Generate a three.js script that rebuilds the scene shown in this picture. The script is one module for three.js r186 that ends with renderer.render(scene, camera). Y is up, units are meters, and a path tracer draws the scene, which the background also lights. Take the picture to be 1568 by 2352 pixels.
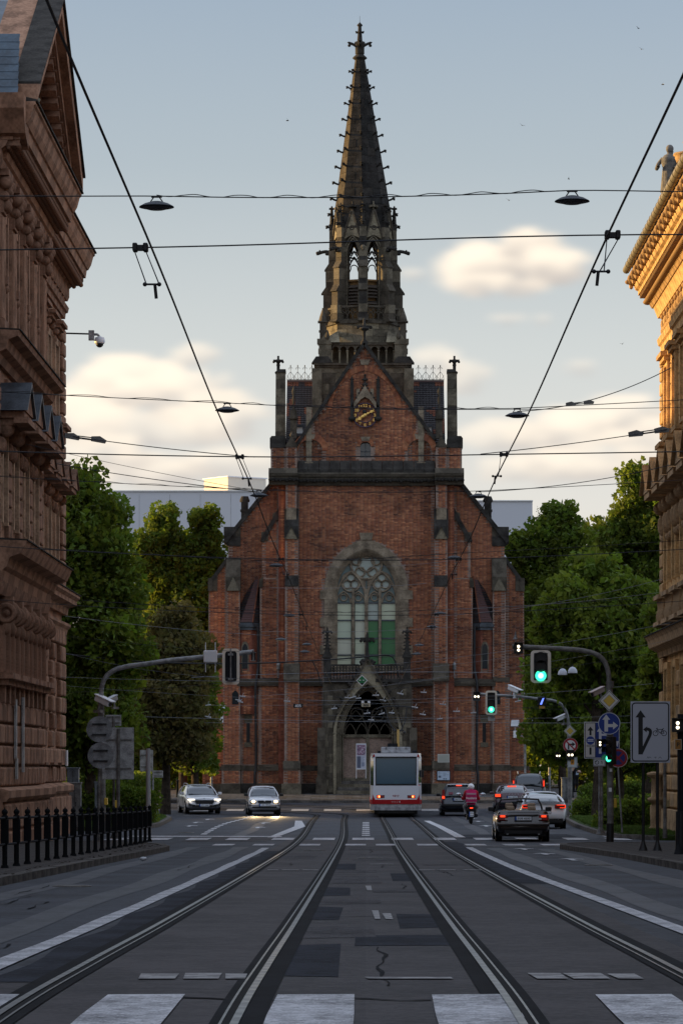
import * as THREE from 'three';
import { mergeGeometries } from 'three/addons/utils/BufferGeometryUtils.js';
import { MarchingCubes } from 'three/addons/objects/MarchingCubes.js';
import { RoundedBoxGeometry } from 'three/addons/geometries/RoundedBoxGeometry.js';
import { TextGeometry } from 'three/addons/geometries/TextGeometry.js';
import { FontLoader } from 'three/addons/loaders/FontLoader.js';

// ---------------------------------------------------------------- camera, sky, sun, exposure
const F = 8500, VX = 840, VY = 1758, EYE = 1.5;          // a 130 mm lens shifted upwards, standing in the street
const scene = new THREE.Scene();
const camera = new THREE.PerspectiveCamera(2 * Math.atan(1176 / F) * 180 / Math.PI, 1568 / 2352, 1, 6000);
camera.position.set(0, EYE, 0);
camera.setViewOffset(1568, 2352, 784 - VX, 1176 - VY, 1568, 2352);
const renderer = new THREE.WebGLRenderer();
renderer.toneMapping = THREE.LinearToneMapping;
renderer.toneMappingExposure = 1.75;
renderer.shadowMap.enabled = true;

let seed = 7;
const rnd = (a = 1, b) => { seed = (seed * 1664525 + 1013904223) >>> 0; const t = seed / 4294967296; return b === undefined ? t * a : a + t * (b - a); };
const reseed = (s) => { seed = s >>> 0; };
const lerp = (a, b, t) => a + (b - a) * t, clamp = (x, a = 0, b = 1) => Math.min(b, Math.max(a, x));
const sstep = (a, b, x) => { const t = clamp((x - a) / (b - a)); return t * t * (3 - 2 * t); };
function hash3(x, y, z) { let h = (x * 374761393 + y * 668265263 + z * 2147483647) | 0; h = Math.imul(h ^ (h >>> 13), 1274126177); return ((h ^ (h >>> 16)) >>> 0) / 4294967296; }
function vnoise(x, y, s = 0, px = 0, py = 0) {           // value noise, periodic when px, py are set
  const x0 = Math.floor(x), y0 = Math.floor(y), fx = x - x0, fy = y - y0, u = fx * fx * (3 - 2 * fx), v = fy * fy * (3 - 2 * fy);
  const w = (a, p) => p ? ((a % p) + p) % p : a;
  const h = (a, b) => hash3(w(a, px), w(b, py), s);
  return lerp(lerp(h(x0, y0), h(x0 + 1, y0), u), lerp(h(x0, y0 + 1), h(x0 + 1, y0 + 1), u), v);
}
function fbm(x, y, oct, s = 0, per = 0) { let a = .5, t = 0, n = 0; for (let i = 0; i < oct; i++) { t += a * vnoise(x, y, s + i, per, per); n += a; a *= .5; x *= 2; y *= 2; per *= 2; } return t / n; }

const SUN_AZ = 108 * Math.PI / 180, SUN_EL = 9 * Math.PI / 180;   // measured from the view's back direction towards the left
const sunDir = new THREE.Vector3(-Math.sin(SUN_AZ) * Math.cos(SUN_EL), Math.sin(SUN_EL), Math.cos(SUN_AZ) * Math.cos(SUN_EL)).normalize();
const sun = new THREE.DirectionalLight(new THREE.Color().setRGB(1, .65, .25), 5);
sun.position.copy(sunDir).multiplyScalar(400).add(new THREE.Vector3(0, 0, -150));
sun.target.position.set(0, 5, -150);
sun.castShadow = true; sun.shadow.mapSize.set(4096, 4096);
Object.assign(sun.shadow.camera, { left: -170, right: 170, top: 90, bottom: -60, near: 10, far: 900 });
scene.add(sun, sun.target);

{ // the evening sky: air and soft cloud, computed once
  const W = 2048, H = 2048, data = new Float32Array(W * H * 4), d = new THREE.Vector3();
  const grad = [[-1, .10, .10, .11], [-.02, .50, .43, .33], [0, .86, .70, .47], [.035, .80, .71, .57], [.07, .72, .70, .65], [.11, .60, .63, .62], [.16, .42, .485, .53], [.22, .30, .385, .49], [.5, .62, .71, .87], [1, .60, .71, .92]];
  const D = (x, y, rx, ry, a) => [(x - VX) / F, (VY - y) / F, rx / F, ry / F, a];   // clouds where they stand in the sky: direction tangents and size
  const puffs = [D(300, 880, 130, 62, .9), D(215, 905, 90, 60, .8), D(400, 905, 150, 60, .75), D(510, 950, 110, 55, .6), D(180, 965, 110, 60, .7), D(330, 985, 190, 55, .6), D(450, 815, 45, 30, .6), D(360, 1075, 160, 45, .75), D(250, 1040, 120, 40, .6), D(520, 1070, 120, 40, .5),
    D(1170, 605, 140, 58, 1), D(1205, 560, 75, 42, 1), D(1270, 610, 85, 42, .9), D(1085, 620, 80, 50, .9), D(1130, 655, 110, 28, .7), D(950, 628, 28, 14, .4), D(1160, 733, 40, 12, .4), D(1243, 735, 24, 14, .35), D(1330, 845, 46, 20, .35),
    D(1060, 865, 70, 40, .5), D(1000, 830, 60, 34, .5), D(1430, 960, 150, 50, .75), D(1300, 990, 160, 50, .7), D(1180, 1000, 120, 45, .55), D(1500, 1010, 120, 60, .7), D(1380, 1060, 220, 40, .6), D(1250, 1075, 180, 35, .5)];
  for (let j = 0; j < H; j++) for (let i = 0; i < W; i++) {
    const th = (j + .5) / H * Math.PI - Math.PI / 2, ph = (i + .5) / W * 2 * Math.PI - Math.PI;   // row 0 at v = 0 is straight down
    d.set(Math.cos(th) * Math.cos(ph), Math.sin(th), Math.cos(th) * Math.sin(ph));
    let k = 0; while (k < grad.length - 2 && d.y > grad[k + 1][0]) k++;
    const A = grad[k], B = grad[k + 1], t = clamp((d.y - A[0]) / (B[0] - A[0]));
    let c = [1, 2, 3].map((q) => lerp(A[q], B[q], t));
    { const w = 1 - sstep(-.55, .3, (d.x * sunDir.x + d.z * sunDir.z) / Math.hypot(d.x, d.z) / Math.hypot(sunDir.x, sunDir.z)), lo = sstep(.35, .03, d.y) * (d.y > -.01 ? 1 : 0) * w, cool = [.60, .655, .74]; c = c.map((v, q) => lerp(v, cool[q], lo)); }   // the horizon is warm on the sun's side only
    const sd = clamp(d.dot(sunDir)), glow = Math.pow(sd, 6) * .9 + Math.pow(sd, 40) * 2.0, up = sstep(-.03, .06, d.y);
    c[0] += glow * 1.0 * up * .6; c[1] += glow * .66 * up * .6; c[2] += glow * .34 * up * .6;
    if (d.z < 0 && d.y > 0 && d.y < .3) {
      const tx = d.x / -d.z, ty = d.y / -d.z;
      for (const [px, py, sx, sy, a] of puffs) {
        const q = ((tx - px) / sx) ** 2 + ((ty - py) / sy) ** 2;
        if (q < 5) { const n = fbm(tx * 170 + 50, ty * 260 + 20, 5, 3), m = a * sstep(.37, .53, Math.exp(-q * .8) * (.3 + 1.4 * n)); const w = sstep(-1.1, .7, (ty - py) / sy + (n - .5) * 1.6 - (tx - px) / sx * .25); c = [lerp(c[0], lerp(.54, 1.08, w), m), lerp(c[1], lerp(.495, .95, w), m), lerp(c[2], lerp(.465, .78, w), m)]; }
      }
    }
    const o = (j * W + i) * 4; data[o] = c[0] / 1.6; data[o + 1] = c[1] / 1.6; data[o + 2] = c[2] / 1.6; data[o + 3] = 1;
  }
  const tex = new THREE.DataTexture(data, W, H, THREE.RGBAFormat, THREE.FloatType);
  tex.mapping = THREE.EquirectangularReflectionMapping; tex.magFilter = THREE.LinearFilter; tex.minFilter = THREE.LinearFilter; tex.needsUpdate = true;
  scene.background = tex; scene.environment = tex;
}

// ---------------------------------------------------------------- geometry helpers
const V = (x, y, z) => new THREE.Vector3(x, y, z);
function boxUV(g) {                                           // uv in metres, laid on by the way each face points
  const p = g.attributes.position, n = g.attributes.normal, uv = new Float32Array(p.count * 2);
  for (let i = 0; i < p.count; i++) {
    const ax = Math.abs(n.getX(i)), ay = Math.abs(n.getY(i)), az = Math.abs(n.getZ(i));
    const [u, v] = ay > ax && ay > az ? [p.getX(i), p.getZ(i)] : ax > az ? [p.getZ(i), p.getY(i)] : [p.getX(i), p.getY(i)];
    uv[i * 2] = u; uv[i * 2 + 1] = v;
  }
  g.setAttribute('uv', new THREE.BufferAttribute(uv, 2)); return g;
}
function clean(g, keepUV) {
  if (g.index) g = g.toNonIndexed();
  if (!g.attributes.normal) g.computeVertexNormals();
  for (const k of Object.keys(g.attributes)) if (!['position', 'normal', 'uv', 'color'].includes(k)) g.deleteAttribute(k);
  g.morphAttributes = {}; g.clearGroups();
  return keepUV ? g : boxUV(g);
}
const join = (list, keepUV) => { const a = list.flat(9).filter(Boolean).map((g) => clean(g, keepUV)); return a.length === 1 ? a[0] : mergeGeometries(a, false); };
const bx = (x0, x1, y0, y1, z0, z1) => new THREE.BoxGeometry(Math.abs(x1 - x0), Math.abs(y1 - y0), Math.abs(z1 - z0)).translate((x0 + x1) / 2, (y0 + y1) / 2, (z0 + z1) / 2);
const rbx = (x0, x1, y0, y1, z0, z1, r = .03, s = 2) => new RoundedBoxGeometry(Math.abs(x1 - x0), Math.abs(y1 - y0), Math.abs(z1 - z0), s, r).translate((x0 + x1) / 2, (y0 + y1) / 2, (z0 + z1) / 2);
const shape = (pts) => new THREE.Shape(pts.map(([x, y]) => new THREE.Vector2(x, y)));
function ext(pts, z0, z1, holes = [], bev = 0) {
  const s = shape(pts); for (const h of holes) s.holes.push(new THREE.Path(h.map(([x, y]) => new THREE.Vector2(x, y))));
  const g = new THREE.ExtrudeGeometry(s, { depth: z1 - z0 - 2 * bev, bevelEnabled: bev > 0, bevelThickness: bev, bevelSize: bev, bevelOffset: -bev, bevelSegments: 1, curveSegments: 4 });
  return g.translate(0, 0, z0 + bev);
}
const extX = (zy, x0, x1) => ext(zy.map(([z, y]) => [-z, y]), x0, x1).rotateY(Math.PI / 2);      // (z, y) outline pulled along x
const extY = (xz, y0, y1) => ext(xz.map(([x, z]) => [x, -z]), y0, y1).rotateX(-Math.PI / 2);     // (x, z) plan pulled up
const sph = (x, y, z, r, sx = 1, sy = 1, sz = 1, n = 10) => new THREE.SphereGeometry(r, n, Math.max(6, n * .7 | 0)).scale(sx, sy, sz).translate(x, y, z);
function cyl(a, b, r0, r1 = r0, n = 8, open = false) {
  const d = b.clone().sub(a), g = new THREE.CylinderGeometry(r1, r0, d.length(), n, 1, open);
  return g.applyQuaternion(new THREE.Quaternion().setFromUnitVectors(V(0, 1, 0), d.clone().normalize())).translate((a.x + b.x) / 2, (a.y + b.y) / 2, (a.z + b.z) / 2);
}
const tube = (pts, r, seg = 24, n = 6, closed = false) => new THREE.TubeGeometry(new THREE.CatmullRomCurve3(pts, closed, 'centripetal'), seg, r, n, closed);
const lathe = (prof, n = 12, x = 0, y = 0, z = 0) => new THREE.LatheGeometry(prof.map(([r, h]) => new THREE.Vector2(Math.max(r, 1e-4), h)), n).translate(x, y, z);
const ring = (x, y, z, R, r, n = 28, m = 6, a = Math.PI * 2) => new THREE.TorusGeometry(R, r, m, n, a).translate(x, y, z);
function arch(cx, hw, y0, spring, apex, n = 10) {             // a pointed arch outline, from the bottom left round to the bottom right
  const rise = apex - spring, R = (hw * hw + rise * rise) / (2 * hw), a1 = Math.asin(clamp(rise / R, -1, 1)), out = [[cx + hw, y0]];
  const A = rise > hw ? a1 : a1;
  for (let i = 0; i <= n; i++) { const a = A * i / n; out.push([cx + hw - R + R * Math.cos(a), spring + R * Math.sin(a)]); }
  for (let i = n - 1; i >= 0; i--) { const a = A * i / n; out.push([cx - hw + R - R * Math.cos(a), spring + R * Math.sin(a)]); }
  out.push([cx - hw, y0]); return out;
}

// ---------------------------------------------------------------- things, parts, the setting
const taken = new Map();
const numbered = (n) => { const k = taken.get(n) || 0; taken.set(n, k + 1); return k ? n + '_' + String(k).padStart(3, '0') : n; };
const shade = (o) => { o.castShadow = o.receiveShadow = true; return o; };
function thing(name, label, category, [x, y, z] = [0, 0, 0], turn = 0, group) {
  const o = new THREE.Group(); o.name = numbered(name); scene.add(o); o.position.set(x, y, z); o.rotation.y = turn;
  o.userData = { label, category }; if (group) o.userData.group = group; return o;
}
function part(name, geoms, m, parent, keepUV) { const o = shade(new THREE.Mesh(geoms.isBufferGeometry && geoms.userData.done ? geoms : join([geoms], keepUV), m)); o.name = name; parent.add(o); return o; }
function shared(g) { g = join([g]); g.userData.done = true; return g; }
function sub(name, parent, [x, y, z] = [0, 0, 0], turn = 0) { const o = new THREE.Group(); o.name = name; o.position.set(x, y, z); o.rotation.y = turn; parent.add(o); return o; }
function tagged(name, geoms, m, label, category, group, keepUV) { const o = shade(new THREE.Mesh(join([geoms], keepUV), m)); o.name = numbered(name); scene.add(o); o.userData = { label, category }; if (group) o.userData.group = group; return o; }
function struct(name, geoms, m, parent, keepUV) { const o = shade(new THREE.Mesh(join([geoms], keepUV), m)); o.name = parent ? name : numbered(name); (parent || scene).add(o); if (!parent) o.userData.kind = 'structure'; return o; }
function dup(o, [x, y, z], turn, label, group) { const c = o.clone(); c.name = numbered(o.name.replace(/_\d{3}$/, '')); scene.add(c); c.position.set(x, y, z); if (turn !== undefined) c.rotation.y = turn; c.userData = { ...o.userData }; if (label) c.userData.label = label; if (group) c.userData.group = group; return c; }

// ---------------------------------------------------------------- surfaces
const texes = {};
function noiseTex(key, size, fn) {
  if (texes[key]) return texes[key];
  const data = new Uint8Array(size * size * 4), raw = new Float32Array(size * size * 3); let mean = 0;
  for (let j = 0; j < size; j++) for (let i = 0; i < size; i++) { const c = fn(i / size, j / size); for (let k = 0; k < 3; k++) mean += raw[(j * size + i) * 3 + k] = Array.isArray(c) ? c[k] : c; }
  mean /= raw.length; for (let i = 0; i < size * size; i++) { for (let k = 0; k < 3; k++) data[i * 4 + k] = clamp((key === 'bump' ? .5 : .86) + (raw[i * 3 + k] - mean)) * 255; data[i * 4 + 3] = 255; }
  const t = new THREE.DataTexture(data, size, size, THREE.RGBAFormat); t.wrapS = t.wrapT = THREE.RepeatWrapping; t.magFilter = THREE.LinearFilter; t.minFilter = THREE.LinearMipmapLinearFilter; t.needsUpdate = true;
  return texes[key] = t;
}
const rep = (t, s, srgb = true) => { const c = t.clone(); c.repeat.set(s, s); c.colorSpace = srgb ? THREE.SRGBColorSpace : THREE.NoColorSpace; c.needsUpdate = true; return c; };
const stoneTex = noiseTex('stone', 512, (u, v) => { const a = fbm(u * 6, v * 6, 5, 1, 6), b = fbm(u * 40, v * 40, 3, 5, 40), c = fbm(u * 3, v * 9, 4, 30, 3); return [.66 + .42 * (a - .5) + .3 * (b - .5) + .3 * (c - .5), .65 + .42 * (a - .5) + .3 * (b - .5) + .3 * (c - .5), .63 + .40 * (a - .5) + .3 * (b - .5) + .28 * (c - .5)].map((x) => x + .12); });
const sootTex = noiseTex('soot', 512, (u, v) => { const a = fbm(u * 5, v * 5, 5, 11, 5), b = fbm(u * 50, v * 50, 2, 15, 50), st = sstep(.42, .68, a); const l = .55 + .24 * (1 - st) + .25 * (b - .5) + .2 * (a - .5); return [l, l * .985, l * .95]; });
const asphTex = noiseTex('asph', 1024, (u, v) => { const a = fbm(u * 4, v * 4, 4, 21, 4), b = vnoise(u * 300, v * 300, 25, 300, 300), c = fbm(u * 60, v * 60, 2, 27, 60), s = fbm(u * 9, v * 2, 4, 33, 2); const l = .72 + .55 * (a - .5) + .34 * (b - .5) + .35 * (c - .5) + .5 * (s - .5); return [l, l, l]; });
const bumpTex = noiseTex('bump', 512, (u, v) => .5 + .5 * (fbm(u * 64, v * 64, 3, 41, 64) - .5) + .4 * (fbm(u * 12, v * 12, 3, 47, 12) - .5));
const brickWall = noiseTex('brickbed', 512, (u, v) => { const a = fbm(u * 6, v * 6, 4, 51, 6), b = fbm(u * 70, v * 70, 2, 57, 70); const l = .7 + .4 * (a - .5) + .3 * (b - .5); return [l, l * .98, l * .96]; });
const mat = (r, g, b, rough = .85, o = {}) => new THREE.MeshPhysicalMaterial({ color: new THREE.Color().setRGB(r, g, b), roughness: rough, specularIntensity: rough > .8 ? .2 : .8, ...o });
const phys = (r, g, b, rough, o = {}) => new THREE.MeshPhysicalMaterial({ color: new THREE.Color().setRGB(r, g, b), roughness: rough, ...o });
const stone = (r, g, b, s = .5, tex = stoneTex, bump = .01) => mat(r, g, b, .92, { map: rep(tex, s), bumpMap: rep(bumpTex, s * 2, false), bumpScale: bump });
const M = {
  asphalt: mat(.052, .056, .069, .72, { specularIntensity: .4, map: rep(asphTex, .11), bumpMap: rep(bumpTex, 1.1, false), bumpScale: .004 }),
  asphaltBed: mat(.064, .055, .057, .72, { specularIntensity: .4, map: rep(asphTex, .13), bumpMap: rep(bumpTex, 1.2, false), bumpScale: .004 }),
  asphaltDark: mat(.034, .038, .050, .85, { map: rep(asphTex, .21), bumpMap: rep(bumpTex, 1.1, false), bumpScale: .004 }),
  asphaltPale: mat(.105, .10, .104, .86, { map: rep(asphTex, .17), bumpMap: rep(bumpTex, 1.1, false), bumpScale: .004 }),
  asphaltWorn: mat(.068, .070, .080, .62, { specularIntensity: .5, map: rep(asphTex, .19) }),
  seal: mat(.012, .013, .016, .85, { map: rep(asphTex, .3) }),
  paint: mat(.66, .66, .68, .85, { map: rep(asphTex, .31), bumpMap: rep(bumpTex, 1.1, false), bumpScale: .004 }),
  paintWorn: mat(.42, .42, .44, .85, { map: rep(sootTex, 1.1) }),
  rail: mat(.10, .098, .096, .42, { metalness: 1, roughnessMap: rep(stoneTex, .7, false) }),
  groove: mat(.02, .02, .02, .9),
  kerb: stone(.15, .14, .135, .6),
  paving: mat(.12, .118, .125, .9, { map: rep(stoneTex, .35), bumpMap: rep(bumpTex, .9, false), bumpScale: .01 }),
  cobble: mat(.095, .087, .085, .9, { map: rep(stoneTex, 1.3), bumpMap: rep(bumpTex, 2, false), bumpScale: .02 }),
  lawn: mat(.045, .075, .018, .95, { map: rep(stoneTex, .5), bumpMap: rep(bumpTex, 3, false), bumpScale: .03 }),
  soil: mat(.05, .045, .035, .95, { map: rep(stoneTex, .3) }),
  mortar: mat(.38, .285, .24, .95, { map: rep(brickWall, .35) }),
  brickSide: mat(.30, .115, .08, .93, { map: rep(brickWall, .6), bumpMap: rep(bumpTex, 2, false), bumpScale: .01 }),
  ashlar: stone(.205, .180, .140, .42, sootTex), ashlarDark: stone(.115, .100, .082, .5, sootTex), ashlarPale: stone(.33, .29, .215, .4), soot: stone(.062, .058, .055, .5, stoneTex),
  winStone: stone(.33, .27, .205, .5), joint: mat(.26, .235, .20, .95),
  iron: mat(.018, .018, .02, .6), ironGloss: mat(.008, .009, .010, .85), gold: mat(.86, .55, .16, .38, { metalness: .85 }),
  tileDark: mat(.042, .034, .036, .6, { map: rep(stoneTex, .8) }), tileRed: mat(.22, .075, .04, .8, { map: rep(stoneTex, .8) }),
  lead: mat(.10, .115, .14, .5, { metalness: .3, map: rep(stoneTex, .6) }),
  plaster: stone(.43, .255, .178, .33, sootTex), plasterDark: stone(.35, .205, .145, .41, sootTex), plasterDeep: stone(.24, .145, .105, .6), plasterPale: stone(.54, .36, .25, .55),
  plasterY: stone(.66, .43, .21, .5), plasterYd: stone(.54, .35, .18, .5), plasterG: stone(.48, .34, .21, .5),  // plasterG: duller, mainly for lower storeys, their shade put into the colour
  windowDark: phys(.02, .024, .03, .08, { clearcoat: .6, clearcoatRoughness: .05 }), frameWood: mat(.20, .15, .11, .6),
  blueRoof: mat(.05, .08, .115, .38, { metalness: .35, map: rep(stoneTex, .4) }),
  wood: mat(.36, .21, .085, .7, { map: rep(stoneTex, .9) }), bark: mat(.075, .06, .048, .95, { map: rep(stoneTex, 1.2), bumpMap: rep(bumpTex, 2, false), bumpScale: .05 }),
  white: mat(.72, .72, .74, .5), steel: mat(.42, .43, .45, .42, { metalness: .6 }), galv: mat(.33, .34, .36, .5, { metalness: .35, map: rep(stoneTex, 1.2) }),
  poleGrey: mat(.20, .195, .19, .55, { map: rep(stoneTex, 1.5) }), poleDark: mat(.02, .021, .024, .82), cream: mat(.78, .69, .57, .6), rubber: mat(.018, .018, .019, .85), black: mat(.012, .012, .013, .5),
  signBack: mat(.42, .425, .44, .6, { map: rep(stoneTex, 1) }), wire: mat(.016, .016, .018, .6), wirePale: mat(.20, .21, .23, .5), lampTop: mat(.03, .034, .042, .6),
  cabinet: mat(.14, .17, .205, .6, { map: rep(stoneTex, 1) }), cabinet2: mat(.19, .195, .20, .6, { map: rep(stoneTex, 1) }),
  facadeWhite: mat(.60, .61, .66, .7), facadeWarm: mat(.70, .62, .50, .75),
  red: phys(.30, .012, .02, .3, { clearcoat: .6 }), lampRed: mat(.5, .02, .01, .35, { emissive: new THREE.Color(1, .10, .02), emissiveIntensity: 2.2 }), lensRed: phys(.28, .012, .012, .18, { clearcoat: 1 }),
};

// ---------------------------------------------------------------- the lie of the land: the street falls gently, the square beyond rises to the church
const LAND = [[-60, 1.5], [22, 1.5], [29, 1.565], [38, 1.68], [55, 1.87], [71, 2.04], [90, 2.23], [103, 2.35], [115, 2.43], [135, 2.48], [160, 2.50], [176, 2.55], [184, 2.53], [192, 2.42], [203, 2.06], [212, 1.76], [225, 1.62], [900, 1.62]];
function groundY(d) {
  let k = 0; while (k < LAND.length - 2 && d > LAND[k + 1][0]) k++;
  const [x0, y0] = LAND[k], [x1, y1] = LAND[k + 1], a = LAND[Math.max(0, k - 1)], b = LAND[Math.min(LAND.length - 1, k + 2)];
  const m0 = (y1 - a[1]) / (x1 - a[0] || 1), m1 = (b[1] - y0) / (b[0] - x0 || 1), w = x1 - x0, t = clamp((d - x0) / w), t2 = t * t, t3 = t2 * t;
  return EYE - ((2 * t3 - 3 * t2 + 1) * y0 + (t3 - 2 * t2 + t) * w * m0 + (-2 * t3 + 3 * t2) * y1 + (t3 - t2) * w * m1);
}
const at = (x, y, d) => V((x - VX) * d / F, EYE + (VY - y) * d / F, -d);      // the place d metres away along a sight line of the survey
const px = (x, d) => (x - VX) * d / F, py = (y, d) => EYE + (VY - y) * d / F;
function strip(xl, xr, d0, d1, lift, step = 1.5, nx = 1) {                    // a sheet laid on the land between two lines
  const L = typeof xl === 'function' ? xl : () => xl, R = typeof xr === 'function' ? xr : () => xr, n = Math.max(1, Math.ceil((d1 - d0) / step)), pos = [], idx = [];
  for (let i = 0; i <= n; i++) { const d = lerp(d0, d1, i / n); for (let j = 0; j <= nx; j++) pos.push(lerp(L(d), R(d), j / nx), groundY(d) + lift, -d); }
  for (let i = 0; i < n; i++) for (let j = 0; j < nx; j++) { const a = i * (nx + 1) + j, b = a + nx + 1; idx.push(a, a + 1, b, a + 1, b + 1, b); }
  const g = new THREE.BufferGeometry(); g.setAttribute('position', new THREE.Float32BufferAttribute(pos, 3)); g.setIndex(idx); g.computeVertexNormals(); return g;
}
function patch(pts, lift) {                                                   // a small painted or paved polygon (x, d) on the land
  const tri = THREE.ShapeUtils.triangulateShape(pts.map(([x, d]) => new THREE.Vector2(x, d)), []), pos = [];
  for (const t of tri) for (const k of [t[0], t[1], t[2]]) pos.push(pts[k][0], groundY(pts[k][1]) + lift, -pts[k][1]);
  const g = new THREE.BufferGeometry(); g.setAttribute('position', new THREE.Float32BufferAttribute(pos, 3)); g.computeVertexNormals();
  if (g.attributes.normal.getY(0) < 0) { const p = g.attributes.position; for (let i = 0; i < p.count; i += 3) { const a = [p.getX(i), p.getY(i), p.getZ(i)]; p.setXYZ(i, p.getX(i + 1), p.getY(i + 1), p.getZ(i + 1)); p.setXYZ(i + 1, ...a); } g.computeVertexNormals(); }
  return g;
}
function raised(edge, lift, base = -.05) {                                    // a raised pavement or lawn with upright sides, (x, d) outline
  const pts = edge, tri = THREE.ShapeUtils.triangulateShape(pts.map(([x, d]) => new THREE.Vector2(x, d)), []), pos = [];
  const P = (k, l) => [pts[k][0], groundY(pts[k][1]) + l, -pts[k][1]];
  for (const t of tri) { const a = P(t[0], lift), b = P(t[1], lift), c = P(t[2], lift); const up = (b[2] - a[2]) * (c[0] - a[0]) - (b[0] - a[0]) * (c[2] - a[2]); pos.push(...a, ...(up > 0 ? [...b, ...c] : [...c, ...b])); }
  for (let i = 0; i < pts.length; i++) { const j = (i + 1) % pts.length; const a = P(i, base), b = P(j, base), c = P(j, lift), d = P(i, lift); pos.push(...a, ...b, ...c, ...a, ...c, ...d); }
  const g = new THREE.BufferGeometry(); g.setAttribute('position', new THREE.Float32BufferAttribute(pos, 3)); g.computeVertexNormals(); return g;
}
const font = await new FontLoader().loadAsync('fonts/droid/droid_sans_bold.typeface.json');
const fontS = await new FontLoader().loadAsync('fonts/droid/droid_serif_bold.typeface.json');
function text(str, size, depth = .01, f = font) { const g = new TextGeometry(str, { font: f, size, depth, curveSegments: 3, bevelEnabled: false }); g.computeBoundingBox(); const b = g.boundingBox; return g.translate(-(b.min.x + b.max.x) / 2, -(b.min.y + b.max.y) / 2, 0); }
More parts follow.
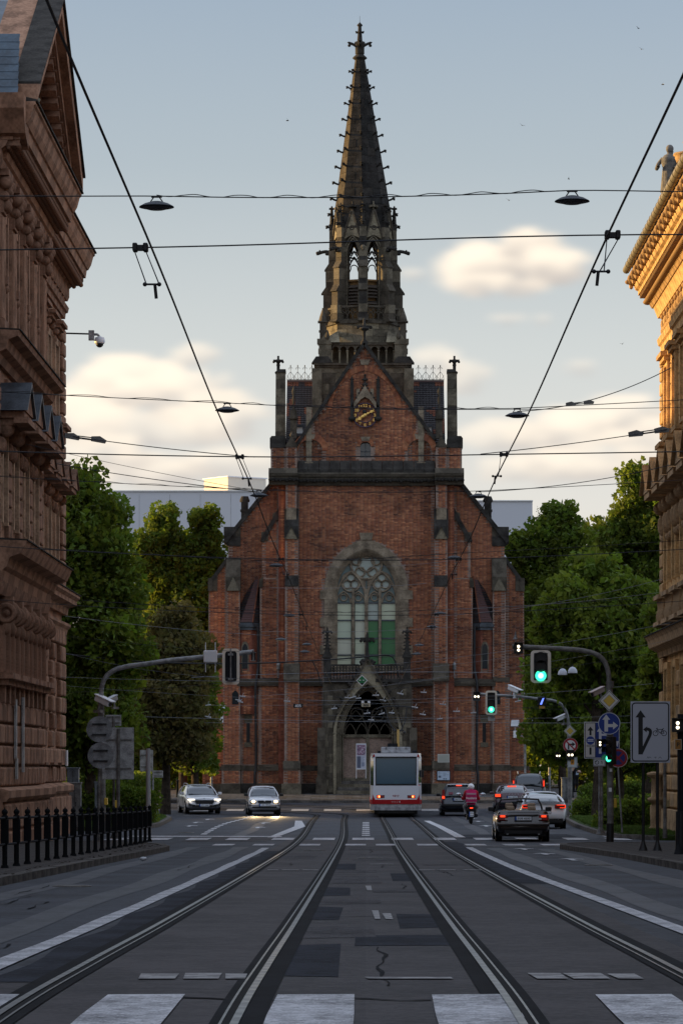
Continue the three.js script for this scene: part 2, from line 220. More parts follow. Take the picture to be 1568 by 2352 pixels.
// ================================================================ the ground
{
  const far = []; // one sheet to the horizon
  struct('ground', strip(-1500, 1500, -40, 1500, -.06, 4, 2), M.soil);
  struct('road', [strip(-6.2, 6.6, -20, 112, 0), strip(-70, 70, 112, 206, 0, 1.5, 4)], M.asphalt);
  const bed = struct('tram_track', strip((d) => -2.62, (d) => 2.78, -20, 122, .004), M.asphaltBed);
  // repair patches between the rails
  reseed(31);
  const pt = { asphaltDark: [], asphaltPale: [] };
  const P = [[-.7, -.2, 27, 33.5, 0], [-.66, .1, 35, 38.5, 1], [-.1, .85, 33, 36, 0], [-.62, -.3, 41, 46, 0], [-.62, .2, 47.5, 50, 1], [.35, .84, 38, 43, 0], [-.6, -.22, 52, 57, 0], [-.55, .25, 60, 66, 1], [.45, .82, 62, 69, 0], [-.6, .2, 70, 72, 1], [.1, .8, 54, 55.5, 1], [-.6, -.2, 73, 80, 0], [-.3, .8, 84, 86, 1], [-.6, .6, 93, 95, 1], [-.5, .8, 103, 108, 1], [-2.05, -1.2, 88, 92, 1], [1.2, 2.2, 78, 79, 1]];
  for (const [a, b, c, d, k] of P) pt[k ? 'asphaltPale' : 'asphaltDark'].push(patch([[a, c], [b, c + rnd(-.4, .4)], [b + rnd(-.03, .03), d], [a, d + rnd(-.4, .4)]], .008));
  for (const k in pt) for (const g of pt[k]) struct('repair_patch', g, M[k], bed);
  for (const [x0, x1, d0, d1] of [[-2.68, -2.3, 26, 100], [2.4, 2.95, 60, 118]]) struct('seal_band', strip((d) => x0 + .06 * Math.sin(d * .7), (d) => x1 + .05 * Math.sin(d * .9), d0, d1, .0085), M.asphaltDark, bed);
  struct('repair_patch', patch([[-5.9, 118], [-3.2, 119], [-3.0, 127], [-6.0, 126]], .006), M.asphaltPale);
  struct('repair_patch', patch([[3.2, 124], [7.3, 123], [7.2, 133], [3.1, 132]], .006), M.asphaltDark);

  // polished wheel tracks, tar-sealed cracks, covers
  for (const [x, d0, d1] of [[-5.0, -20, 108], [-3.6, -20, 108], [3.7, -20, 106], [5.1, -20, 104], [-4.4, 129, 190], [4.3, 130, 185], [5.7, 130, 185]]) struct('wheel_track', strip((d) => x - .24 + .05 * Math.sin(d * .3 + x), (d) => x + .22 + .06 * Math.sin(d * .23), d0, d1, .0045), M.asphaltWorn);
  reseed(909); for (let k = 0; k < 22; k++) { const d0 = rnd(22, 100), side = rnd() < .5, x0 = side ? rnd(-5.4, -3.1) : rnd(-2, 2), L = rnd(2, 9), ph = rnd(6), cross = rnd() < .4; struct('sealed_crack', cross ? (() => { const p = [], w = rnd(.8, 2); for (let i = 0; i <= 8; i++) p.push([x0 + w * i / 8, d0 + .18 * Math.sin(i * 1.3 + ph)]); return patch([...p, ...p.slice().reverse().map(([x, d]) => [x, d + rnd(.05, .12)])], .0095); })() : strip((d) => x0 + .03 * Math.sin(d * 1.3 + ph) + .015 * Math.sin(d * 3.7), (d) => x0 + .03 * Math.sin(d * 1.3 + ph) + .015 * Math.sin(d * 3.7) + .022 + .015 * Math.sin(d * 2.1), d0, d0 + L, .0095, .35), M.seal); }
  for (const [x, d] of [[-4.6, 58], [4.4, 47], [.1, 88], [-1.4, 101], [4.9, 78], [-6.6, 136]]) { const o = struct('manhole_cover', [new THREE.CylinderGeometry(.31, .31, .012, 22).translate(x, groundY(d) + .008, -d), ring(0, 0, 0, .27, .012, 22, 5).rotateX(Math.PI / 2).translate(x, groundY(d) + .014, -d)], M.poleGrey); }
  // grooved rails: two tracks; the left one turns away to the left in front of the church
  const R = [[-2.19, -1], [-.755, 1], [.90, -1], [2.335, 1]];
  for (const [x, s] of R) {
    const rail = new THREE.Group(); rail.name = numbered('rail'); rail.userData.kind = 'structure'; scene.add(rail);
    const cx = (d) => x + (x < 0 ? -.26 * sstep(120, 180, d) : -.12 * sstep(120, 180, d));
    const end = x < 0 ? 186 : 190;
    const lay = (nm, o0, o1, lift, m) => {
      const gs = [strip((d) => cx(d) + o0, (d) => cx(d) + o1, -20, end, lift, .8)];
      const Rr = 22 + (x < 0 ? x + 2.19 : x + 2), X0 = cx(end), n = 22, pos = [], idx = [];
      for (let i = 0; i <= n; i++) { const a = i / n * 1.35; for (const o of [o0, o1]) { const r = Rr + o, d = end + r * Math.sin(a) * .62; pos.push(X0 - Rr + r * Math.cos(a), groundY(d) + lift, -d); } }
      for (let i = 0; i < n; i++) idx.push(i * 2, i * 2 + 1, i * 2 + 2, i * 2 + 1, i * 2 + 3, i * 2 + 2);
      const g = new THREE.BufferGeometry(); g.setAttribute('position', new THREE.Float32BufferAttribute(pos, 3)); g.setIndex(idx); g.computeVertexNormals(); gs.push(g);
      struct(nm, gs, m, rail);
    };
    lay('seal_joint', -.15, .16, .012, M.seal);
    lay('rail_head', -.025, .025, .022, M.rail);
    lay('flange_groove', s > 0 ? -.072 : .030, s > 0 ? -.030 : .072, .016, M.groove);
    lay('rail_lip', s > 0 ? -.09 : .074, s > 0 ? -.074 : .09, .020, M.rail);
  }

  // painted markings
  const mk = (name, g, m = M.paint) => struct(name, g, m);
  for (const x of [-2.77, -1.69, -.585, .42, 1.485, 2.55]) { // the pedestrian crossing in front
    const s = mk('crossing_stripe', patch([[x, 20.2], [x + .51, 20.15], [x + .515, 22.2], [x + .51, 24.2], [x + .01, 24.15], [x - .005, 22]], .016)); }
  mk('lane_line', strip((d) => -2.96 - .015 * Math.sin(d * .5), (d) => -2.76, -10, 106, .013));
  mk('lane_line', strip((d) => 2.88 + .22 * sstep(80, 30, d), (d) => 3.08 + .22 * sstep(80, 30, d), -10, 107, .013));
  reseed(5);
  const wornRow = (x0, list, d) => { for (const [a, b, w] of list) mk('worn_road_mark', patch([[x0 + a, d], [x0 + b, d], [x0 + b - .01, d + w], [x0 + a - .03, d + w]], .014), M.paintWorn); };
  wornRow(0, [[1.22, 1.44, .9], [1.48, 1.74, .9], [1.80, 1.98, .8], [-1.62, -1.36, .8], [-1.30, -1.05, .9], [-1.0, -.86, .8], [.02, .62, .25]], 26.4);
  wornRow(0, [[1.9, 2.1, .3], [1.05, 1.35, .5], [1.4, 1.75, .5], [1.95, 2.25, .5], [-1.9, -1.7, .5], [-1.62, -1.3, .5], [-1.22, -.92, .5]], 72);
  wornRow(0, [[.1, .16, 3.4], [.22, .30, 2.2]], 41); wornRow(0, [[.02, .09, 3.2]], 55); wornRow(0, [[.1, .6, .35]], 79);
  // the broken lines of the far crossing
  const dash = (d0, d1, xs, w) => { for (const x of xs) mk('crossing_stripe', patch([[x, d0], [x + w, d0], [x + w, d1], [x, d1]], .016)); };
  dash(110.5, 113.5, [-2.0, -.62, .3, 1.55, 3.0, 4.15, 5.3, -3.4, -4.6], .62);
  dash(121, 125, [-8.6, -7.2, -5.9, -4.6, -3.1, -1.75, -.45, .85, 2.25, 3.6, 5.0, 6.6, 8.0], .72);
  mk('stop_line', patch([[-8.2, 127.5], [-2.9, 127], [-2.9, 128.6], [-8.2, 129.2]], .014));
  mk('stop_line', patch([[3.1, 109], [6.2, 109], [6.2, 109.7], [3.1, 109.7]], .014), M.paintWorn);
  for (let i = 0; i < 8; i++) mk('lane_dash', patch([[-.14, 129 + i * 4.4], [.14, 129 + i * 4.4], [.14, 131.3 + i * 4.4], [-.14, 131.3 + i * 4.4]], .014));
  mk('lane_line', patch([[-3.35, 126], [-3.05, 126], [-2.45, 150], [-2.9, 168], [-3.2, 168], [-2.9, 150]], .014));
  mk('lane_line', patch([[3.05, 126], [3.4, 126], [3.15, 150], [2.9, 168], [2.62, 168], [2.85, 150]], .014));
  for (let i = 0; i < 14; i++) { const d = 132 + i * 4, x = -5.9 - .2 * Math.sin(i * .3); mk('lane_dash', patch([[x, d], [x + .22, d], [x + .2, d + 2.4], [x - .02, d + 2.4]], .014)); }
  for (let i = 0; i < 9; i++) mk('crossing_stripe', patch([[-9 + i * 1.7, 193], [-8.1 + i * 1.7, 193], [-8.1 + i * 1.7, 195.5], [-9 + i * 1.7, 195.5]], .016), M.paintWorn);
  for (const i of [8.2, 9.9, 11.6]) mk('crossing_stripe', patch([[i, 127], [i + .9, 126.5], [i + .9, 128.5], [i, 129]], .016));
  const arrow = (x, d, s = 1, m = M.paint) => mk('lane_arrow', patch([[x - .07, d], [x + .07, d], [x + .07, d + 2 * s], [x + .3, d + 1.7 * s], [x + .3, d + 2.2 * s], [x, d + 3.4 * s], [x - .28, d + 2.2 * s], [x - .07, d + 2.2 * s]], .014), m);
  arrow(4.75, 84); arrow(4.55, 93); arrow(4.4, 102); arrow(-7.2, 150); arrow(-7.4, 160); arrow(-7.4, 172); arrow(-4.3, 146); arrow(-4.4, 158); arrow(-4.5, 172); arrow(4.9, 150); arrow(5, 164); arrow(5.1, 176);
  mk('lane_line', patch([[6.1, 150], [6.25, 150], [6.25, 166], [6.9, 166], [6.9, 167], [6.1, 167]], .014));

  // pavements, kerbs, lawns
  const pave = (edge, lift, m, name, kerbW = .16, km = M.kerb) => {
    const o = new THREE.Group(); o.name = numbered(name); o.userData.kind = 'structure'; scene.add(o);
    struct('paving_sheet', raised(edge, lift), m, o); return o;
  };
  const kerbLine = (pts, parent, lift = .135, w = .2, L = 1.25) => { // kerb stones laid one after another
    for (let i = 0; i < pts.length - 1; i++) {
      const [ax, ad] = pts[i], [bx_, bd] = pts[i + 1], len = Math.hypot(bx_ - ax, bd - ad), n = Math.max(1, Math.round(len / L));
      for (let k = 0; k < n; k++) {
        const t0 = (k + .008) / n, t1 = (k + .992) / n, x0 = lerp(ax, bx_, t0), d0 = lerp(ad, bd, t0), x1 = lerp(ax, bx_, t1), d1 = lerp(ad, bd, t1), nx = (bd - ad) / len * w, nd = -(bx_ - ax) / len * w, lf = lift + rnd(-.006, .006);
        struct('kerb_stone', raised([[x0, d0], [x1, d1], [x1 + nx, d1 + nd], [x0 + nx, d0 + nd]], lf, -.1), M.kerb, parent);
      }
    }
  };
  reseed(77);
  const left = [[-5.7, 20], [-5.75, 60], [-5.62, 80], [-5.4, 95], [-5.35, 101], [-5.7, 105], [-6.6, 110], [-8.2, 112], [-14, 113], [-60, 113]];
  { const o = pave([...left.map(([x, d]) => [x - .18, d - (d > 104 ? .2 : 0)]), [-60, 20]], .125, M.cobble, 'pavement'); kerbLine(left.slice(0, 9), o, .135, -.2); }
  const right = [[6.25, 20], [6.2, 70], [6.05, 88], [5.7, 98], [5.45, 104], [5.6, 107], [6.4, 109], [8.5, 109.6], [16, 110], [60, 110]];
  { const o = pave([...right.map(([x, d]) => [x + .18, d - (d > 106 ? .2 : 0)]), [60, 20]], .125, M.cobble, 'pavement'); kerbLine(right.slice(0, 8), o, .135, .2); }
  const ll = [[-9.6, 140], [-8.6, 143], [-8.35, 150], [-8.6, 160], [-9.0, 172], [-9.6, 179], [-11, 182], [-40, 183]];
  { const o = new THREE.Group(); o.name = numbered('lawn'); o.userData.kind = 'structure'; scene.add(o); struct('turf', raised([...ll.map(([x, d]) => [x - .2, d]), [-40, 139.8], [-10.3, 139.8]], .16), M.lawn, o); kerbLine(ll.slice(0, 7), o, .15, -.2); }
  const rl = [[9.4, 121], [8.35, 124.5], [8.25, 135], [8.4, 150], [8.9, 166], [9.6, 178], [10.6, 184], [13, 186], [45, 187]];
  { const o = new THREE.Group(); o.name = numbered('lawn'); o.userData.kind = 'structure'; scene.add(o); struct('turf', raised([...rl.map(([x, d]) => [x + .2, d]), [45, 121], [10.2, 120.8]], .16), M.lawn, o); kerbLine(rl.slice(0, 8), o, .15, .2); }
  { const o = pave([[-45, 203.2], [45, 203.2], [45, 240], [-45, 240]], .13, M.paving, 'pavement'); const k = []; for (let i = 0; i <= 20; i++) k.push([-16 + i * 1.6, 203]); kerbLine([[-16, 203], [16, 203]], o, .14, -.25, 1.0);
    // paving slabs of the church forecourt
    const slab = [M.paving, M.kerb, M.cobble].map((m) => m); reseed(3);
    const gs = []; for (let r = 0; r < 9; r++) for (let c = 0; c < 34; c++) { const x = -15 + c * .92 + (r % 2) * .46, d = 203.7 + r * .95; gs.push([x, d]); }
    for (const [x, d] of gs) { if (Math.abs(x) > 15) continue; struct('paving_slab', raised([[x, d], [x + .9, d], [x + .9, d + .93], [x, d + .93]], .14 + rnd(0, .006), .1), slab[rnd() < .7 ? 0 : 2], o); }
  }
  // grass blades on the lawns: uncountable, one object each
  const blade = new THREE.BufferGeometry(); blade.setAttribute('position', new THREE.Float32BufferAttribute([-.012, 0, 0, .012, 0, 0, .01, .09, .02, -.03, 0, .02, -.01, 0, .02, -.05, .08, .04, .03, 0, -.02, .05, 0, -.02, .06, .07, -.05], 3)); blade.computeVertexNormals(); boxUV(blade);
  const grassM = mat(.075, .125, .026, .9);
  const grass = (name, poly, n, label) => {
    const m = shade(new THREE.InstancedMesh(blade, grassM, n)); m.name = numbered(name); m.userData = { kind: 'stuff', label, category: 'grass' }; scene.add(m);
    const xs = poly.map((p) => p[0]), ds = poly.map((p) => p[1]), q = new THREE.Matrix4(), e = new THREE.Euler(), c = new THREE.Color(); let k = 0;
    const inside = (x, d) => { let r = false; for (let i = 0, j = poly.length - 1; i < poly.length; j = i++) if ((poly[i][1] > d) !== (poly[j][1] > d) && x < (poly[j][0] - poly[i][0]) * (d - poly[i][1]) / (poly[j][1] - poly[i][1]) + poly[i][0]) r = !r; return r; };
    while (k < n) { const x = rnd(Math.min(...xs), Math.max(...xs)), d = rnd(Math.min(...ds), Math.max(...ds)); if (!inside(x, d)) continue; e.set(rnd(-.3, .3), rnd(6.28), rnd(-.3, .3)); const s = rnd(.7, 1.5); q.makeRotationFromEuler(e).scale(V(s, s, s)).setPosition(x, groundY(d) + .16, -d); m.setMatrixAt(k, q); const t = rnd(.7, 1.3); m.setColorAt(k, c.setRGB(t, t * rnd(.9, 1.05), t)); k++; }
  };
  grass('grass', [[-9.8, 140.4], [-8.9, 143.2], [-8.7, 150], [-8.9, 160], [-9.3, 172], [-10, 178.6], [-14, 178], [-14, 140.4]], 26000, 'short grass of the verge left of the road');
  grass('grass', [[9.6, 121.6], [8.7, 124.7], [8.6, 135], [8.8, 150], [9.3, 166], [10, 177.6], [16, 177], [16, 121.6]], 36000, 'short grass of the verge right of the road');
}
// ================================================================ the red brick church
const CH = 212.5, CB = EYE - 1.62;
const fx = (x) => (x - VX) * .025, fy = (y) => (1822.8 - y) * .025;
const church = thing('church', 'red brick gothic church with tall dark stone spire facing the street', 'church', [0, CB, -CH]);
const bricks = [];                                            // [x, y, z, long?] gathered wall by wall, face towards the street
const CH_H = .0765;
const brickMats = [[.46, .185, .10], [.38, .145, .082], [.52, .235, .13], [.31, .125, .08], [.43, .185, .11]].map(([r, g, b]) => mat(r, g, b, .92, { map: rep(brickWall, 1.1) }));
const inPoly = (poly, x, y) => { let r = false; for (let i = 0, j = poly.length - 1; i < poly.length; j = i++) if ((poly[i][1] > y) !== (poly[j][1] > y) && x < (poly[j][0] - poly[i][0]) * (y - poly[i][1]) / (poly[j][1] - poly[i][1]) + poly[i][0]) r = !r; return r; };
function bond(poly, z, holes = []) {
  const xs = poly.map((p) => p[0]), ys = poly.map((p) => p[1]), x0 = Math.min(...xs), x1 = Math.max(...xs), y0 = Math.min(...ys), y1 = Math.max(...ys);
  let row = Math.ceil(y0 / CH_H);
  for (; row * CH_H < y1; row++) {
    const y = (row + .5) * CH_H; let x = Math.floor(x0 / .43) * .43 + (row % 2 ? .215 : 0) - .43, k = 0;
    for (; x < x1; k++) {
      const L = k % 2 ? .135 : .275, a = x + .008, b = x + L - .004; x += L + .012;
      const ok = (q, w) => inPoly(poly, q, w) && !holes.some((h) => inPoly(h, q, w));
      if (ok(a, y) && ok(b, y) && ok((a + b) / 2, y + .034) && ok((a + b) / 2, y - .034)) bricks.push([(a + b) / 2, y, z, b - a]);
    }
  }
}
const P2 = (pts) => pts.map(([x, y]) => [fx(x), fy(y)]);
const rect = (x0, y0, x1, y1) => P2([[x0, y1], [x1, y1], [x1, y0], [x0, y0]]);
const mir = (x) => 1682 - x;                                  // the church's axis stands at 841
const both = (fn) => { fn((x) => x, 1); fn(mir, -1); };
function brickWallPart(name, poly, z0, z1, parent, holes = []) { part(name, ext(poly, z0, z1, holes), M.mortar, parent); bond(poly, z1 + .004, holes); }

{ // ---- main wall below the cornice, with the great window
  const W = P2(arch(841, 82, 1562, 1356, 1246).map(([x, y]) => [x, y]));
  const winOuter = arch(fx(841), fx(937) - fx(841), fy(1545), fy(1356), fy(1238), 14), winHole = arch(fx(841), fx(919) - fx(841), fy(1530), fy(1356), fy(1250), 14);
  const main = rect(684, 1112, 998, 1823);
  const portalHole = rect(742, 1552, 944, 1830);
  part('main_wall', ext(main, -1.2, 0, [winHole]), M.mortar, church); bond(main, .004, [winOuter, portalHole]);
  // window surround: stepped, moulded stone
  const win = sub('great_window', church);
  const rg = (o, i, z0, z1, y0) => { const A = arch(fx(841), o, y0, fy(1356), fy(1356) + o * 1.235, 14), B = arch(fx(841), i, y0, fy(1356), fy(1356) + i * 1.235, 14); return ext([...A, ...B.slice().reverse()], z0, z1); };
  // voussoirs and jamb blocks of the outer ring, each its own stone
  { const o = 2.40, i = 1.93, n = 9, A = arch(fx(841), o, 0, fy(1356), fy(1356) + o * 1.235, n), B = arch(fx(841), i, 0, fy(1356), fy(1356) + i * 1.235, n);
    for (let k = 1; k < A.length - 2; k++) { const t = .03; const q = [A[k], A[k + 1], B[k + 1], B[k]].map(([x, y]) => [x, y]); const c = [0, 1].map((m) => (q[0][m] + q[1][m] + q[2][m] + q[3][m]) / 4); part('arch_stone', ext(q.map(([x, y]) => [lerp(c[0], x, .985), lerp(c[1], y, .985)]), -.1, .10), M.winStone, win); }
    for (let r = 0; r < 9; r++) for (const s of [-1, 1]) { const y0 = fy(1545) + r * .525, long = r % 3 === 2 ? .26 : 0; if (y0 > fy(1360)) continue; part('jamb_stone', bx(fx(841) + s * i, fx(841) + s * (o + long), y0 + .006, Math.min(y0 + .519, fy(1356) - .004), -.1, .10), M.winStone, win); }
    part('keystone', ext([[fx(828), fy(1240)], [fx(854), fy(1240)], [fx(857), fy(1224)], [fx(825), fy(1224)]], -.1, .16), M.winStone, win); }
  part('moulding', [rg(1.93, 1.86, -.3, .04, fy(1530)), rg(1.86, 1.79, -.4, -.06, fy(1530)), rg(1.79, 1.72, -.5, -.16, fy(1530)), rg(1.72, 1.66, -.6, -.28, fy(1530))], M.winStone, win);
  const zt = -.42, tr = .045, cx = fx(841);
  // mullions
  for (const x of [810.8, 841, 872]) part('mullion', bx(fx(x) - (x === 841 ? .10 : .075), fx(x) + (x === 841 ? .10 : .075), fy(1530), fy(1352), zt - .1, zt + .12), M.winStone, win);
  part('sill', bx(cx - 1.9, cx + 1.9, fy(1545), fy(1529), -.5, .12), M.winStone, win);
  // tracery: rose, trefoils, light heads
  const fl = [];
  part('rose_ring', [ring(cx, fy(1293.4), zt, .90, .075, 40), ring(cx, fy(1293.4), zt + .02, .455, .05, 30)], M.winStone, win);
  for (let k = 0; k < 5; k++) { const a = Math.PI / 2 + k * Math.PI * 2 / 5; part('rose_foil', ring(cx + .60 * Math.cos(a), fy(1293.4) + .60 * Math.sin(a), zt, .27, .05, 20), M.winStone, win); }
  for (const s of [-1, 1]) {
    const c2 = cx + s * .885, y2 = fy(1336);
    part('trefoil_ring', ring(c2, y2, zt, .55, .055, 30), M.winStone, win);
    for (let k = 0; k < 3; k++) { const a = Math.PI / 2 + k * Math.PI * 2 / 3; part('trefoil_foil', ring(c2 + .25 * Math.cos(a), y2 + .25 * Math.sin(a), zt, .235, .045, 18), M.winStone, win); }
    const big = arch(c2, .84, fy(1400), fy(1377), fy(1312), 12).slice(1, -1).map(([x, y]) => V(x, y, zt + .03)); part('tracery_arch', tube(big, .07, 40, 6), M.winStone, win);
    for (const q of [-1, 1]) { const c3 = c2 + q * .42; const a3 = arch(c3, .40, fy(1400), fy(1384), fy(1358), 8).slice(1, -1).map(([x, y]) => V(x, y, zt)); part('light_head', tube(a3, .05, 24, 6), M.winStone, win); part('cusp', [ring(c3, fy(1372), zt, .19, .04, 16)], M.winStone, win); }
  }
  // glazing, pane by pane: reflections put into the pale and green glass colours
  const glassPaleRefl = [phys(.55, .58, .42, .3), phys(.50, .56, .43, .3), phys(.57, .57, .45, .3)], glassGreenRefl = phys(.035, .17, .055, .2), glassTeal = phys(.13, .20, .20, .2), glassGrey = phys(.40, .45, .40, .25);
  const lights = [[774, 806], [815, 837], [845, 868], [876, 909]], rows = [1384, 1424, 1465.5, 1504, 1527]; reseed(12);
  lights.forEach(([a, b], i) => { for (let r = 0; r < 4; r++) { const g = i >= 2 && r >= 1 ? glassGreenRefl : glassPaleRefl[(i + r) % 3]; part('pane', bx(fx(a), fx(b), fy(rows[r + 1]) + .02, fy(rows[r]) - .02, zt - .10, zt - .085), i === 2 && r === 0 ? glassGrey : g, win); } for (let r = 0; r < 4; r++) part('glazing_bar', bx(fx(a) - .06, fx(b) + .06, fy(rows[r]) - .035, fy(rows[r]) + .035, zt - .1, zt - .02), M.lead, win); });
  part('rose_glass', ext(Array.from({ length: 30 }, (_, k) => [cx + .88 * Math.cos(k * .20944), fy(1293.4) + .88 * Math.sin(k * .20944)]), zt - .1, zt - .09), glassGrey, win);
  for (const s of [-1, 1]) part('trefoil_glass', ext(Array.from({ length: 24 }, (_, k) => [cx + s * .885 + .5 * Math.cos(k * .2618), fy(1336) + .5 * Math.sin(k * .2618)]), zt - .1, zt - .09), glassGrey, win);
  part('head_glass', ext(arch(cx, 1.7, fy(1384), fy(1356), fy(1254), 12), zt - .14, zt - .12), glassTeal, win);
  part('spandrel_stone', [-1, 1].flatMap((s) => [ext([[cx + s * .05, fy(1330)], [cx + s * .42, fy(1322)], [cx + s * .2, fy(1345)], [cx + s * .05, fy(1365)]].map((p) => p).sort(() => 0), zt - .11, zt + .02)]), M.winStone, win);
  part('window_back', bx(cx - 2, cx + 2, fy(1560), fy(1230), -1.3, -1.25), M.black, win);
}
{ // ---- cornice between wall and gable
  const c = sub('cornice', church);
  const prof = [[-.2, fy(1116)], [.16, fy(1116)], [.22, fy(1111)], [.30, fy(1108)], [.34, fy(1098)], [.42, fy(1096)], [.46, fy(1090)], [.18, fy(1078)], [-.2, fy(1077)]];
  part('cornice_moulding', extX(prof, fx(684), fx(998)), M.ashlarDark, c);
  both((m) => { const a = fx(m(618)), b = fx(m(684)); part('cornice_moulding', extX(prof.map(([z, y]) => [z + (z > 0 ? .75 : 0), y]), Math.min(a, b), Math.max(a, b)), M.ashlarDark, c); });
  const leaf = shared([sph(0, 0, 0, .11, 1.25, .9, .8, 7), sph(.12, -.03, .03, .07, 1, 1, 1, 6), sph(-.1, -.05, .04, .06, 1, 1, 1, 6)]); reseed(9);
  for (let i = 0; i < 56; i++) { const x = lerp(624, 1058, i / 55), side = x < 684 || x > 998; const o = part('leaf_carving', leaf, M.soot, c); o.position.set(fx(x), fy(1104) + rnd(-.02, .02), side ? 1.06 : .32); o.rotation.z = rnd(-.5, .5); }
  // weathering slabs above the cornice
  for (let i = 0; i < 13; i++) { const a = lerp(684, 998, i / 13), b = lerp(684, 998, (i + 1) / 13); part('weathering_slab', extX([[.0, fy(1077)], [.02, fy(1058)], [.38, fy(1079)], [.38, fy(1090)], [0, fy(1090)]], fx(a) + .012, fx(b) - .012), M.soot, c); }
}
{ // ---- gable with clock
  const G = P2([[682, 1078], [1000, 1078], [1000, 1012], [990, 1002], [836, 790], [690, 1015], [682, 1022]]);
  const niche = (m) => arch(fx(m(713)), .68, fy(1074), fy(1035), fy(1010), 8);
  const nL = niche((x) => x), nR = niche((x) => 1676 - x), slit = arch(fx(839), .30, fy(1051), fy(1025), fy(1015), 6);
  const g = sub('gable', church);
  part('gable_wall', ext(G, -1.2, -.05, [nL, nR, slit]), M.mortar, g); bond(G, -.046, [nL, nR, slit, arch(fx(839), .42, fy(1056), fy(1025), fy(1010), 6), rect(703, 940, 716, 1078), rect(960, 940, 973, 1078)]);
  for (const n of [nL, nR]) { part('niche_back', ext(n.map(([x, y]) => [x, y]), -.5, -.2), M.mortar, g); bond(n, -.196); }
  part('slit_window', ext(slit, -.6, -.45), M.windowDark, g); part('slit_bars', [bx(fx(839) - .02, fx(839) + .02, fy(1051), fy(1016), -.45, -.4), bx(fx(839) - .28, fx(839) + .28, fy(1036) - .02, fy(1036) + .02, -.45, -.4)], M.lead, g);
  // coping stones down both slopes
  const slope = (x0, y0, x1, y1, n) => { for (let k = 0; k < n; k++) { const a = k / n + .0008, b = (k + 1) / n - .0008, dx = x1 - x0, dy = y1 - y0, L = Math.hypot(dx, dy), nx = -dy / L, ny = dx / L, s = x1 > x0 ? -1 : 1; const p = (t, o) => [fx(x0 + dx * t + nx * o * s), fy(y0 + dy * t + ny * o * s)]; part('coping_stone', ext([p(a, -4), p(b, -4), p(b, 3.5), p(a, 3.5)], -1.1, .16), M.soot, g); } };
  slope(836, 788, 678, 1026, 12); slope(836, 788, 999, 1010, 12);
  // voussoir band of the great blind arch
  const band = (cx, hw, sp, ap, w, n, name, z) => { const A = arch(cx, hw + w, 0, sp, ap + w * 1.25, n), B = arch(cx, hw, 0, sp, ap, n); for (let k = 1; k < A.length - 2; k++) { const q = [A[k], A[k + 1], B[k + 1], B[k]], c = [0, 1].map((m) => (q[0][m] + q[1][m] + q[2][m] + q[3][m]) / 4); part(name, ext(q.map(([x, y]) => [lerp(c[0], x, .93), lerp(c[1], y, .98)]), -.12, z), k % 3 ? brickMats[k % 4] : brickMats[(k + 2) % 5], g); } };
  band(fx(837), 1.86, fy(940), fy(851), .27, 22, 'arch_brick', .012);
  band(nL[2][0] - .68 + .0, .68, fy(1035), fy(1010), .34, 8, 'arch_brick', .012); band(fx(1676 - 713), .68, fy(1035), fy(1010), .34, 8, 'arch_brick', .012); band(fx(839), .30, fy(1025), fy(1015), .22, 5, 'arch_brick', .012);
  part('keystone', ext(P2([[829, 838], [846, 838], [849, 826], [826, 826]]), -.1, .05), M.winStone, g); part('keystone', ext(P2([[831, 1013], [847, 1013], [850, 1003], [828, 1003]]), -.1, .04), M.winStone, g);
  for (const x of [713, 963]) part('keystone', ext(P2([[x - 8, 1008], [x + 8, 1008], [x + 12, 996], [x - 12, 996]]), -.1, .04), M.winStone, g);
  for (const x of [709.5, 966.5]) for (let r = 0; r < 9; r++) part('strip_stone', bx(fx(x) - .16, fx(x) + .16, fy(1078) + r * .40 + .006, fy(1078) + r * .40 + .394, -.06, .06), r % 3 ? M.winStone : M.ashlarPale, g);
  for (const [a, b] of [[703, 716], [960, 973]]) { part('strip_foot', bx(fx(a - 3), fx(b + 3), fy(1078), fy(1062), -.06, .12), M.winStone, g); }
  // clock
  const ck = sub('clock', church, [fx(838), fy(953.8), .02]);
  part('rim', [ring(0, 0, .05, .69, .028, 40), ring(0, 0, .05, .42, .018, 30)], mat(.06, .05, .10, .5), ck);
  for (let k = 1; k <= 12; k++) { const a = Math.PI / 2 - k * Math.PI / 6; const o = part('numeral', text(String(k), .17, .03, fontS), M.gold, ck); o.position.set(.555 * Math.cos(a), .555 * Math.sin(a), .05); }
  const hand = (ang, L, w) => { const g2 = join([ext([[-w, -.1], [w, -.1], [w * .7, L * .55], [w * 2.4, L * .68], [0, L], [-w * 2.4, L * .68], [-w * .7, L * .55]], .09, .12), sph(0, L * .3, .1, w * 2, 1, 1.4, .4, 8)]); part('clock_hand', g2.rotateZ(-ang), M.gold, ck); };
  hand(1.05, .60, .035); hand(4.16, .52, .05); part('clock_boss', sph(0, 0, .1, .10, 1, 1, .4), M.gold, ck);
  part('maker_hole', sph(-.02, .2, .0, .12, 1, 1, .3, 10), M.black, ck);
  // gothic canopy round the clock
  const cn = sub('clock_canopy', church, [0, 0, 0]);
  part('canopy_gable', ext(P2([[806, 935], [838, 886], [870, 935], [862, 938], [856, 928], [848, 918], [838, 912], [828, 918], [820, 928], [814, 938]]), -.1, .22), M.winStone, cn);
  both((m) => { const X = m === mir ? 868 : 808; const x = fx(X); part('canopy_pier', [bx(x - .10, x + .10, fy(958), fy(890), -.05, .22), lathe([[.13, 0], [.11, .3], [.03, .62], [0, .64]], 6, x, fy(890), .1)], M.soot, cn); part('canopy_finial', [sph(x, fy(872), .1, .10, 1.5, .5, 1, 7), sph(x, fy(868), .1, .06)], M.soot, cn); part('canopy_corbel', [sph(x, fy(962), .12, .17, 1.3, .9, 1, 8)], M.soot, cn); });
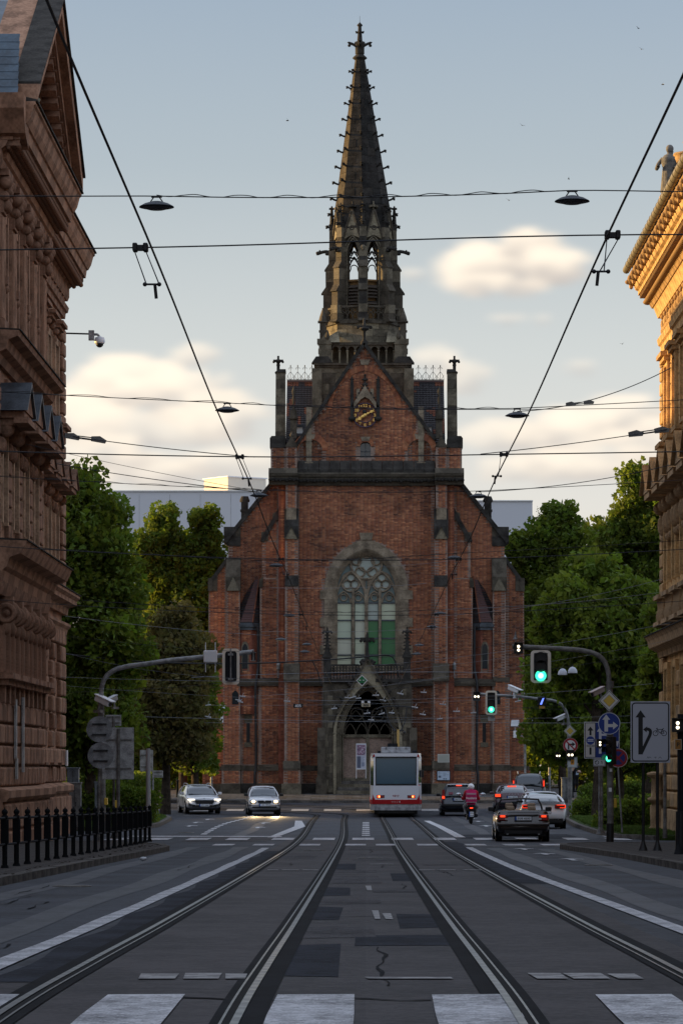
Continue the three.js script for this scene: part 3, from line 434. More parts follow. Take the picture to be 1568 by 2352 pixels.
  part('finial', [bx(fx(838) - .05, fx(838) + .05, fy(890), fy(860), .02, .12), sph(fx(838), fy(872), .08, .12, 1.6, .6, 1, 7), sph(fx(838), fy(884), .08, .13, 1.3, 1, 1, 7), sph(fx(838), fy(862), .08, .07)], M.soot, cn);
  for (const s of [-1, 1]) for (let k = 0; k < 4; k++) part('crocket', sph(fx(838 + s * (6 + k * 7)), fy(892 + k * 11), .18, .075, 1, .8, 1, 6), M.soot, cn);
  part('canopy_panel', [bx(fx(818), fx(826), fy(915), fy(893), -.05, .05), bx(fx(850), fx(858), fy(915), fy(893), -.05, .05)], M.winStone, cn);
}
// ---- corner piers beside the gable, pinnacles, front buttresses, aisles (both sides)
both((m, s) => {
  const X = (a, b) => { const p = fx(m(a)), q = fx(m(b)); return [Math.min(p, q), Math.max(p, q)]; }, R = (x0, y0, x1, y1) => { const [a, b] = X(x0, x1); return [[a, fy(y1)], [b, fy(y1)], [b, fy(y0)], [a, fy(y0)]]; };
  const B = (x0, x1, y0, y1, z0, z1) => { const [a, b] = X(x0, x1); return bx(a, b, fy(y1), fy(y0), z0, z1); };
  const E = (pts, z0, z1) => { let p = pts.map(([x, y]) => [fx(m(x)), fy(y)]); if (s > 0) p = p.reverse(); return ext(p, z0, z1); };
  // upper corner piers
  const pier = sub('corner_pier', church);
  brickWallPart('pier_brick', R(622, 1029, 657, 1078), -1.2, .25, pier); brickWallPart('pier_brick', R(657.5, 1028, 682, 1078), -1.2, .5, pier);
  part('pier_cap', [B(620, 656, 1007, 1029, -1.1, .32), E([[620, 1007], [656, 1007], [654, 1002], [624, 1002]], -1, .25)], M.soot, pier);
  part('pier_gablet', [E([[655, 1028], [684, 1028], [670, 1002]], -.9, .58), lathe([[.12, 0], [.14, .08], [.05, .2], [0, .3]], 6, fx(m(670)), fy(1003), .2)], M.ashlarDark, pier);
  for (let r = 0; r < 8; r++) { const y1 = 1007 - r * 20, y0 = Math.max(845, y1 - 20); if (y0 >= y1) continue; part('pier_block', B(631 + r * .15, 654, y0 + .3, y1 - .3, -2.2, -1.2), r % 3 ? M.ashlar : M.ashlarDark, pier); }
  part('pier_coping', [E([[630, 850], [655, 850], [655, 843], [640, 843]], -2.3, -1.1)], M.soot, pier);
  const cxp = fx(m(637.5));
  part('cross_finial', [bx(cxp - .09, cxp + .09, fy(846), fy(829), -1.8, -1.6), lathe([[.09, 0], [.13, .1], [.10, .22], [.2, .34], [.1, .4]], 6, cxp, fy(836), -1.7), bx(cxp - .29, cxp + .29, fy(824), fy(819), -1.85, -1.55), bx(cxp - .1, cxp + .1, fy(824), fy(819), -2, -1.4), bx(cxp - .06, cxp + .06, fy(819), fy(810), -1.76, -1.64), ...[-.26, .26].map((q) => sph(cxp + q, fy(824), -1.7, .075))], M.soot, pier);
  // inner small pinnacle standing in front of the roof
  part('roof_pinnacle', [B(666, 681, 940, 1005, -1.0, -.55), E([[664, 960], [683, 960], [673.5, 925]], -1.1, -.45), lathe([[.07, 0], [.1, .3], [.05, .5], [.12, .75], [.05, .95], [0, 1.1]], 6, fx(m(673.5)), fy(926), -.8)], M.ashlarDark, pier);
  // front buttress
  const bt = sub('front_buttress', church);
  brickWallPart('shaft_brick', R(657, 1116, 682, 1170), -.2, .8, bt);
  part('side_return', [B(640, 657, 1116, 1830, -.4, .3)], M.brickSide, bt); bond(R(641, 1116, 656.4, 1560), .304); bond(R(641, 1574, 652, 1762), .304);
  part('cap_block', [B(658, 681, 1170, 1197, -.2, 1.0)], M.winStone, bt);
  part('cap_slope', [extX([[.3, fy(1170)], [.55, fy(1170)], [1.2, fy(1211)], [1.28, fy(1238)], [.3, fy(1238)]], ...X(654, 658)), extX([[.3, fy(1170)], [.55, fy(1170)], [1.2, fy(1211)], [1.28, fy(1238)], [.3, fy(1238)]], ...X(681, 686.5)), extX([[.9, fy(1196)], [1.05, fy(1196)], [1.2, fy(1212)], [1.2, fy(1238)], [.9, fy(1238)]], ...X(658.2, 680.8))], M.soot, bt);
  part('cap_gablet', [E([[655, 1241], [685, 1241], [670, 1210]], .9, 1.36)], M.ashlarPale, bt);
  part('cap_gablet_edge', [E([[653, 1238], [656, 1241], [670, 1213], [684, 1241], [687, 1238], [670, 1206]], .9, 1.45)], M.soot, bt);
  brickWallPart('shaft_brick', R(656, 1241, 685.5, 1325), -.2, 1.25, bt);
  part('offset_slope', extX([[.0, fy(1324)], [1.25, fy(1324)], [1.46, fy(1347)], [1.46, fy(1349)], [0, fy(1349)]], ...X(655.5, 686)), M.soot, bt);
  brickWallPart('shaft_brick', R(656, 1349, 685.5, 1545), -.2, 1.4, bt);
  part('offset_slope', extX([[.0, fy(1525)], [1.42, fy(1525)], [1.62, fy(1552)], [1.78, fy(1562)], [1.78, fy(1566)], [0, fy(1566)]], ...X(652.5, 689)), M.ashlarDark, bt);
  brickWallPart('shaft_brick', R(654.5, 1566, 688, 1750), -.2, 1.6, bt);
  part('offset_slope', extX([[.0, fy(1748)], [1.62, fy(1748)], [1.82, fy(1764)], [1.82, fy(1768)], [0, fy(1768)]], ...X(651.5, 691)), M.ashlarDark, bt);
  brickWallPart('plinth_brick', R(652.5, 1768, 690.5, 1800), -.2, 1.75, bt);
  part('base_stone', [B(648, 693, 1800, 1830, -.2, 1.95)], M.ashlar, bt);
  // side-set buttress with raking caps (its steps show in profile)
  const sb = sub('side_buttress', church);
  brickWallPart('shaft_brick', P2([[602, 1242], [642, 1242], [642, 1180], [634, 1190], [604, 1238]].map(([x, y]) => [m(x), y])), -1.5, -.1, sb);
  brickWallPart('shaft_brick', R(602, 1242, 642, 1330), -1.5, -.1, sb); brickWallPart('shaft_brick', R(597, 1330, 642, 1558), -1.5, -.08, sb); brickWallPart('shaft_brick', R(594, 1574, 652, 1758), -1.5, .06, sb); brickWallPart('plinth_brick', R(592, 1770, 652, 1800), -1.5, .2, sb);
  part('base_stone', B(589, 652, 1800, 1830, -1.5, .35), M.ashlarDark, sb);
  part('raking_cap', [E([[640, 1166], [646, 1174], [606, 1246], [598, 1242], [600, 1236]], -1.5, .05)], M.soot, sb); part('cap_block', [E([[600, 1242], [616, 1242], [616, 1222], [600, 1222]], -1.4, .02), E([[626, 1195], [640, 1195], [640, 1172], [626, 1180]], -1.4, .03), E([[594, 1349], [604, 1349], [604, 1325], [596, 1330]], -1.4, .0)], M.ashlarDark, sb);
  part('string_course', extX([[-.6, fy(1576)], [.2, fy(1576)], [.24, fy(1570)], [.12, fy(1560)], [-.6, fy(1558)]], ...X(545, 652)), M.ashlarDark, sb);
  part('plinth_course', extX([[-.6, fy(1770)], [.26, fy(1770)], [.2, fy(1762)], [.05, fy(1756)], [-.6, fy(1756)]], ...X(590, 652)), M.ashlarDark, sb);
  // aisle wall with raking coping
  const ai = sub('aisle_front', church);
  const AW = [[642, 1116], [620, 1116], [517, 1246], [523, 1250], [523, 1640], [642, 1640]].map(([x, y]) => [fx(m(x)), fy(y)]);
  part('aisle_wall', ext(s > 0 ? AW.slice().reverse() : AW, -2.6, -.9), M.mortar, ai); bond(AW, -.896);
  for (let k = 0; k < 9; k++) { const t0 = k / 9 + .001, t1 = (k + 1) / 9 - .001, p = (t, o) => [lerp(622, 515, t) + o * .78, lerp(1108, 1243, t) + o * .6]; part('coping_stone', E([p(t0, -4), p(t1, -4), p(t1, 5), p(t0, 5)], -2.7, -.7), M.soot, ai); }
  part('kneeler_stone', [B(513, 540, 1208, 1230, -2.4, -.75), E([[513, 1230], [552, 1230], [552, 1252], [522, 1252], [513, 1245]], -2.4, -.82)], M.soot, ai);
  part('kneeler_block', E([[540, 1214], [552, 1207], [552, 1230], [540, 1230]], -2.4, -.84), M.ashlarDark, ai);
  part('aisle_chimney', [B(548, 564, 1140, 1210, -5, -4.4), lathe([[.28, 0], [.3, .1], [.22, .3], [.2, .34]], 8, fx(m(556)), fy(1140), -4.7), B(546, 566, 1158, 1163, -5.05, -4.35)], M.soot, ai);
  // stair turret with steep tiled roof
  const tu = sub('stair_turret', church);
  const tx = fx(m(566)), tw = .78, oct = (r, n = 8, o = Math.PI / 8) => Array.from({ length: n }, (_, k) => [tx + r * Math.cos(o + k * Math.PI * 2 / n), -.75 + r * Math.sin(o + k * Math.PI * 2 / n)]);
  part('turret_wall', extY(oct(.76), fy(1640), fy(1440)), M.brickSide, tu); bond([[tx - .26, fy(1640)], [tx + .26, fy(1640)], [tx + .26, fy(1446)], [tx - .26, fy(1446)]], -.04, [arch(tx - .08, .2, fy(1540), fy(1490), fy(1474), 5)]);
  part('turret_slit', [ext(arch(tx - .08, .15, fy(1536), fy(1490), fy(1478), 5), -.2, -.03)], M.windowDark, tu); part('turret_slit_frame', [ext(arch(tx - .08, .22, fy(1545), fy(1490), fy(1470), 5), -.2, -.045, [arch(tx - .08, .15, fy(1540), fy(1490), fy(1478), 5)])], M.ashlar, tu);
  part('turret_cornice', [extY(oct(.96), fy(1440), fy(1434)), extY(oct(.86), fy(1447), fy(1440)), extY(oct(.90), fy(1434), fy(1430))], M.lead, tu);
  { // roof slopes up to one side, tile course by course
    const ap = [fx(m(600)), fy(1286), -1.3], n = 26, base = oct(.92, 8); const gs = [], mats = [[], []]; reseed(99);
    for (let k = 0; k < 8; k++) { const a = base[k], b = base[(k + 1) % 8]; for (let r = 0; r < n; r++) { const t0 = r / n, t1 = (r + 1.12) / n, q = (p, t, o) => [lerp(p[0], ap[0], t), lerp(fy(1430), ap[1], t) + o, lerp(p[1], ap[2], t)]; const c = [...q(a, t0, .035), ...q(b, t0, .035), ...q(b, Math.min(t1, 1), 0), ...q(a, t0, .035), ...q(b, Math.min(t1, 1), 0), ...q(a, Math.min(t1, 1), 0)]; const g = new THREE.BufferGeometry(); g.setAttribute('position', new THREE.Float32BufferAttribute(c, 3)); g.computeVertexNormals(); mats[(k % 4 === 1 || rnd() < .12) ? 1 : 0].push(g); } }
    part('roof_tile_course', mats[0], M.tileDark, tu); part('roof_tile_course', mats[1], mat(.085, .038, .034, .7), tu); }
  part('turret_hip', [tube([V(...[oct(.93)[s > 0 ? 1 : 2]].map(([x, z]) => [x, fy(1430), z])[0]), V(fx(m(600)), fy(1286), -1.25)], .05, 2, 5)], M.tileRed, tu);
  // outer corner buttress
  const ob = sub('outer_buttress', church);
  part('cap_stone', [extX([[-1, fy(1281)], [-.55, fy(1281)], [.1, fy(1325)], [.1, fy(1357)], [-1, fy(1357)]], ...X(519, 552.5))], M.ashlarDark, ob);
  part('cap_gablet', [E([[521, 1357], [551, 1357], [536, 1326]], -.5, .2)], M.ashlar, ob);
  brickWallPart('shaft_brick', R(521.5, 1357, 551, 1562), -1.2, .05, ob); brickWallPart('shaft_brick', R(513, 1562, 552, 1758), -1.2, .15, ob); brickWallPart('plinth_brick', R(510, 1770, 552, 1800), -1.2, .3, ob); part('base_stone', B(506, 553, 1800, 1830, -1.2, .45), M.ashlarDark, ob);
  part('plinth_course', B(509, 553, 1757, 1770, -1.2, .32), M.ashlarDark, ob); part('string_course', B(512, 552, 1556, 1566, -1.2, .22), M.ashlarDark, ob);
  const OW = [[521, 1282], [519, 1286], [486, 1328], [478, 1340], [477, 1800], [521, 1800]].map(([x, y]) => [fx(m(x)), fy(y)]);
  part('outer_wall', ext(s > 0 ? OW.slice().reverse() : OW, -3, -.9), M.mortar, ob); bond(OW, -.896);
  part('raking_cap', E([[519, 1278], [523, 1286], [490, 1332], [482, 1328]], -2.6, -.8), M.soot, ob);
  part('kneeler_stone', [B(476.5, 487, 1326, 1356, -2.6, -.75), E([[487, 1330], [498, 1318], [498, 1356], [487, 1356]], -2.6, -.82)], M.ashlarDark, ob);
  part('plinth_brick', B(464, 510, 1770, 1800, -3, -.6), M.brickSide, ob); bond(R(464.5, 1770, 510, 1799), -.596); part('base_stone', B(462, 512, 1800, 1830, -3, -.45), M.ashlarDark, ob); part('plinth_course', B(466, 512, 1760, 1770, -3, -.65), M.ashlarDark, ob);
  // low wall between the buttresses under the turret
  const lw = sub('aisle_base', church);
  brickWallPart('base_brick', R(552, 1640, 594, 1758), -1.5, -.3, lw); brickWallPart('base_brick', R(552, 1576, 594, 1640), -1.5, -.28, lw); brickWallPart('plinth_brick', R(553, 1770, 592, 1800), -1.5, -.1, lw); part('base_stone', B(553, 590, 1800, 1830, -1.5, .0), M.soot, lw); part('plinth_course', B(552, 592, 1758, 1770, -1.5, -.06), M.ashlarDark, lw);
  part('small_window', [B(566, 574, 1660, 1705, -.4, -.27)], M.black, lw); for (const [p, q] of [[1705, 1716], [1640, 1660]]) part('small_window_frame', B(561, 579, p, q, -.4, -.24), M.ashlar, lw);
  part('dark_slit', ext(arch(fx(m(541)), .18, fy(1618), fy(1596), fy(1586), 5), -.5, .2), M.windowDark, ob);
  // downpipe
  part('downpipe', [tube([[593, 1440, .1], [593, 1535, .1], [590, 1556, .3], [588, 1570, .4], [588, 1760, .4], [586, 1780, .5], [586, 1822, .5]].map(([x, y, z]) => V(fx(m(x)), fy(y), z)), .075, 60, 7)], M.iron, church);
  // wall between buttress and main wall: plinth
  const mb = sub('main_plinth', church);
  brickWallPart('plinth_brick', R(690, 1770, 742, 1800), -.3, .2, mb); part('base_stone', B(692, 744, 1800, 1830, -.3, .3), M.soot, mb); part('plinth_course', B(688, 742, 1758, 1770, -.3, .26), M.ashlarDark, mb);
  part('string_course', extX([[-.2, fy(1576)], [.2, fy(1576)], [.24, fy(1570)], [.12, fy(1560)], [-.2, fy(1558)]], ...X(688, 740)), M.ashlarDark, mb);
  part('wall_lantern', [bx(fx(m(640)) - .12, fx(m(640)) + .12, fy(1545), fy(1515), .5, .7)].map(() => lathe([[.06, 0], [.16, .1], [.14, .4], [.18, .45], [0, .62]], 6, fx(m(668)) , fy(1545), 1.9)).slice(0, 0).concat([lathe([[.03, 0], [.12, .06], [.11, .3], [.14, .34], [0, .5]], 6, fx(m(640)), fy(1540), .5), cyl(V(fx(m(640)), fy(1558), .5), V(fx(m(640)), fy(1540), .5), .03), cyl(V(fx(m(640)), fy(1556), -.1), V(fx(m(640)), fy(1556), .5), .03)]), M.galv, church);
});
{ // ---- entrance porch
  const po = sub('portal', church), zf = 1.1;
  const door = arch(fx(844), 1.34, fy(1823), fy(1690), fy(1588), 12);
  const block = P2([[742, 1826], [944, 1826], [944, 1568], [742, 1568]]);
  part('porch_wall', ext(block, -.1, zf, [arch(fx(844), 1.95, fy(1830) , fy(1680), fy(1568.5) - .02, 12).map(([x, y]) => [x, Math.max(y, fy(1825))])]), M.ashlarDark, po);
  reseed(44); // facing stones either side of the doorway
  for (let r = 0; r < 17; r++) for (const sd of [-1, 1]) { const y0 = fy(1820) + r * .37; const xo = fx(844) + sd * 2.48, xi = fx(844) + sd * (y0 > fy(1680) ? 1.98 + .0 : 1.98), mid = lerp(xo, xi, r % 2 ? .55 : .4); if (y0 > fy(1585)) continue; for (const [a, b] of [[xo, mid], [mid, xi]]) part('facing_stone', bx(Math.min(a, b) + .008, Math.max(a, b) - .008, y0 + .006, y0 + .364, zf - .05, zf + .03 + rnd(0, .015)), rnd() < .4 ? M.ashlar : M.ashlarDark, po); }
  const rise = (o) => fy(1690) + 2.62 + (o - 1.38) * .75;
  for (const [o, i, z0, z1] of [[1.96, 1.80, .2, zf + .1], [1.80, 1.66, .1, zf - .12], [1.66, 1.52, 0, zf - .34], [1.52, 1.38, -.1, zf - .56]]) { const A = arch(fx(844), o, fy(1823), fy(1690), rise(o), 14), B = arch(fx(844), i, fy(1823), fy(1690), rise(i), 14); part('archivolt', ext([...A, ...B.slice().reverse()], z0, z1), o > 1.9 ? M.ashlarPale : M.ashlar, po); }
  for (const sd of [-1, 1]) for (let k = 0; k < 5; k++) part('jamb_shaft', [cyl(V(fx(844) + sd * (1.42 + k * .13), fy(1800), zf - .55 + k * .15), V(fx(844) + sd * (1.42 + k * .13), fy(1690), zf - .55 + k * .15), .045), sph(fx(844) + sd * (1.42 + k * .13), fy(1686), zf - .55 + k * .15, .08, 1, 1.2, 1, 6)], M.ashlar, po);
  reseed(8); for (let k = 2; k < 26; k++) { const A = arch(fx(844), 1.73, fy(1823), fy(1690), rise(1.73), 13); if (k < A.length - 1) part('leaf_carving', sph(A[k][0], A[k][1], zf - .02, .085, 1, 1, .7, 6), M.ashlarDark, po); }
  part('tympanum', ext(arch(fx(844), 1.38, fy(1692), fy(1690), rise(1.38), 12), -.12, 0), M.ashlarDark, po);
  for (const sd of [-1, 1]) { part('tympanum_tracery', [ring(fx(844) + sd * .62, fy(1640), .04, .36, .05, 24), tube(arch(fx(844) + sd * .68, .66, fy(1690), fy(1688), fy(1632), 8).slice(1, -1).map(([x, y]) => V(x, y, .04)), .045, 24, 5), ...[-1, 1].map((q) => tube(arch(fx(844) + sd * .68 + q * .33, .31, fy(1690), fy(1688), fy(1662), 6).slice(1, -1).map(([x, y]) => V(x, y, .03)), .035, 16, 5))], M.ashlarDark, po); }
  part('lintel', [bx(fx(844) - 1.38, fx(844) + 1.38, fy(1694), fy(1687), -.05, .12)], M.ashlar, po); part('door_post', [bx(fx(844) - .09, fx(844) + .09, fy(1786), fy(1692), -.1, .1)], M.ashlar, po);
  for (const sd of [-1, 1]) {
    const dl = sub('door_leaf', po); const c = fx(844) + sd * .70;
    for (let k = 0; k < 6; k++) part('plank', bx(c - .60 + k * .2 + .006, c - .60 + (k + 1) * .2 - .006, fy(1786), fy(1693), -.14, -.06 + (k % 2) * .008), M.wood, dl);
    for (const y of [1715, 1762]) part('hinge_scroll', [bx(c - .62, c + .62, fy(y) - .022, fy(y) + .022, -.05, -.025), ring(c - sd * -.30, fy(y) + .0, -.035, .24, .025, 22), ...[0, 1, 2, 3].map((q) => sph(c + sd * .30 + .11 * Math.cos(q * 1.57 + .78), fy(y) + .11 * Math.sin(q * 1.57 + .78), -.035, .05, 1, 1, .4, 6)), ...[0, 1, 2].map((q) => sph(c - sd * .42 + .1 * Math.cos(q * 2.1), fy(y) + .1 * Math.sin(q * 2.1), -.035, .055, 1, 1, .4, 6)), ...[0, 1, 2].map((q) => sph(c + sd * .05 + .09 * Math.cos(q * 2.1 + 1), fy(y + (q - 1) * 5), -.035, .05, 1, 1, .4, 6))], M.ironGloss, dl);
  }
  // porch gable with crockets, finial
  const slopeBar = (x0, y0, x1, y1, w) => { const a = [fx(x0), fy(y0)], b = [fx(x1), fy(y1)], L = Math.hypot(b[0] - a[0], b[1] - a[1]), nx = -(b[1] - a[1]) / L * w, ny = (b[0] - a[0]) / L * w; return ext([[a[0] - nx, a[1] - ny], [b[0] - nx, b[1] - ny], [b[0] + nx, b[1] + ny], [a[0] + nx, a[1] + ny]], zf - .1, zf + .32); };
  part('porch_gable', ext(P2([[800, 1600], [844, 1518], [888, 1600], [878, 1604], [870, 1592], [844, 1566], [818, 1592], [810, 1604]]), zf - .2, zf + .16), M.ashlarPale, po);
  part('gable_rib', [slopeBar(844, 1512, 775, 1640, .06), slopeBar(844, 1512, 913, 1640, .06)], M.ashlarDark, po);
  for (const sd of [-1, 1]) for (let k = 0; k < 7; k++) part('crocket', [sph(fx(844 + sd * (12 + k * 9)), fy(1525 + k * 16.5), zf + .2, .13, 1.1, 1, 1, 7), sph(fx(844 + sd * (16 + k * 9)), fy(1522 + k * 16.5), zf + .25, .08, 1, 1, 1, 6)], M.soot, po);
  part('finial', [lathe([[.16, 0], [.1, .5], [.09, 1.0], [.2, 1.12], [.1, 1.22], [.08, 1.42]], 6, fx(843), fy(1516), zf + .1), bx(fx(843) - .40, fx(843) + .40, fy(1473), fy(1466), zf, zf + .2), ...[-.36, .36, -.16, .16].map((q) => sph(fx(843) + q, fy(1474), zf + .1, .09)), cyl(V(fx(843), fy(1468), zf + .1), V(fx(843), fy(1454), zf + .1), .06, .04), ...[-1, 1].map((q) => sph(fx(843) + q * .22, fy(1519), zf + .15, .14, 1.2, .7, 1, 7))], M.soot, po);
  // parapet with tracery either side
  for (const sd of [-1, 1]) { const a = sd < 0 ? 760 : 862, b = sd < 0 ? 824 : 926; const n = 9; part('parapet_rail', bx(fx(a), fx(b), fy(1531), fy(1527), zf - .1, zf + .14), M.soot, po); part('parapet_foot', bx(fx(a), fx(b), fy(1568), fy(1560), zf - .1, zf + .2), M.soot, po); for (let k = 0; k <= n; k++) part('parapet_bar', [bx(fx(lerp(a, b, k / n)) - .03, fx(lerp(a, b, k / n)) + .03, fy(1560), fy(1531), zf - .02, zf + .06), ring(fx(lerp(a, b, Math.min(1, (k + .5) / n))), fy(1538), zf + .02, .075, .02, 10, 4)], M.soot, po); }
  for (const X of [752, 934]) { part('porch_pinnacle', [bx(fx(X) - .2, fx(X) + .2, fy(1568), fy(1500), zf - .3, zf + .15), ext(P2([[X - 12, 1512], [X + 12, 1512], [X, 1484]]), zf - .3, zf + .2), lathe([[.16, 0], [.1, .5], [.07, 1.0], [.16, 1.05], [.07, 1.12], [.06, 1.3]], 6, fx(X), fy(1497), zf - .07), bx(fx(X) - .26, fx(X) + .26, fy(1454), fy(1450), zf - .2, zf + .06), ...[-.24, .24].map((q) => sph(fx(X) + q, fy(1455), zf - .07, .06)), cyl(V(fx(X), fy(1452), zf - .07), V(fx(X), fy(1442), zf - .07), .04), ...[0, 1, 2, 3, 4].flatMap((k) => [-1, 1].map((q) => sph(fx(X) + q * (.17 - k * .018), fy(1492 - k * 8), zf - .07, .06, 1.2, .7, 1, 6)))], M.soot, po); }
  // porch side buttresses
  for (const sd of [-1, 1]) { const X = fx(843) + sd * 2.62; part('porch_buttress', [bx(X - .22, X + .22, fy(1826), fy(1700), .0, zf + .35), extX([[0, fy(1700)], [zf + .35, fy(1700)], [zf, fy(1672)], [0, fy(1672)]], X - .22, X + .22), bx(X - .3, X + .3, fy(1826), fy(1785), 0, zf + .5)], M.ashlarDark, po); }
  // steps
  for (let k = 0; k < 5; k++) part('step', bx(fx(844) - 1.55 - k * .05, fx(844) + 1.55 + k * .05, fy(1826), fy(1786 + k * 7.4), -.1, .35 + k * .32), k % 2 ? M.kerb : M.ashlar, po);
}
{ // ---- nave body, aisle roofs and the transverse roof behind the gable
  const nv = sub('nave', church);
  part('nave_wall', [bx(fx(622), fx(1060), fy(1826), fy(1085), -34, -1.25), bx(fx(524), fx(1158), fy(1826), fy(1252), -34, -2.7)], M.brickSide, nv);
  const zr = -6, ze = -1.7, yr = fy(866) + .32, ye = fy(1012);
  for (const [a, b] of [[654, 738], [938, 1024]]) {
    const rf = sub('roof', church); const n = 28; const dk = [], rd = []; reseed(a);
    part('roof_bed', [extX([[zr, yr - .03], [ze, ye - .05], [ze - .3, ye - .3], [zr, ye - .3]], fx(a) + .02, fx(b) - .02)], M.tileDark, rf);
    for (let r = 0; r < n; r++) for (let c = 0; c < 12; c++) { const t0 = r / n, t1 = (r + 1.25) / n, x0 = lerp(fx(a), fx(b), c / 12), x1 = lerp(fx(a), fx(b), (c + 1) / 12) - .012; const red = (r > n - 3 ? vnoise(c * .5 + a, 1, 3) > .45 : vnoise(c * .45 + a * .3, r * .22, 8) > .72); const y0 = lerp(ye, yr, t0) + .05, y1 = lerp(ye, yr, Math.min(1, t1)) + .012, z0 = lerp(ze, zr, t0) + .05, z1 = lerp(ze, zr, Math.min(1, t1)) + .012; const g = new THREE.BufferGeometry(); const xm = (x0 + x1) / 2; g.setAttribute('position', new THREE.Float32BufferAttribute([x0, y0 + .02, z0, xm, y0 - .04, z0 + .02, x1, y0 + .02, z0, x0, y0 + .02, z0, x1, y0 + .02, z0, x1, y1, z1, x0, y0 + .02, z0, x1, y1, z1, x0, y1, z1], 3)); g.computeVertexNormals(); (red ? rd : dk).push(g); }
    const st = part('roof_tiles', dk, M.tileDark, rf); st.userData.kind = 'stuff'; if (rd.length) { const s2 = part('replaced_roof_tiles', rd, M.tileRed, rf); s2.userData.kind = 'stuff'; }
    part('ridge', [bx(fx(a), fx(b), yr, yr + .12, zr - .15, zr + .1)], mat(.10, .06, .055, .7), rf);
    part('roof_rear', extX([[zr, yr], [zr, ye - .3], [zr - 5, ye - .3]], fx(a), fx(b)), M.tileDark, rf);
    const wx = a < 800 ? 686 : 984; part('roof_light', [bx(fx(wx) - .2, fx(wx) + .2, fy(990), fy(974), -2.3, -1.9)], mat(.75, .75, .72, .3), rf); part('roof_light_frame', [bx(fx(wx) - .26, fx(wx) + .26, fy(996), fy(989), -2.3, -1.8), bx(fx(wx) - .26, fx(wx) + .26, fy(974), fy(968), -2.4, -1.8), bx(fx(wx) - .27, fx(wx) - .2, fy(996), fy(970), -2.4, -1.82), bx(fx(wx) + .2, fx(wx) + .27, fy(996), fy(970), -2.4, -1.82)], M.lead, rf);
    // iron cresting
    const cr = sub('ridge_cresting', church); part('crest_rail', [bx(fx(a), fx(b), yr + .14, yr + .17, zr - .02, zr + .02)], M.iron, cr);
    const nC = 5; for (let k = 0; k < nC; k++) { const x = lerp(fx(a), fx(b), (k + .5) / nC), h = (fx(b) - fx(a)) / nC / 2; part('crest_lily', [cyl(V(x, yr + .12, zr), V(x, yr + .95, zr), .014, .012, 5), sph(x, yr + .95, zr, .05, .6, 1.6, .6, 6), ring(x - .06, yr + .80, zr, .06, .012, 8, 4, 4), ring(x + .06, yr + .80, zr, .06, .012, 8, 4, 4), tube([V(x - h, yr + .15, zr), V(x - h * .7, yr + .42, zr), V(x, yr + .62, zr)], .012, 8, 4), tube([V(x + h, yr + .15, zr), V(x + h * .7, yr + .42, zr), V(x, yr + .62, zr)], .012, 8, 4), tube([V(x - h, yr + .4, zr), V(x - h * .3, yr + .2, zr), V(x, yr + .15, zr)], .01, 8, 4), tube([V(x + h, yr + .4, zr), V(x + h * .3, yr + .2, zr), V(x, yr + .15, zr)], .01, 8, 4)], M.iron, cr); }
  }
  part('nave_roof', [ext([[fx(620), fy(1085)], [fx(1060), fy(1085)], [fx(841), fy(860)]], -34, -8.5)], M.tileDark, nv);
  both((m, s) => { const p = [[622, 1108], [524, 1240], [524, 1262], [622, 1262]].map(([x, y]) => [fx(m(x)), fy(y)]); part('aisle_roof', ext(s > 0 ? p.reverse() : p, -34, -2.75), M.tileDark, nv); const d = [[596, 1128], [622, 1105], [622, 1128]].map(([x, y]) => [fx(m(x)), fy(y)]); part('dormer', [ext(s > 0 ? [[fx(598), fy(1142)], [fx(620), fy(1142)], [fx(620), fy(1112)], [fx(598), fy(1118)]] : [[fx(mir(620)), fy(1142)], [fx(mir(598)), fy(1142)], [fx(mir(598)), fy(1118)], [fx(mir(620)), fy(1112)]], -9, -6)], M.lead, nv); });
}
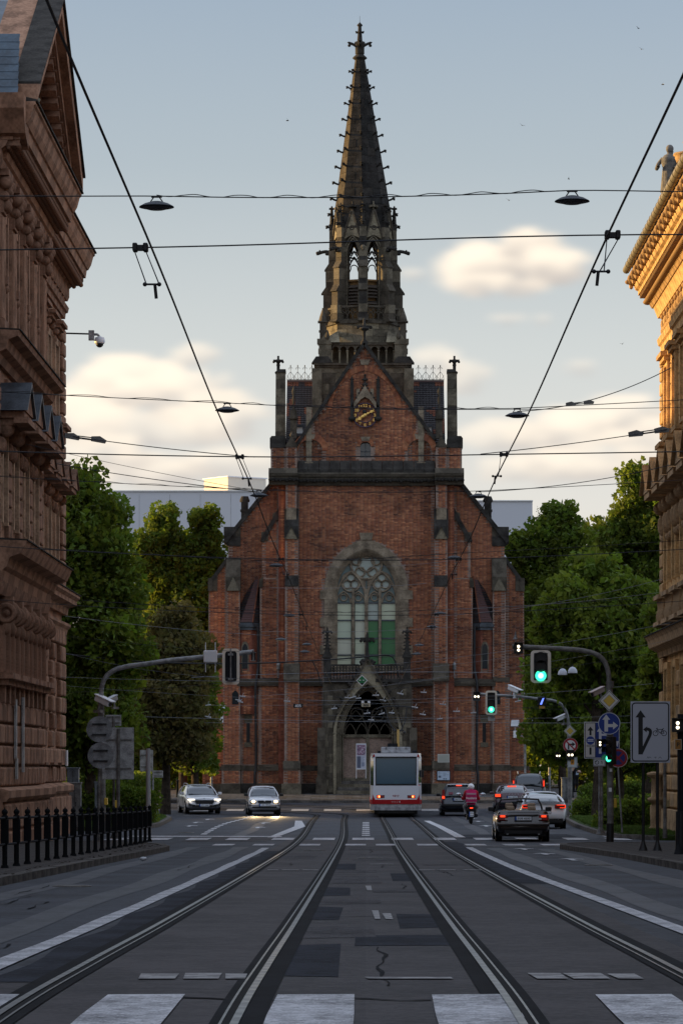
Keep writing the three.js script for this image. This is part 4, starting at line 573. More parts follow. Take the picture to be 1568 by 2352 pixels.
// ---------------------------------------------------------------- church tower and spire
{
  const TK = .0257, TZ = -6, tx0 = -.17, ty = (y) => (1758 - y) * TK + 1.62, hw = (px_) => px_ * TK;
  const tower = sub('tower', church, [tx0, 0, TZ]);
  const rot = (g, a) => g.rotateY(a);
  const octP = (r, o = 0) => Array.from({ length: 8 }, (_, k) => [r * Math.sin(o + k * Math.PI / 4), r * Math.cos(o + k * Math.PI / 4)]);   // an edge faces the street
  const PI = Math.PI;
  reseed(61);
  // stage A: square, coursed ashlar
  const sqBlocks = (half, y0, y1, h, n, mats, zf) => { let r = 0; for (let y = y0; y < y1 - .05; y += h, r++) { const yb = Math.min(y1, y + h); for (let k = 0; k < n; k++) { const a = -half + (k + (r % 2 && k ? -.35 : 0)) * 2 * half / n, b = k === n - 1 ? half : -half + (k + 1 + (r % 2 ? -.35 : 0)) * 2 * half / n; part('stone_block', bx(a + .008, b - .008, y + .007, yb - .007, zf - .12, zf + rnd(0, .012)), mats[rnd(mats.length) | 0], tower); } } };
  const A = hw(104), Y0 = ty(1090), YA = ty(850);
  part('tower_core', [bx(-A + .06, A - .06, Y0, YA, -A + .06, A - .06)], M.joint, tower);
  sqBlocks(A, ty(940), YA, .62, 5, [M.ashlar, M.ashlar, M.ashlarDark], A);
  for (const s of [-1, 1]) part('corner_strip', bx(s * A - .28, s * A + .28, Y0, YA - .2, A - .3, A + .22), M.ashlar, tower);
  part('ledge', [extY([[-A - .18, A + .18], [A + .18, A + .18], [A + .18, -A - .18], [-A - .18, -A - .18]].map(([x, z]) => [x, z]), YA, YA + .12), bx(-A - .08, A + .08, YA - .14, YA, -A - .08, A + .08)], M.ashlarDark, tower);
  for (const s of [-1, 1]) for (const q of [-1, 1]) part('ledge_slope', ext([[-.62, 0], [.62, 0], [.36, .38], [-.36, .38]], -.5, .5).translate(s * (A - .3), YA + .12, q * (A - .3)), M.soot, tower);
  // stage B: arcade between corner blocks
  const YB = ty(797), B = hw(100);
  part('arcade_back', [bx(-B + .5, B - .5, YA + .1, YB, -B + .5, B - 1.1)], M.ashlarDark, tower);
  for (const s of [-1, 1]) for (const q of [-1, 1]) { part('corner_block', bx(s * B, s * (B - hw(28)), YA + .1, YB - .1, q * B, q * (B - hw(28))), M.ashlar, tower); part('corner_gablet', [ext([[-.42, 0], [.42, 0], [0, .62]], -.4, .4).translate(s * (B - .36), YB - .12, q * (B - .36)), bx(s * B - .1, s * B + .1, YB - .1, YB + .2, q * B - .4, q * B + .05)], M.ashlar, tower); }
  for (let k = 0; k < 9; k++) { const x = lerp(-B + .75, B - .75, k / 8); part('arcade_shaft', [cyl(V(x, YA + .12, B - .35), V(x, YB - .5, B - .35), .055, .055, 7), sph(x, YB - .48, B - .35, .09, 1, .8, 1, 6)], k < 3 ? M.ashlarPale : M.ashlar, tower); }
  for (let k = 0; k < 8; k++) { const x = lerp(-B + .75, B - .75, (k + .5) / 8), w = (2 * B - 1.5) / 16; part('arcade_arch', ext([[x - w, YB - .5], [x - w, YB - .12], [x + w, YB - .12], [x + w, YB - .5], ...arch(x, w - .04, YB - .5, YB - .42, YB - .22, 5)], B - .5, B - .28), M.ashlarDark, tower); }
  part('arcade_cornice', [bx(-B + .1, B - .1, YB - .13, YB + .02, -B + .1, B - .2)], M.ashlarDark, tower);
  // stage C: octagon with broaches and corner pinnacles
  const YC = ty(747), RC = hw(83);
  part('octagon_core', extY(octP(RC - .06), YB, YC + .1), M.joint, tower);
  for (let f = 0; f < 8; f++) { const a = PI / 8 + f * PI / 4, L = RC * .7654, ap = RC * Math.cos(PI / 8); if (Math.abs(((a + PI) % (2 * PI)) - PI) > 2) continue; let r = 0; for (let y = YB; y < YC - .05; y += .43, r++) { const cut = r % 2 ? [0, .38, 1] : [0, .62, 1]; for (let k = 0; k < 2; k++) { const g = bx(-L / 2 + L * cut[k] + .008, -L / 2 + L * cut[k + 1] - .008, y + .006, Math.min(YC, y + .43) - .006, ap - .12, ap + rnd(0, .012)); part('stone_block', rot(g, a), [M.ashlarPale, M.ashlar, M.ashlar][rnd(3) | 0], tower); } } }
  for (const s of [-1, 1]) for (const q of [-1, 1]) { const c = [s * (B - .55), q * (B - .55)]; const g = new THREE.BufferGeometry(); const b = [[s * B, YB, q * B], [s * 1.35, YB, q * B], [s * B, YB, q * 1.35]], t = [s * 1.45, YB + .8, q * 1.45]; const tri = [b[0], b[1], t, b[0], t, b[2], b[1], b[2], t]; g.setAttribute('position', new THREE.Float32BufferAttribute(tri.flat(), 3)); g.computeVertexNormals(); part('broach', g, M.ashlarPale, tower);
    part('corner_pinnacle', [bx(s * (B - .05), s * (B - .42), YB, ty(752), q * (B - .05), q * (B - .42)), extY([[-.3, -.3], [.3, -.3], [.3, .3], [-.3, .3]], 0, .08).translate(s * (B - .24), ty(752), q * (B - .24)), lathe([[.27, 0], [.2, .3], [.05, .75], [0, .8]], 4, s * (B - .24), ty(750), q * (B - .24)), lathe([[.1, 0], [.16, .15], [.05, .5], [0, .55]], 6, s * (B - .5), ty(790), q * (B + .02))], M.ashlarDark, tower); }
  part('octagon_ledge', [extY(octP(RC + .12), YC - .1, YC + .06)], M.ashlarDark, tower);
  // balustrade D
  const YD = ty(710), RD = RC + .02;
  for (let f = 0; f < 8; f++) { const a = PI / 8 + f * PI / 4, L = RD * .7654, ap = RD * Math.cos(PI / 8); const bl = sub('balustrade_panel', tower, [0, 0, 0], a);
    part('rail', [bx(-L / 2, L / 2, YD - .12, YD, ap - .1, ap + .06), bx(-L / 2, L / 2, YC + .06, YC + .16, ap - .1, ap + .04)], M.ashlarDark, bl);
    const n = 5; for (let k = 0; k < n; k++) { const x = -L / 2 + (k + .5) * L / n, w = L / n / 2; part('quatrefoil', [ring(x, YD - .28, ap - .03, w * .78, .035, 14, 5)], M.ashlarDark, bl); part('baluster_arch', [tube(arch(x, w * .95, YC + .1, YC + .3, YC + .56, 5).map(([p, q]) => V(p, q, ap - .03)), .035, 18, 5)], M.ashlarDark, bl); } }
  part('tower_deck', extY(octP(RC - .1), YC, YC + .05), M.soot, tower);
  // belfry E: eight lancets, the sky shows through
  const RE = 1.62, YE0 = YC + .05, YE1 = ty(520), apE = RE * Math.cos(PI / 8), LE = RE * .7654;
  const belfry = sub('belfry', church, [tx0, 0, TZ]);
  for (let f = 0; f < 8; f++) { const a = PI / 8 + f * PI / 4; const hole = arch(0, .34, ty(745), ty(586), ty(558), 8);
    part('belfry_wall', rot(ext([[-LE / 2, YE0], [LE / 2, YE0], [LE / 2, YE1], [-LE / 2, YE1]], apE - .28, apE, [hole]), a), M.ashlarDark, belfry);
    part('lancet_moulding', rot(join([ext([...arch(0, .43, ty(745), ty(586), ty(553), 8), ...arch(0, .34, ty(745), ty(586), ty(558), 8).reverse()], apE, apE + .07), ext([...arch(0, .52, ty(640), ty(586), ty(547), 8), ...arch(0, .46, ty(640), ty(586), ty(551), 8).reverse()], apE, apE + .12)]), a), M.ashlar, belfry);
    // tracery in the head
    const zt = apE - .14, T = (pts, r = .035) => tube(pts.map(([x, y]) => V(x, y, zt)), r, 16, 5);
    part('lancet_tracery', rot(join([T([[-.34, ty(604)], [-.2, ty(597)], [0, ty(583)], [.2, ty(597)], [.34, ty(604)]].map((p) => p)), T([[-.34, ty(586)], [-.17, ty(594)], [0, ty(583)]]), T([[.34, ty(586)], [.17, ty(594)], [0, ty(583)]]), T([[-.34, ty(622)], [-.22, ty(612)], [-.2, ty(606)], [0, ty(602)], [.2, ty(606)], [.22, ty(612)], [.34, ty(622)]]), ...[-1, 1].map((q) => ext([[q * .34, ty(560)], [q * .34, ty(584)], [q * .16, ty(576)], [q * .05, ty(562)], [0, ty(556)]].sort((u, v) => 0), zt - .03, zt + .03)), ext([[-.34, ty(588)], [.34, ty(588)], [.34, ty(583)], [0, ty(590)], [-.34, ty(583)]], zt - .02, zt + .02)]), a), M.soot, belfry);
    if (f === 0 || f === 7 || f === 3 || f === 4) { // timber louvres in the lower half
      part('louvre_head', rot(join([ext([[-.36, ty(648)], [.36, ty(648)], [.36, ty(652)], [-.36, ty(652)]], apE - .6, apE - .1)]), a), M.wood, belfry);
      for (let k = 0; k < 6; k++) { const y = ty(664 + k * 7.5); if (k === (f === 0 ? 4 : 9)) continue; part('louvre', rot(extX([[apE - .26, y + .10], [apE - .22, y + .10], [apE - .02, y - .08], [apE - .06, y - .08]], -.36, .36), a), mat(.085, .065, .05, .8), belfry); } }
    // gablet above the lancet
    part('gablet', rot(ext([[-.58, ty(560)], [-.50, ty(556)], [0, ty(547)], [.50, ty(556)], [.58, ty(560)], [0, ty(492)]], apE - .1, apE + .18), a), M.ashlarPale, belfry);
    const rib = (s) => { const p = [[s * .64, ty(566)], [s * .02, ty(490)]]; const dx = p[1][0] - p[0][0], dy = p[1][1] - p[0][1], l = Math.hypot(dx, dy), nx = -dy / l * .045, ny = dx / l * .045; return ext([[p[0][0] - nx, p[0][1] - ny], [p[1][0] - nx, p[1][1] - ny], [p[1][0] + nx, p[1][1] + ny], [p[0][0] + nx, p[0][1] + ny]], apE - .1, apE + .26); };
    part('gablet_rib', rot(join([rib(-1), rib(1), ring(0, ty(531), apE + .18, .12, .035, 16, 5)]), a), M.ashlarDark, belfry);
    part('gablet_finial', rot(join([lathe([[.07, 0], [.05, .4], [.1, .46], [.05, .5], [.05, .66]], 6, 0, ty(496), apE + .1), bx(-.26, .26, ty(484) , ty(480), apE, apE + .2), bx(-.09, .09, ty(484), ty(480), apE - .1, apE + .3), ...[-.22, .22].map((q) => sph(q, ty(484), apE + .1, .06))]), a), f % 2 ? M.soot : M.ashlar, belfry);
    // corner pier at the edge to the right of this face
    const e = f * PI / 4; const pr = (r0, r1, w, y0, y1) => rot(bx(-w / 2, w / 2, y0, y1, r0, r1), e);
    const pierM = f === 0 ? M.soot : M.ashlarDark; const pg = sub('belfry_pier', belfry);
    const zz = [[1.4, 2.40, .52, ty(747), ty(708)], [1.4, 2.34, .48, ty(708), ty(676)], [1.4, 2.20, .46, ty(676), ty(622)], [1.4, 2.02, .44, ty(622), ty(575)], [1.4, 1.98, .42, ty(575), ty(530)]];
    zz.forEach(([r0, r1, w, y0, y1], k) => { const n = Math.max(1, Math.round((y1 - y0) / .62)); for (let q = 0; q < n; q++) part('pier_stone', pr(r0, r1 + rnd(0, .01), w, lerp(y0, y1, q / n) + .006, lerp(y0, y1, (q + 1) / n) - .006), q % 3 === 1 ? M.ashlar : pierM, pg); });
    const sl = (r0, r1, w, y, h) => rot(extX([[1.4, y], [r1, y], [r1, y + .04], [r0, y + h], [1.4, y + h]], -w / 2, w / 2), e);
    for (const w of [sl(2.3, 2.50, .56, ty(747), .3), sl(2.2, 2.46, .52, ty(677), .42), sl(2.02, 2.27, .5, ty(623), .42)]) part('pier_weathering', w, M.ashlarDark, pg);
    part('pier_pinnacle', [rot(join([bx(-.16, .16, ty(530), ty(516), 1.68, 2.0), lathe([[.22, 0], [.13, .1], [.09, .8], [.05, 1.12]], 4, 0, ty(518), 1.84), ...[0, 1, 2, 3, 4].flatMap((k) => [-1, 1].map((q) => sph(q * (.16 - k * .018), ty(512 - k * 7), 1.84, .05, 1.4, .6, 1, 5))), bx(-.17, .17, ty(481), ty(478), 1.68, 2.0), cyl(V(0, ty(482), 1.84), V(0, ty(473), 1.84), .04, .03)]), e)], M.soot, pg);
    if (f === 2 || f === 6 || f === 1 || f === 7) part('gargoyle', rot(join([tube([V(0, ty(584), 1.8), V(0, ty(578), 2.1), V(0, ty(579), 2.4), V(0, ty(582), 2.62)], .10, 12, 7), sph(0, ty(581), 2.62, .12, 1, .9, 1.4, 8), sph(0, ty(585), 2.68, .06, 1, .6, 1.6, 6), sph(.06, ty(576), 2.55, .05), sph(-.06, ty(576), 2.55, .05), sph(.09, ty(583), 2.1, .09, .6, 1, 1.6), sph(-.09, ty(583), 2.1, .09, .6, 1, 1.6)]), e), M.soot, pg);
    else part('mask_carving', rot(join([sph(0, ty(578), 2.0, .14, 1, 1.1, .8, 8), sph(0, ty(583), 2.06, .06)]), e), M.ashlar, pg);
  }
  part('bell_chamber', [extY(octP(1.22), ty(745), ty(652)), lathe([[1.2, 0], [.1, .35]], 8, 0, ty(652), 0)], M.wood, belfry);
  part('belfry_floor', extY(octP(1.45), ty(700), ty(697)), M.soot, belfry);
  part('bell_frame', [bx(-.9, .9, ty(692), ty(688), -.08, .08), bx(-.08, .08, ty(692), ty(688), -.9, .9)], M.wood, belfry);
  // spire: octagonal, course by course
  const spire = sub('spire', church, [tx0, 0, TZ]); spire.rotation.z = .0085 * 0;
  const S0 = ty(532), S1 = ty(138), R0 = hw(70.5), R1 = hw(10.8), nC = 21, rad = (y) => lerp(R0, R1, (y - S0) / (S1 - S0));
  const lean = (y) => -hw(7) * (y - S0) / (S1 - S0);          // the top stands a little out of plumb
  part('spire_core', (() => { const pos = []; const b = octP(R0 - .03), t = octP(R1 - .02); for (let k = 0; k < 8; k++) { const j = (k + 1) % 8; const p = [[b[k][0], S0, b[k][1]], [b[j][0], S0, b[j][1]], [t[j][0] + lean(S1), S1, t[j][1]], [t[k][0] + lean(S1), S1, t[k][1]]]; pos.push(...p[0], ...p[1], ...p[2], ...p[0], ...p[2], ...p[3]); } const g = new THREE.BufferGeometry(); g.setAttribute('position', new THREE.Float32BufferAttribute(pos, 3)); g.computeVertexNormals(); return g; })(), M.joint, spire);
  const sooty = [stone(.048, .045, .044, .5), stone(.058, .053, .05, .45), stone(.040, .039, .039, .6)], warm = [stone(.095, .08, .062, .5), stone(.08, .068, .055, .55)];  // warm: lighter stone on the sun-facing sides, sunlight put into the colour
  reseed(17);
  for (let r = 0; r < nC; r++) { const ya = lerp(S0, S1, r / nC), yb = lerp(S0, S1, (r + 1) / nC), ra = rad(ya), rb = rad(yb);
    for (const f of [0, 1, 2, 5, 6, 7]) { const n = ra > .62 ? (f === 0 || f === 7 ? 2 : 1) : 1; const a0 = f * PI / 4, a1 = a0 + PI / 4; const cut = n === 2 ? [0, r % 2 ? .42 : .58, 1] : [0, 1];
      for (let k = 0; k < n; k++) { const e = .008, pt_ = (t, y, R, o) => { const x0 = R * Math.sin(a0), z0 = R * Math.cos(a0), x1 = R * Math.sin(a1), z1 = R * Math.cos(a1), am = (a0 + a1) / 2; return [lerp(x0, x1, t) + lean(y) + o * Math.sin(am), y, lerp(z0, z1, t) + o * Math.cos(am)]; };
        const tt = [cut[k] + (cut[k] ? .008 / ra : 0), cut[k + 1] - (cut[k + 1] < 1 ? .008 / ra : 0)]; const yA = ya + .007, yB = yb - .007, o = .012 + rnd(0, .01), q = -.06;
        const c = [pt_(tt[0], yA, ra, o), pt_(tt[1], yA, ra, o), pt_(tt[1], yB, rb, o), pt_(tt[0], yB, rb, o), pt_(tt[0], yA, ra, q), pt_(tt[1], yA, ra, q), pt_(tt[1], yB, rb, q), pt_(tt[0], yB, rb, q)];
        const F_ = [[0, 1, 2, 3], [4, 0, 3, 7], [1, 5, 6, 2], [3, 2, 6, 7], [4, 5, 1, 0]], pos = []; for (const [i, j, l, m] of F_) pos.push(...c[i], ...c[j], ...c[l], ...c[i], ...c[l], ...c[m]);
        const g = new THREE.BufferGeometry(); g.setAttribute('position', new THREE.Float32BufferAttribute(pos, 3)); g.computeVertexNormals();
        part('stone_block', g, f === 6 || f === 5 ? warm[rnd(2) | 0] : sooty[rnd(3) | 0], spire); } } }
  const crock = shared([tube([V(0, -.06, -.05), V(0, -.02, .1), V(0, .03, .2), V(0, .05, .24)], .05, 8, 6), sph(0, .06, .24, .07, 1.3, .7, 1, 7), sph(0, -.01, .27, .055, 1.2, .8, 1, 6), sph(0, .07, .29, .04, 1, .6, 1.2, 6)]);
  for (let r = 0; r < 11; r++) for (let k = 0; k < 8; k++) { const y = ty(531 - r * 36.6 + (r ? 0 : -8)); if (y > ty(160)) continue; const o = part('crocket', crock, M.soot, spire), a = k * PI / 4, R = rad(y); o.position.set(R * Math.sin(a) + lean(y), y, R * Math.cos(a)); o.rotation.y = a; const s = lerp(1.35, 1.0, r / 10); o.scale.set(s, s, s); }
  const fn = sub('finial', spire, [lean(S1) - .01, 0, 0]);
  part('finial_stem', [lathe([[.27, S1 - .1], [.29, S1], [.43, S1 + .1], [.42, S1 + .16], [.22, S1 + .34], [.27, S1 + .36], [.27, S1 + .48], [.27, S1 + .75], [.34, S1 + .92], [.3, S1 + 1.08], [.16, S1 + 1.1], [.12, S1 + 1.6], [.17, S1 + 1.62], [.11, S1 + 1.75], [.1, S1 + 1.98], [.17, S1 + 2.04], [.15, S1 + 2.1], [.03, S1 + 2.22], [.012, S1 + 2.26], [.008, S1 + 2.62]], 8)], M.soot, fn);
  for (let k = 0; k < 4; k++) { const a = k * PI / 2; part('finial_leaf', rot(join([tube([V(0, S1 + .82, .2), V(0, S1 + .95, .42), V(0, S1 + 1.03, .66)], .085, 8, 6), sph(0, S1 + .86, .62, .10, 1.1, .8, 1, 7), sph(0, S1 + 1.05, .66, .08, 1.4, .5, 1, 7)]), a), M.soot, fn); part('finial_leaf', rot(join([sph(0, S1 + 1.64, .18, .07, 1, 1, 1.2, 6), sph(0, S1 + 1.70, .22, .05, 1.2, .6, 1, 6)]), a), M.soot, fn); }
  part('gable_cross', [lathe([[.22, 0], [.24, .2], [.10, .34], [.10, .8], [.3, .92], [.32, 1.0], [.12, 1.1], [.08, 1.5], [0, 1.6]], 6, fx(836), fy(792), -.3), bx(fx(836) - .42, fx(836) + .42, fy(792) + 1.0, fy(792) + 1.14, -.4, -.2), ...[-.38, .38].map((q) => sph(fx(836) + q, fy(792) + 1.04, -.3, .1))], M.soot, church);
}
{ // ---------------------------------------------------------------- the bricks: the nearest ones each its own piece, the rest as one mass
  const near = [], rest = [];
  bricks.sort((a, b) => b[2] - a[2]); // those that stand farthest forward show largest
  bricks.forEach((b, i) => (i < 300 ? near : rest).push(b));
  const unit = shared(bx(-.5, .5, -.0325, .0325, -.02, .014)); reseed(23);
  for (const [x, y, z, w] of near) { const o = part('brick', unit, brickMats[rnd(5) | 0], church); o.position.set(x, y, z); o.scale.x = w; }
  const bm = mat(1, 1, 1, .93, { map: rep(brickWall, .9) });
  const im = shade(new THREE.InstancedMesh(unit, bm, rest.length)); im.name = 'brickwork'; im.userData.kind = 'stuff'; church.add(im);
  const q = new THREE.Matrix4(), c = new THREE.Color(), pal = [[.46, .185, .10], [.39, .15, .084], [.53, .24, .13], [.31, .125, .08], [.43, .185, .11], [.20, .095, .07]];
  rest.forEach(([x, y, z, w], i) => {
    q.makeScale(w, 1, 1).setPosition(x, y, z + rnd(-.004, .004)); im.setMatrixAt(i, q);
    const st = fbm(x * .55 + 30, y * .4 + 9, 4, 71), pick = pal[clamp((rnd() * 4.4 + (st > .56 ? 1.4 : 0)) | 0, 0, 5)], g = rnd(.82, 1.18) * lerp(1.14, .72, sstep(.4, .68, st)); c.setRGB(pick[0] * g, pick[1] * g, pick[2] * g); im.setColorAt(i, c);
  });
  console.log('bricks', bricks.length);
}
// ================================================================ the buildings either side of the street
function extXh(zy, x0, x1, holes = []) { return ext(zy.map(([z, y]) => [-z, y]), x0, x1, holes.map((h) => h.map(([z, y]) => [-z, y]))).rotateY(Math.PI / 2); }
{
  const X1 = -10.3, X2 = -11.1, base = V(-13, groundY(120), -118);
  const L = thing('town_house', 'ornate brown plastered palace with pediment and rusticated base on the left', 'building', [base.x, base.y, base.z]);
  const W = (name, g, m, par = L) => { const geo = join([g]); geo.translate(-base.x, -base.y, -base.z); return part(name, Object.assign(geo, { userData: { done: true } }), m, par); };
  const WS = (name, geo, m, x, y, z, ry = 0, par = L) => { const o = part(name, geo, m, par); o.position.set(x - base.x, y - base.y, z - base.z); o.rotation.y = ry; return o; };
  const Y = (r) => EYE + r;
  // a moulding run along the street: (out, height) profile
  const run = (name, X, prof, d0, d1, m, par) => W(name, ext(prof.map(([o, h]) => [X + o, Y(h)]), -d1, -d0), m, par);
  const G0 = groundY(125) - .3;
  const win = (d, y0, y1, w = .62) => [[-d - w, Y(y0)], [-d + w, Y(y0)], [-d + w, Y(y1)], [-d - w, Y(y1)]];
  // ---- far wing
  const fb = [118.9, 122.2, 125.4, 128.6, 131.8];
  W('wing_wall', [extXh([[-135.2, G0], [-117, G0], [-117, Y(17.6)], [-135.2, Y(17.6)]], X2 - .5, X2, [...fb.map((d) => win(d, 12.2, 14.95)), ...fb.map((d) => win(d, 6.9, 9.3)), ...fb.map((d) => win(d, 1.2, 3.9, .6))]), bx(-24, X2 - .5, G0, Y(17.6), -135.1, -117)], M.plaster);
  for (const d of fb) for (const [y0, y1, w] of [[12.2, 14.95, .62], [6.9, 9.3, .62], [1.2, 3.9, .6]]) {
    const wi = sub('window', L); const X = X2;
    W('pane', bx(X - .42, X - .38, Y(y0), Y(y1), -d - w, -d + w), M.windowDark, wi);
    W('frame', [bx(X - .38, X - .32, Y(y0), Y(y1), -d - .04, -d + .04), bx(X - .38, X - .32, Y(y1 - .9) - .04, Y(y1 - .9) + .04, -d - w, -d + w), bx(X - .38, X - .30, Y(y0), Y(y1), -d - w, -d - w + .08), bx(X - .38, X - .30, Y(y0), Y(y1), -d + w - .08, -d + w)], M.frameWood, wi);
    if (y0 > 2) W('surround', [bx(X - .02, X + .14, Y(y0 - .15), Y(y1 + .25), -d - w - .28, -d - w - .02), bx(X - .02, X + .14, Y(y0 - .15), Y(y1 + .25), -d + w + .02, -d + w + .28), bx(X - .02, X + .12, Y(y1 + .02), Y(y1 + .27), -d - w, -d + w), bx(X - .02, X + .2, Y(y0 - .3), Y(y0 - .02), -d - w - .3, -d + w + .3)], M.plasterPale, wi);
    if (y0 > 10) { W('hood', [bx(X, X + .42, Y(15.62), Y(15.75), -d - .95, -d + .95), bx(X, X + .3, Y(15.5), Y(15.62), -d - .9, -d + .9)], M.plasterDark, wi); for (const s of [-1, 1]) W('console', [sph(X + .14, Y(15.36), -d + s * .78, .13, 1, 1, .8, 8), sph(X + .1, Y(15.1), -d + s * .78, .09, 1, 1.4, .8, 8)], M.plasterDark, wi);
      W('balconette', [bx(X, X + .55, Y(11.95), Y(12.1), -d - 1.0, -d + 1.0), bx(X, X + .42, Y(11.8), Y(11.95), -d - .95, -d + .95)], M.plasterDark, wi); for (const s of [-1, 1]) W('console', [bx(X, X + .34, Y(11.5), Y(11.8), -d + s * .75 - .12, -d + s * .75 + .12), sph(X + .14, Y(11.4), -d + s * .75, .16, 1, 1.3, .8, 8)], M.plasterDark, wi); }
    if (y0 > 5 && y0 < 10) { W('hood_gable', [ext([[-1.15, 0], [1.15, 0], [0, .62]], 0, .78).rotateY(Math.PI / 2).translate(X, Y(9.85), -d), bx(X, X + .72, Y(9.7), Y(9.86), -d - 1.1, -d + 1.1)], M.plasterDark, wi); W('hood_cover', [ext([[-1.22, -.02], [-1.16, -.02], [0, .60], [1.16, -.02], [1.22, -.02], [0, .67]], 0, .84).rotateY(Math.PI / 2).translate(X, Y(9.88), -d)], M.plasterDeep, wi); for (const s of [-1, 1]) W('console', [sph(X + .2, Y(9.5), -d + s * .85, .2, 1, 1, .6, 8), sph(X + .12, Y(9.1), -d + s * .85, .13, 1, 1.6, .8, 8)], M.plasterDark, wi); }
  }
  // corner quoins
  reseed(101);
  for (let k = 0; k < 26; k++) { const y = 15.9 - k * .53; if (y < 6.6) break; const w = k % 2 ? 1.0 : 1.25; W('quoin', rbx(X2 - .4, X2 + .16, Y(y - .49), Y(y), -135.32, -135.2 + w, .07), [M.plaster, M.plasterDark][k % 2], L); }
  for (let k = 0; k < 8; k++) { const y = 10.6 - k * .53; W('quoin', rbx(X1 - .3, X1 + .12, Y(y - .49), Y(y), -117.1, -116.2, .06), M.plasterDark, L); }
  const cornice = (X, d0, d1, top, par) => { // the crowning cornice with its rows of modillions
    const c = sub('crown_cornice', L);
    run('cyma', X, [[-.3, top - 1.05], [.55, top - 1.05], [.55, top - .92], [.82, top - .9], [.86, top - .62], [.92, top - .6], [1.02, top - .42], [1.1, top - .12], [1.16, top - .08], [1.16, top], [-.3, top]], d0, d1, M.plaster, c);
    run('metal_edge', X, [[.9, top + .002], [1.22, top + .002], [1.22, top + .05], [.9, top + .12]], d0, d1 + .05, M.soot, c);
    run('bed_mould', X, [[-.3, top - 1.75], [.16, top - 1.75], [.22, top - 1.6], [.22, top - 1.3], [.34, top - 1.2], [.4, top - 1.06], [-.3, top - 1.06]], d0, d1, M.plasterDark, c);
    const n = Math.round((d1 - d0) / .34), mo = shared([bx(0, .42, -.15, 0, -.085, .085), sph(.36, -.12, 0, .085, 1, 1, .9, 6), sph(.1, -.18, 0, .08, 1, 1, .9, 6)]);
    for (let k = 0; k < n; k++) WS('modillion', mo, M.plasterDark, X + .3, Y(top - 1.05), -lerp(d0, d1, (k + .5) / n), 0, c);
    const de = []; const nd = Math.round((d1 - d0) / .17); for (let k = 0; k < nd; k++) de.push(bx(X + .56, X + .74, Y(top - 1.04), Y(top - .92), -lerp(d0, d1, (k + .2) / nd), -lerp(d0, d1, (k + .75) / nd))); const dn = W('dentils', de, M.plasterDark, c); dn.userData.kind = 'stuff';
  };
  cornice(X2, 117, 136, 18.8);
  run('architrave', X2, [[-.2, 16.35], [.1, 16.35], [.12, 16.55], [.2, 16.58], [.24, 16.75], [-.2, 16.75]], 117, 135.6, M.plasterDark);
  for (let k = 0; k < 16; k++) { const d = 118 + k * 1.1; W('frieze_garland', [sph(X2 + .05, Y(17.05), -d, .22, .5, 1, 1, 8), sph(X2 + .08, Y(16.9), -d + .3, .13, .6, .8, 1, 6), sph(X2 + .08, Y(16.9), -d - .3, .13, .6, .8, 1, 6), sph(X2 + .1, Y(17.12), -d, .09, 1, 1, 1, 6)], M.plasterDark); }
  run('belt_cornice', X2, [[-.2, 5.5], [.16, 5.5], [.2, 5.75], [.5, 5.85], [.5, 6.0], [.62, 6.1], [.62, 6.2], [-.2, 6.26]], 117, 135.9, M.plaster);
  run('belt_cover', X2, [[-.1, 6.265], [.66, 6.205], [.66, 6.235], [-.1, 6.30]], 117, 136, M.soot);
  run('belt_mould', X2, [[-.2, 4.7], [.12, 4.7], [.2, 4.95], [.3, 5.05], [.3, 5.15], [-.2, 5.15]], 117, 135.6, M.plaster);
  // rusticated ground floor, block by block
  const rust = (X, d0, d1, y0, y1, h, len, mats, skip = []) => { let r = 0; for (let y = y0; y < y1 - .1; y += h, r++) { let d = d0 + (r % 2 ? -len / 2 : 0); for (; d < d1; d += len) { const a = Math.max(d, d0), b = Math.min(d + len, d1); if (b - a < .2) continue; const mid = (a + b) / 2; if (skip.some(([s0, s1, t0, t1]) => b > s0 + .05 && a < s1 - .05 && y + h > t0 && y < t1)) continue; W('rustic_block', rbx(X - .25, X + .17 + rnd(-.012, .012), Y(y) + .025, Y(y + h) - .025, -b + .03, -a - .03, .075), mats[rnd(mats.length) | 0], L); } } };
  rust(X2, 117.2, 135.3, 0, 4.65, .62, 1.06, [M.plaster, M.plasterDark], fb.map((d) => [d - .6, d + .6, 1.1, 3.95]));
  for (const d of fb) { W('basement_hood', [bx(X2, X2 + .35, Y(.02), Y(.1), -d - .75, -d + .75), bx(X2, X2 + .2, Y(-.5), Y(.0), -d - .55, -d - .4), bx(X2, X2 + .2, Y(-.5), Y(.0), -d + .4, -d + .55)], M.plasterDark); }
  rust(X2, 117.2, 135.3, -.62, -.02, .6, 1.06, [M.plasterDark]);
  run('plinth_cap', X2, [[-.2, -.98], [.36, -.98], [.42, -.9], [.42, -.72], [.2, -.62], [-.2, -.62]], 117, 135.7, M.plaster);
  run('plinth', X2, [[-.2, -2.9], [.34, -2.9], [.26, -.98], [-.2, -.98]], 117, 135.55, M.plasterDark);
  rust(X2 + .2, 117.2, 135.4, -2.7, -1.05, .82, .9, [M.plaster, M.plasterDark]);
  // ---- projecting centre block
  const nb = [104.4, 107.7, 111.0, 114.3], np = [102.8, 106.05, 109.35, 112.65, 115.95];
  W('block_wall', [extXh([[-117, G0], [-102, G0], [-102, Y(17.2)], [-117, Y(17.2)]], X1 - .5, X1, [...nb.map((d) => win(d, 12.6, 15.3, .6)), ...nb.map((d) => win(d, 6.9, 9.3, .6))]), bx(-24, X1 - .5, G0, Y(17.2), -116.9, -102.1)], M.plaster);
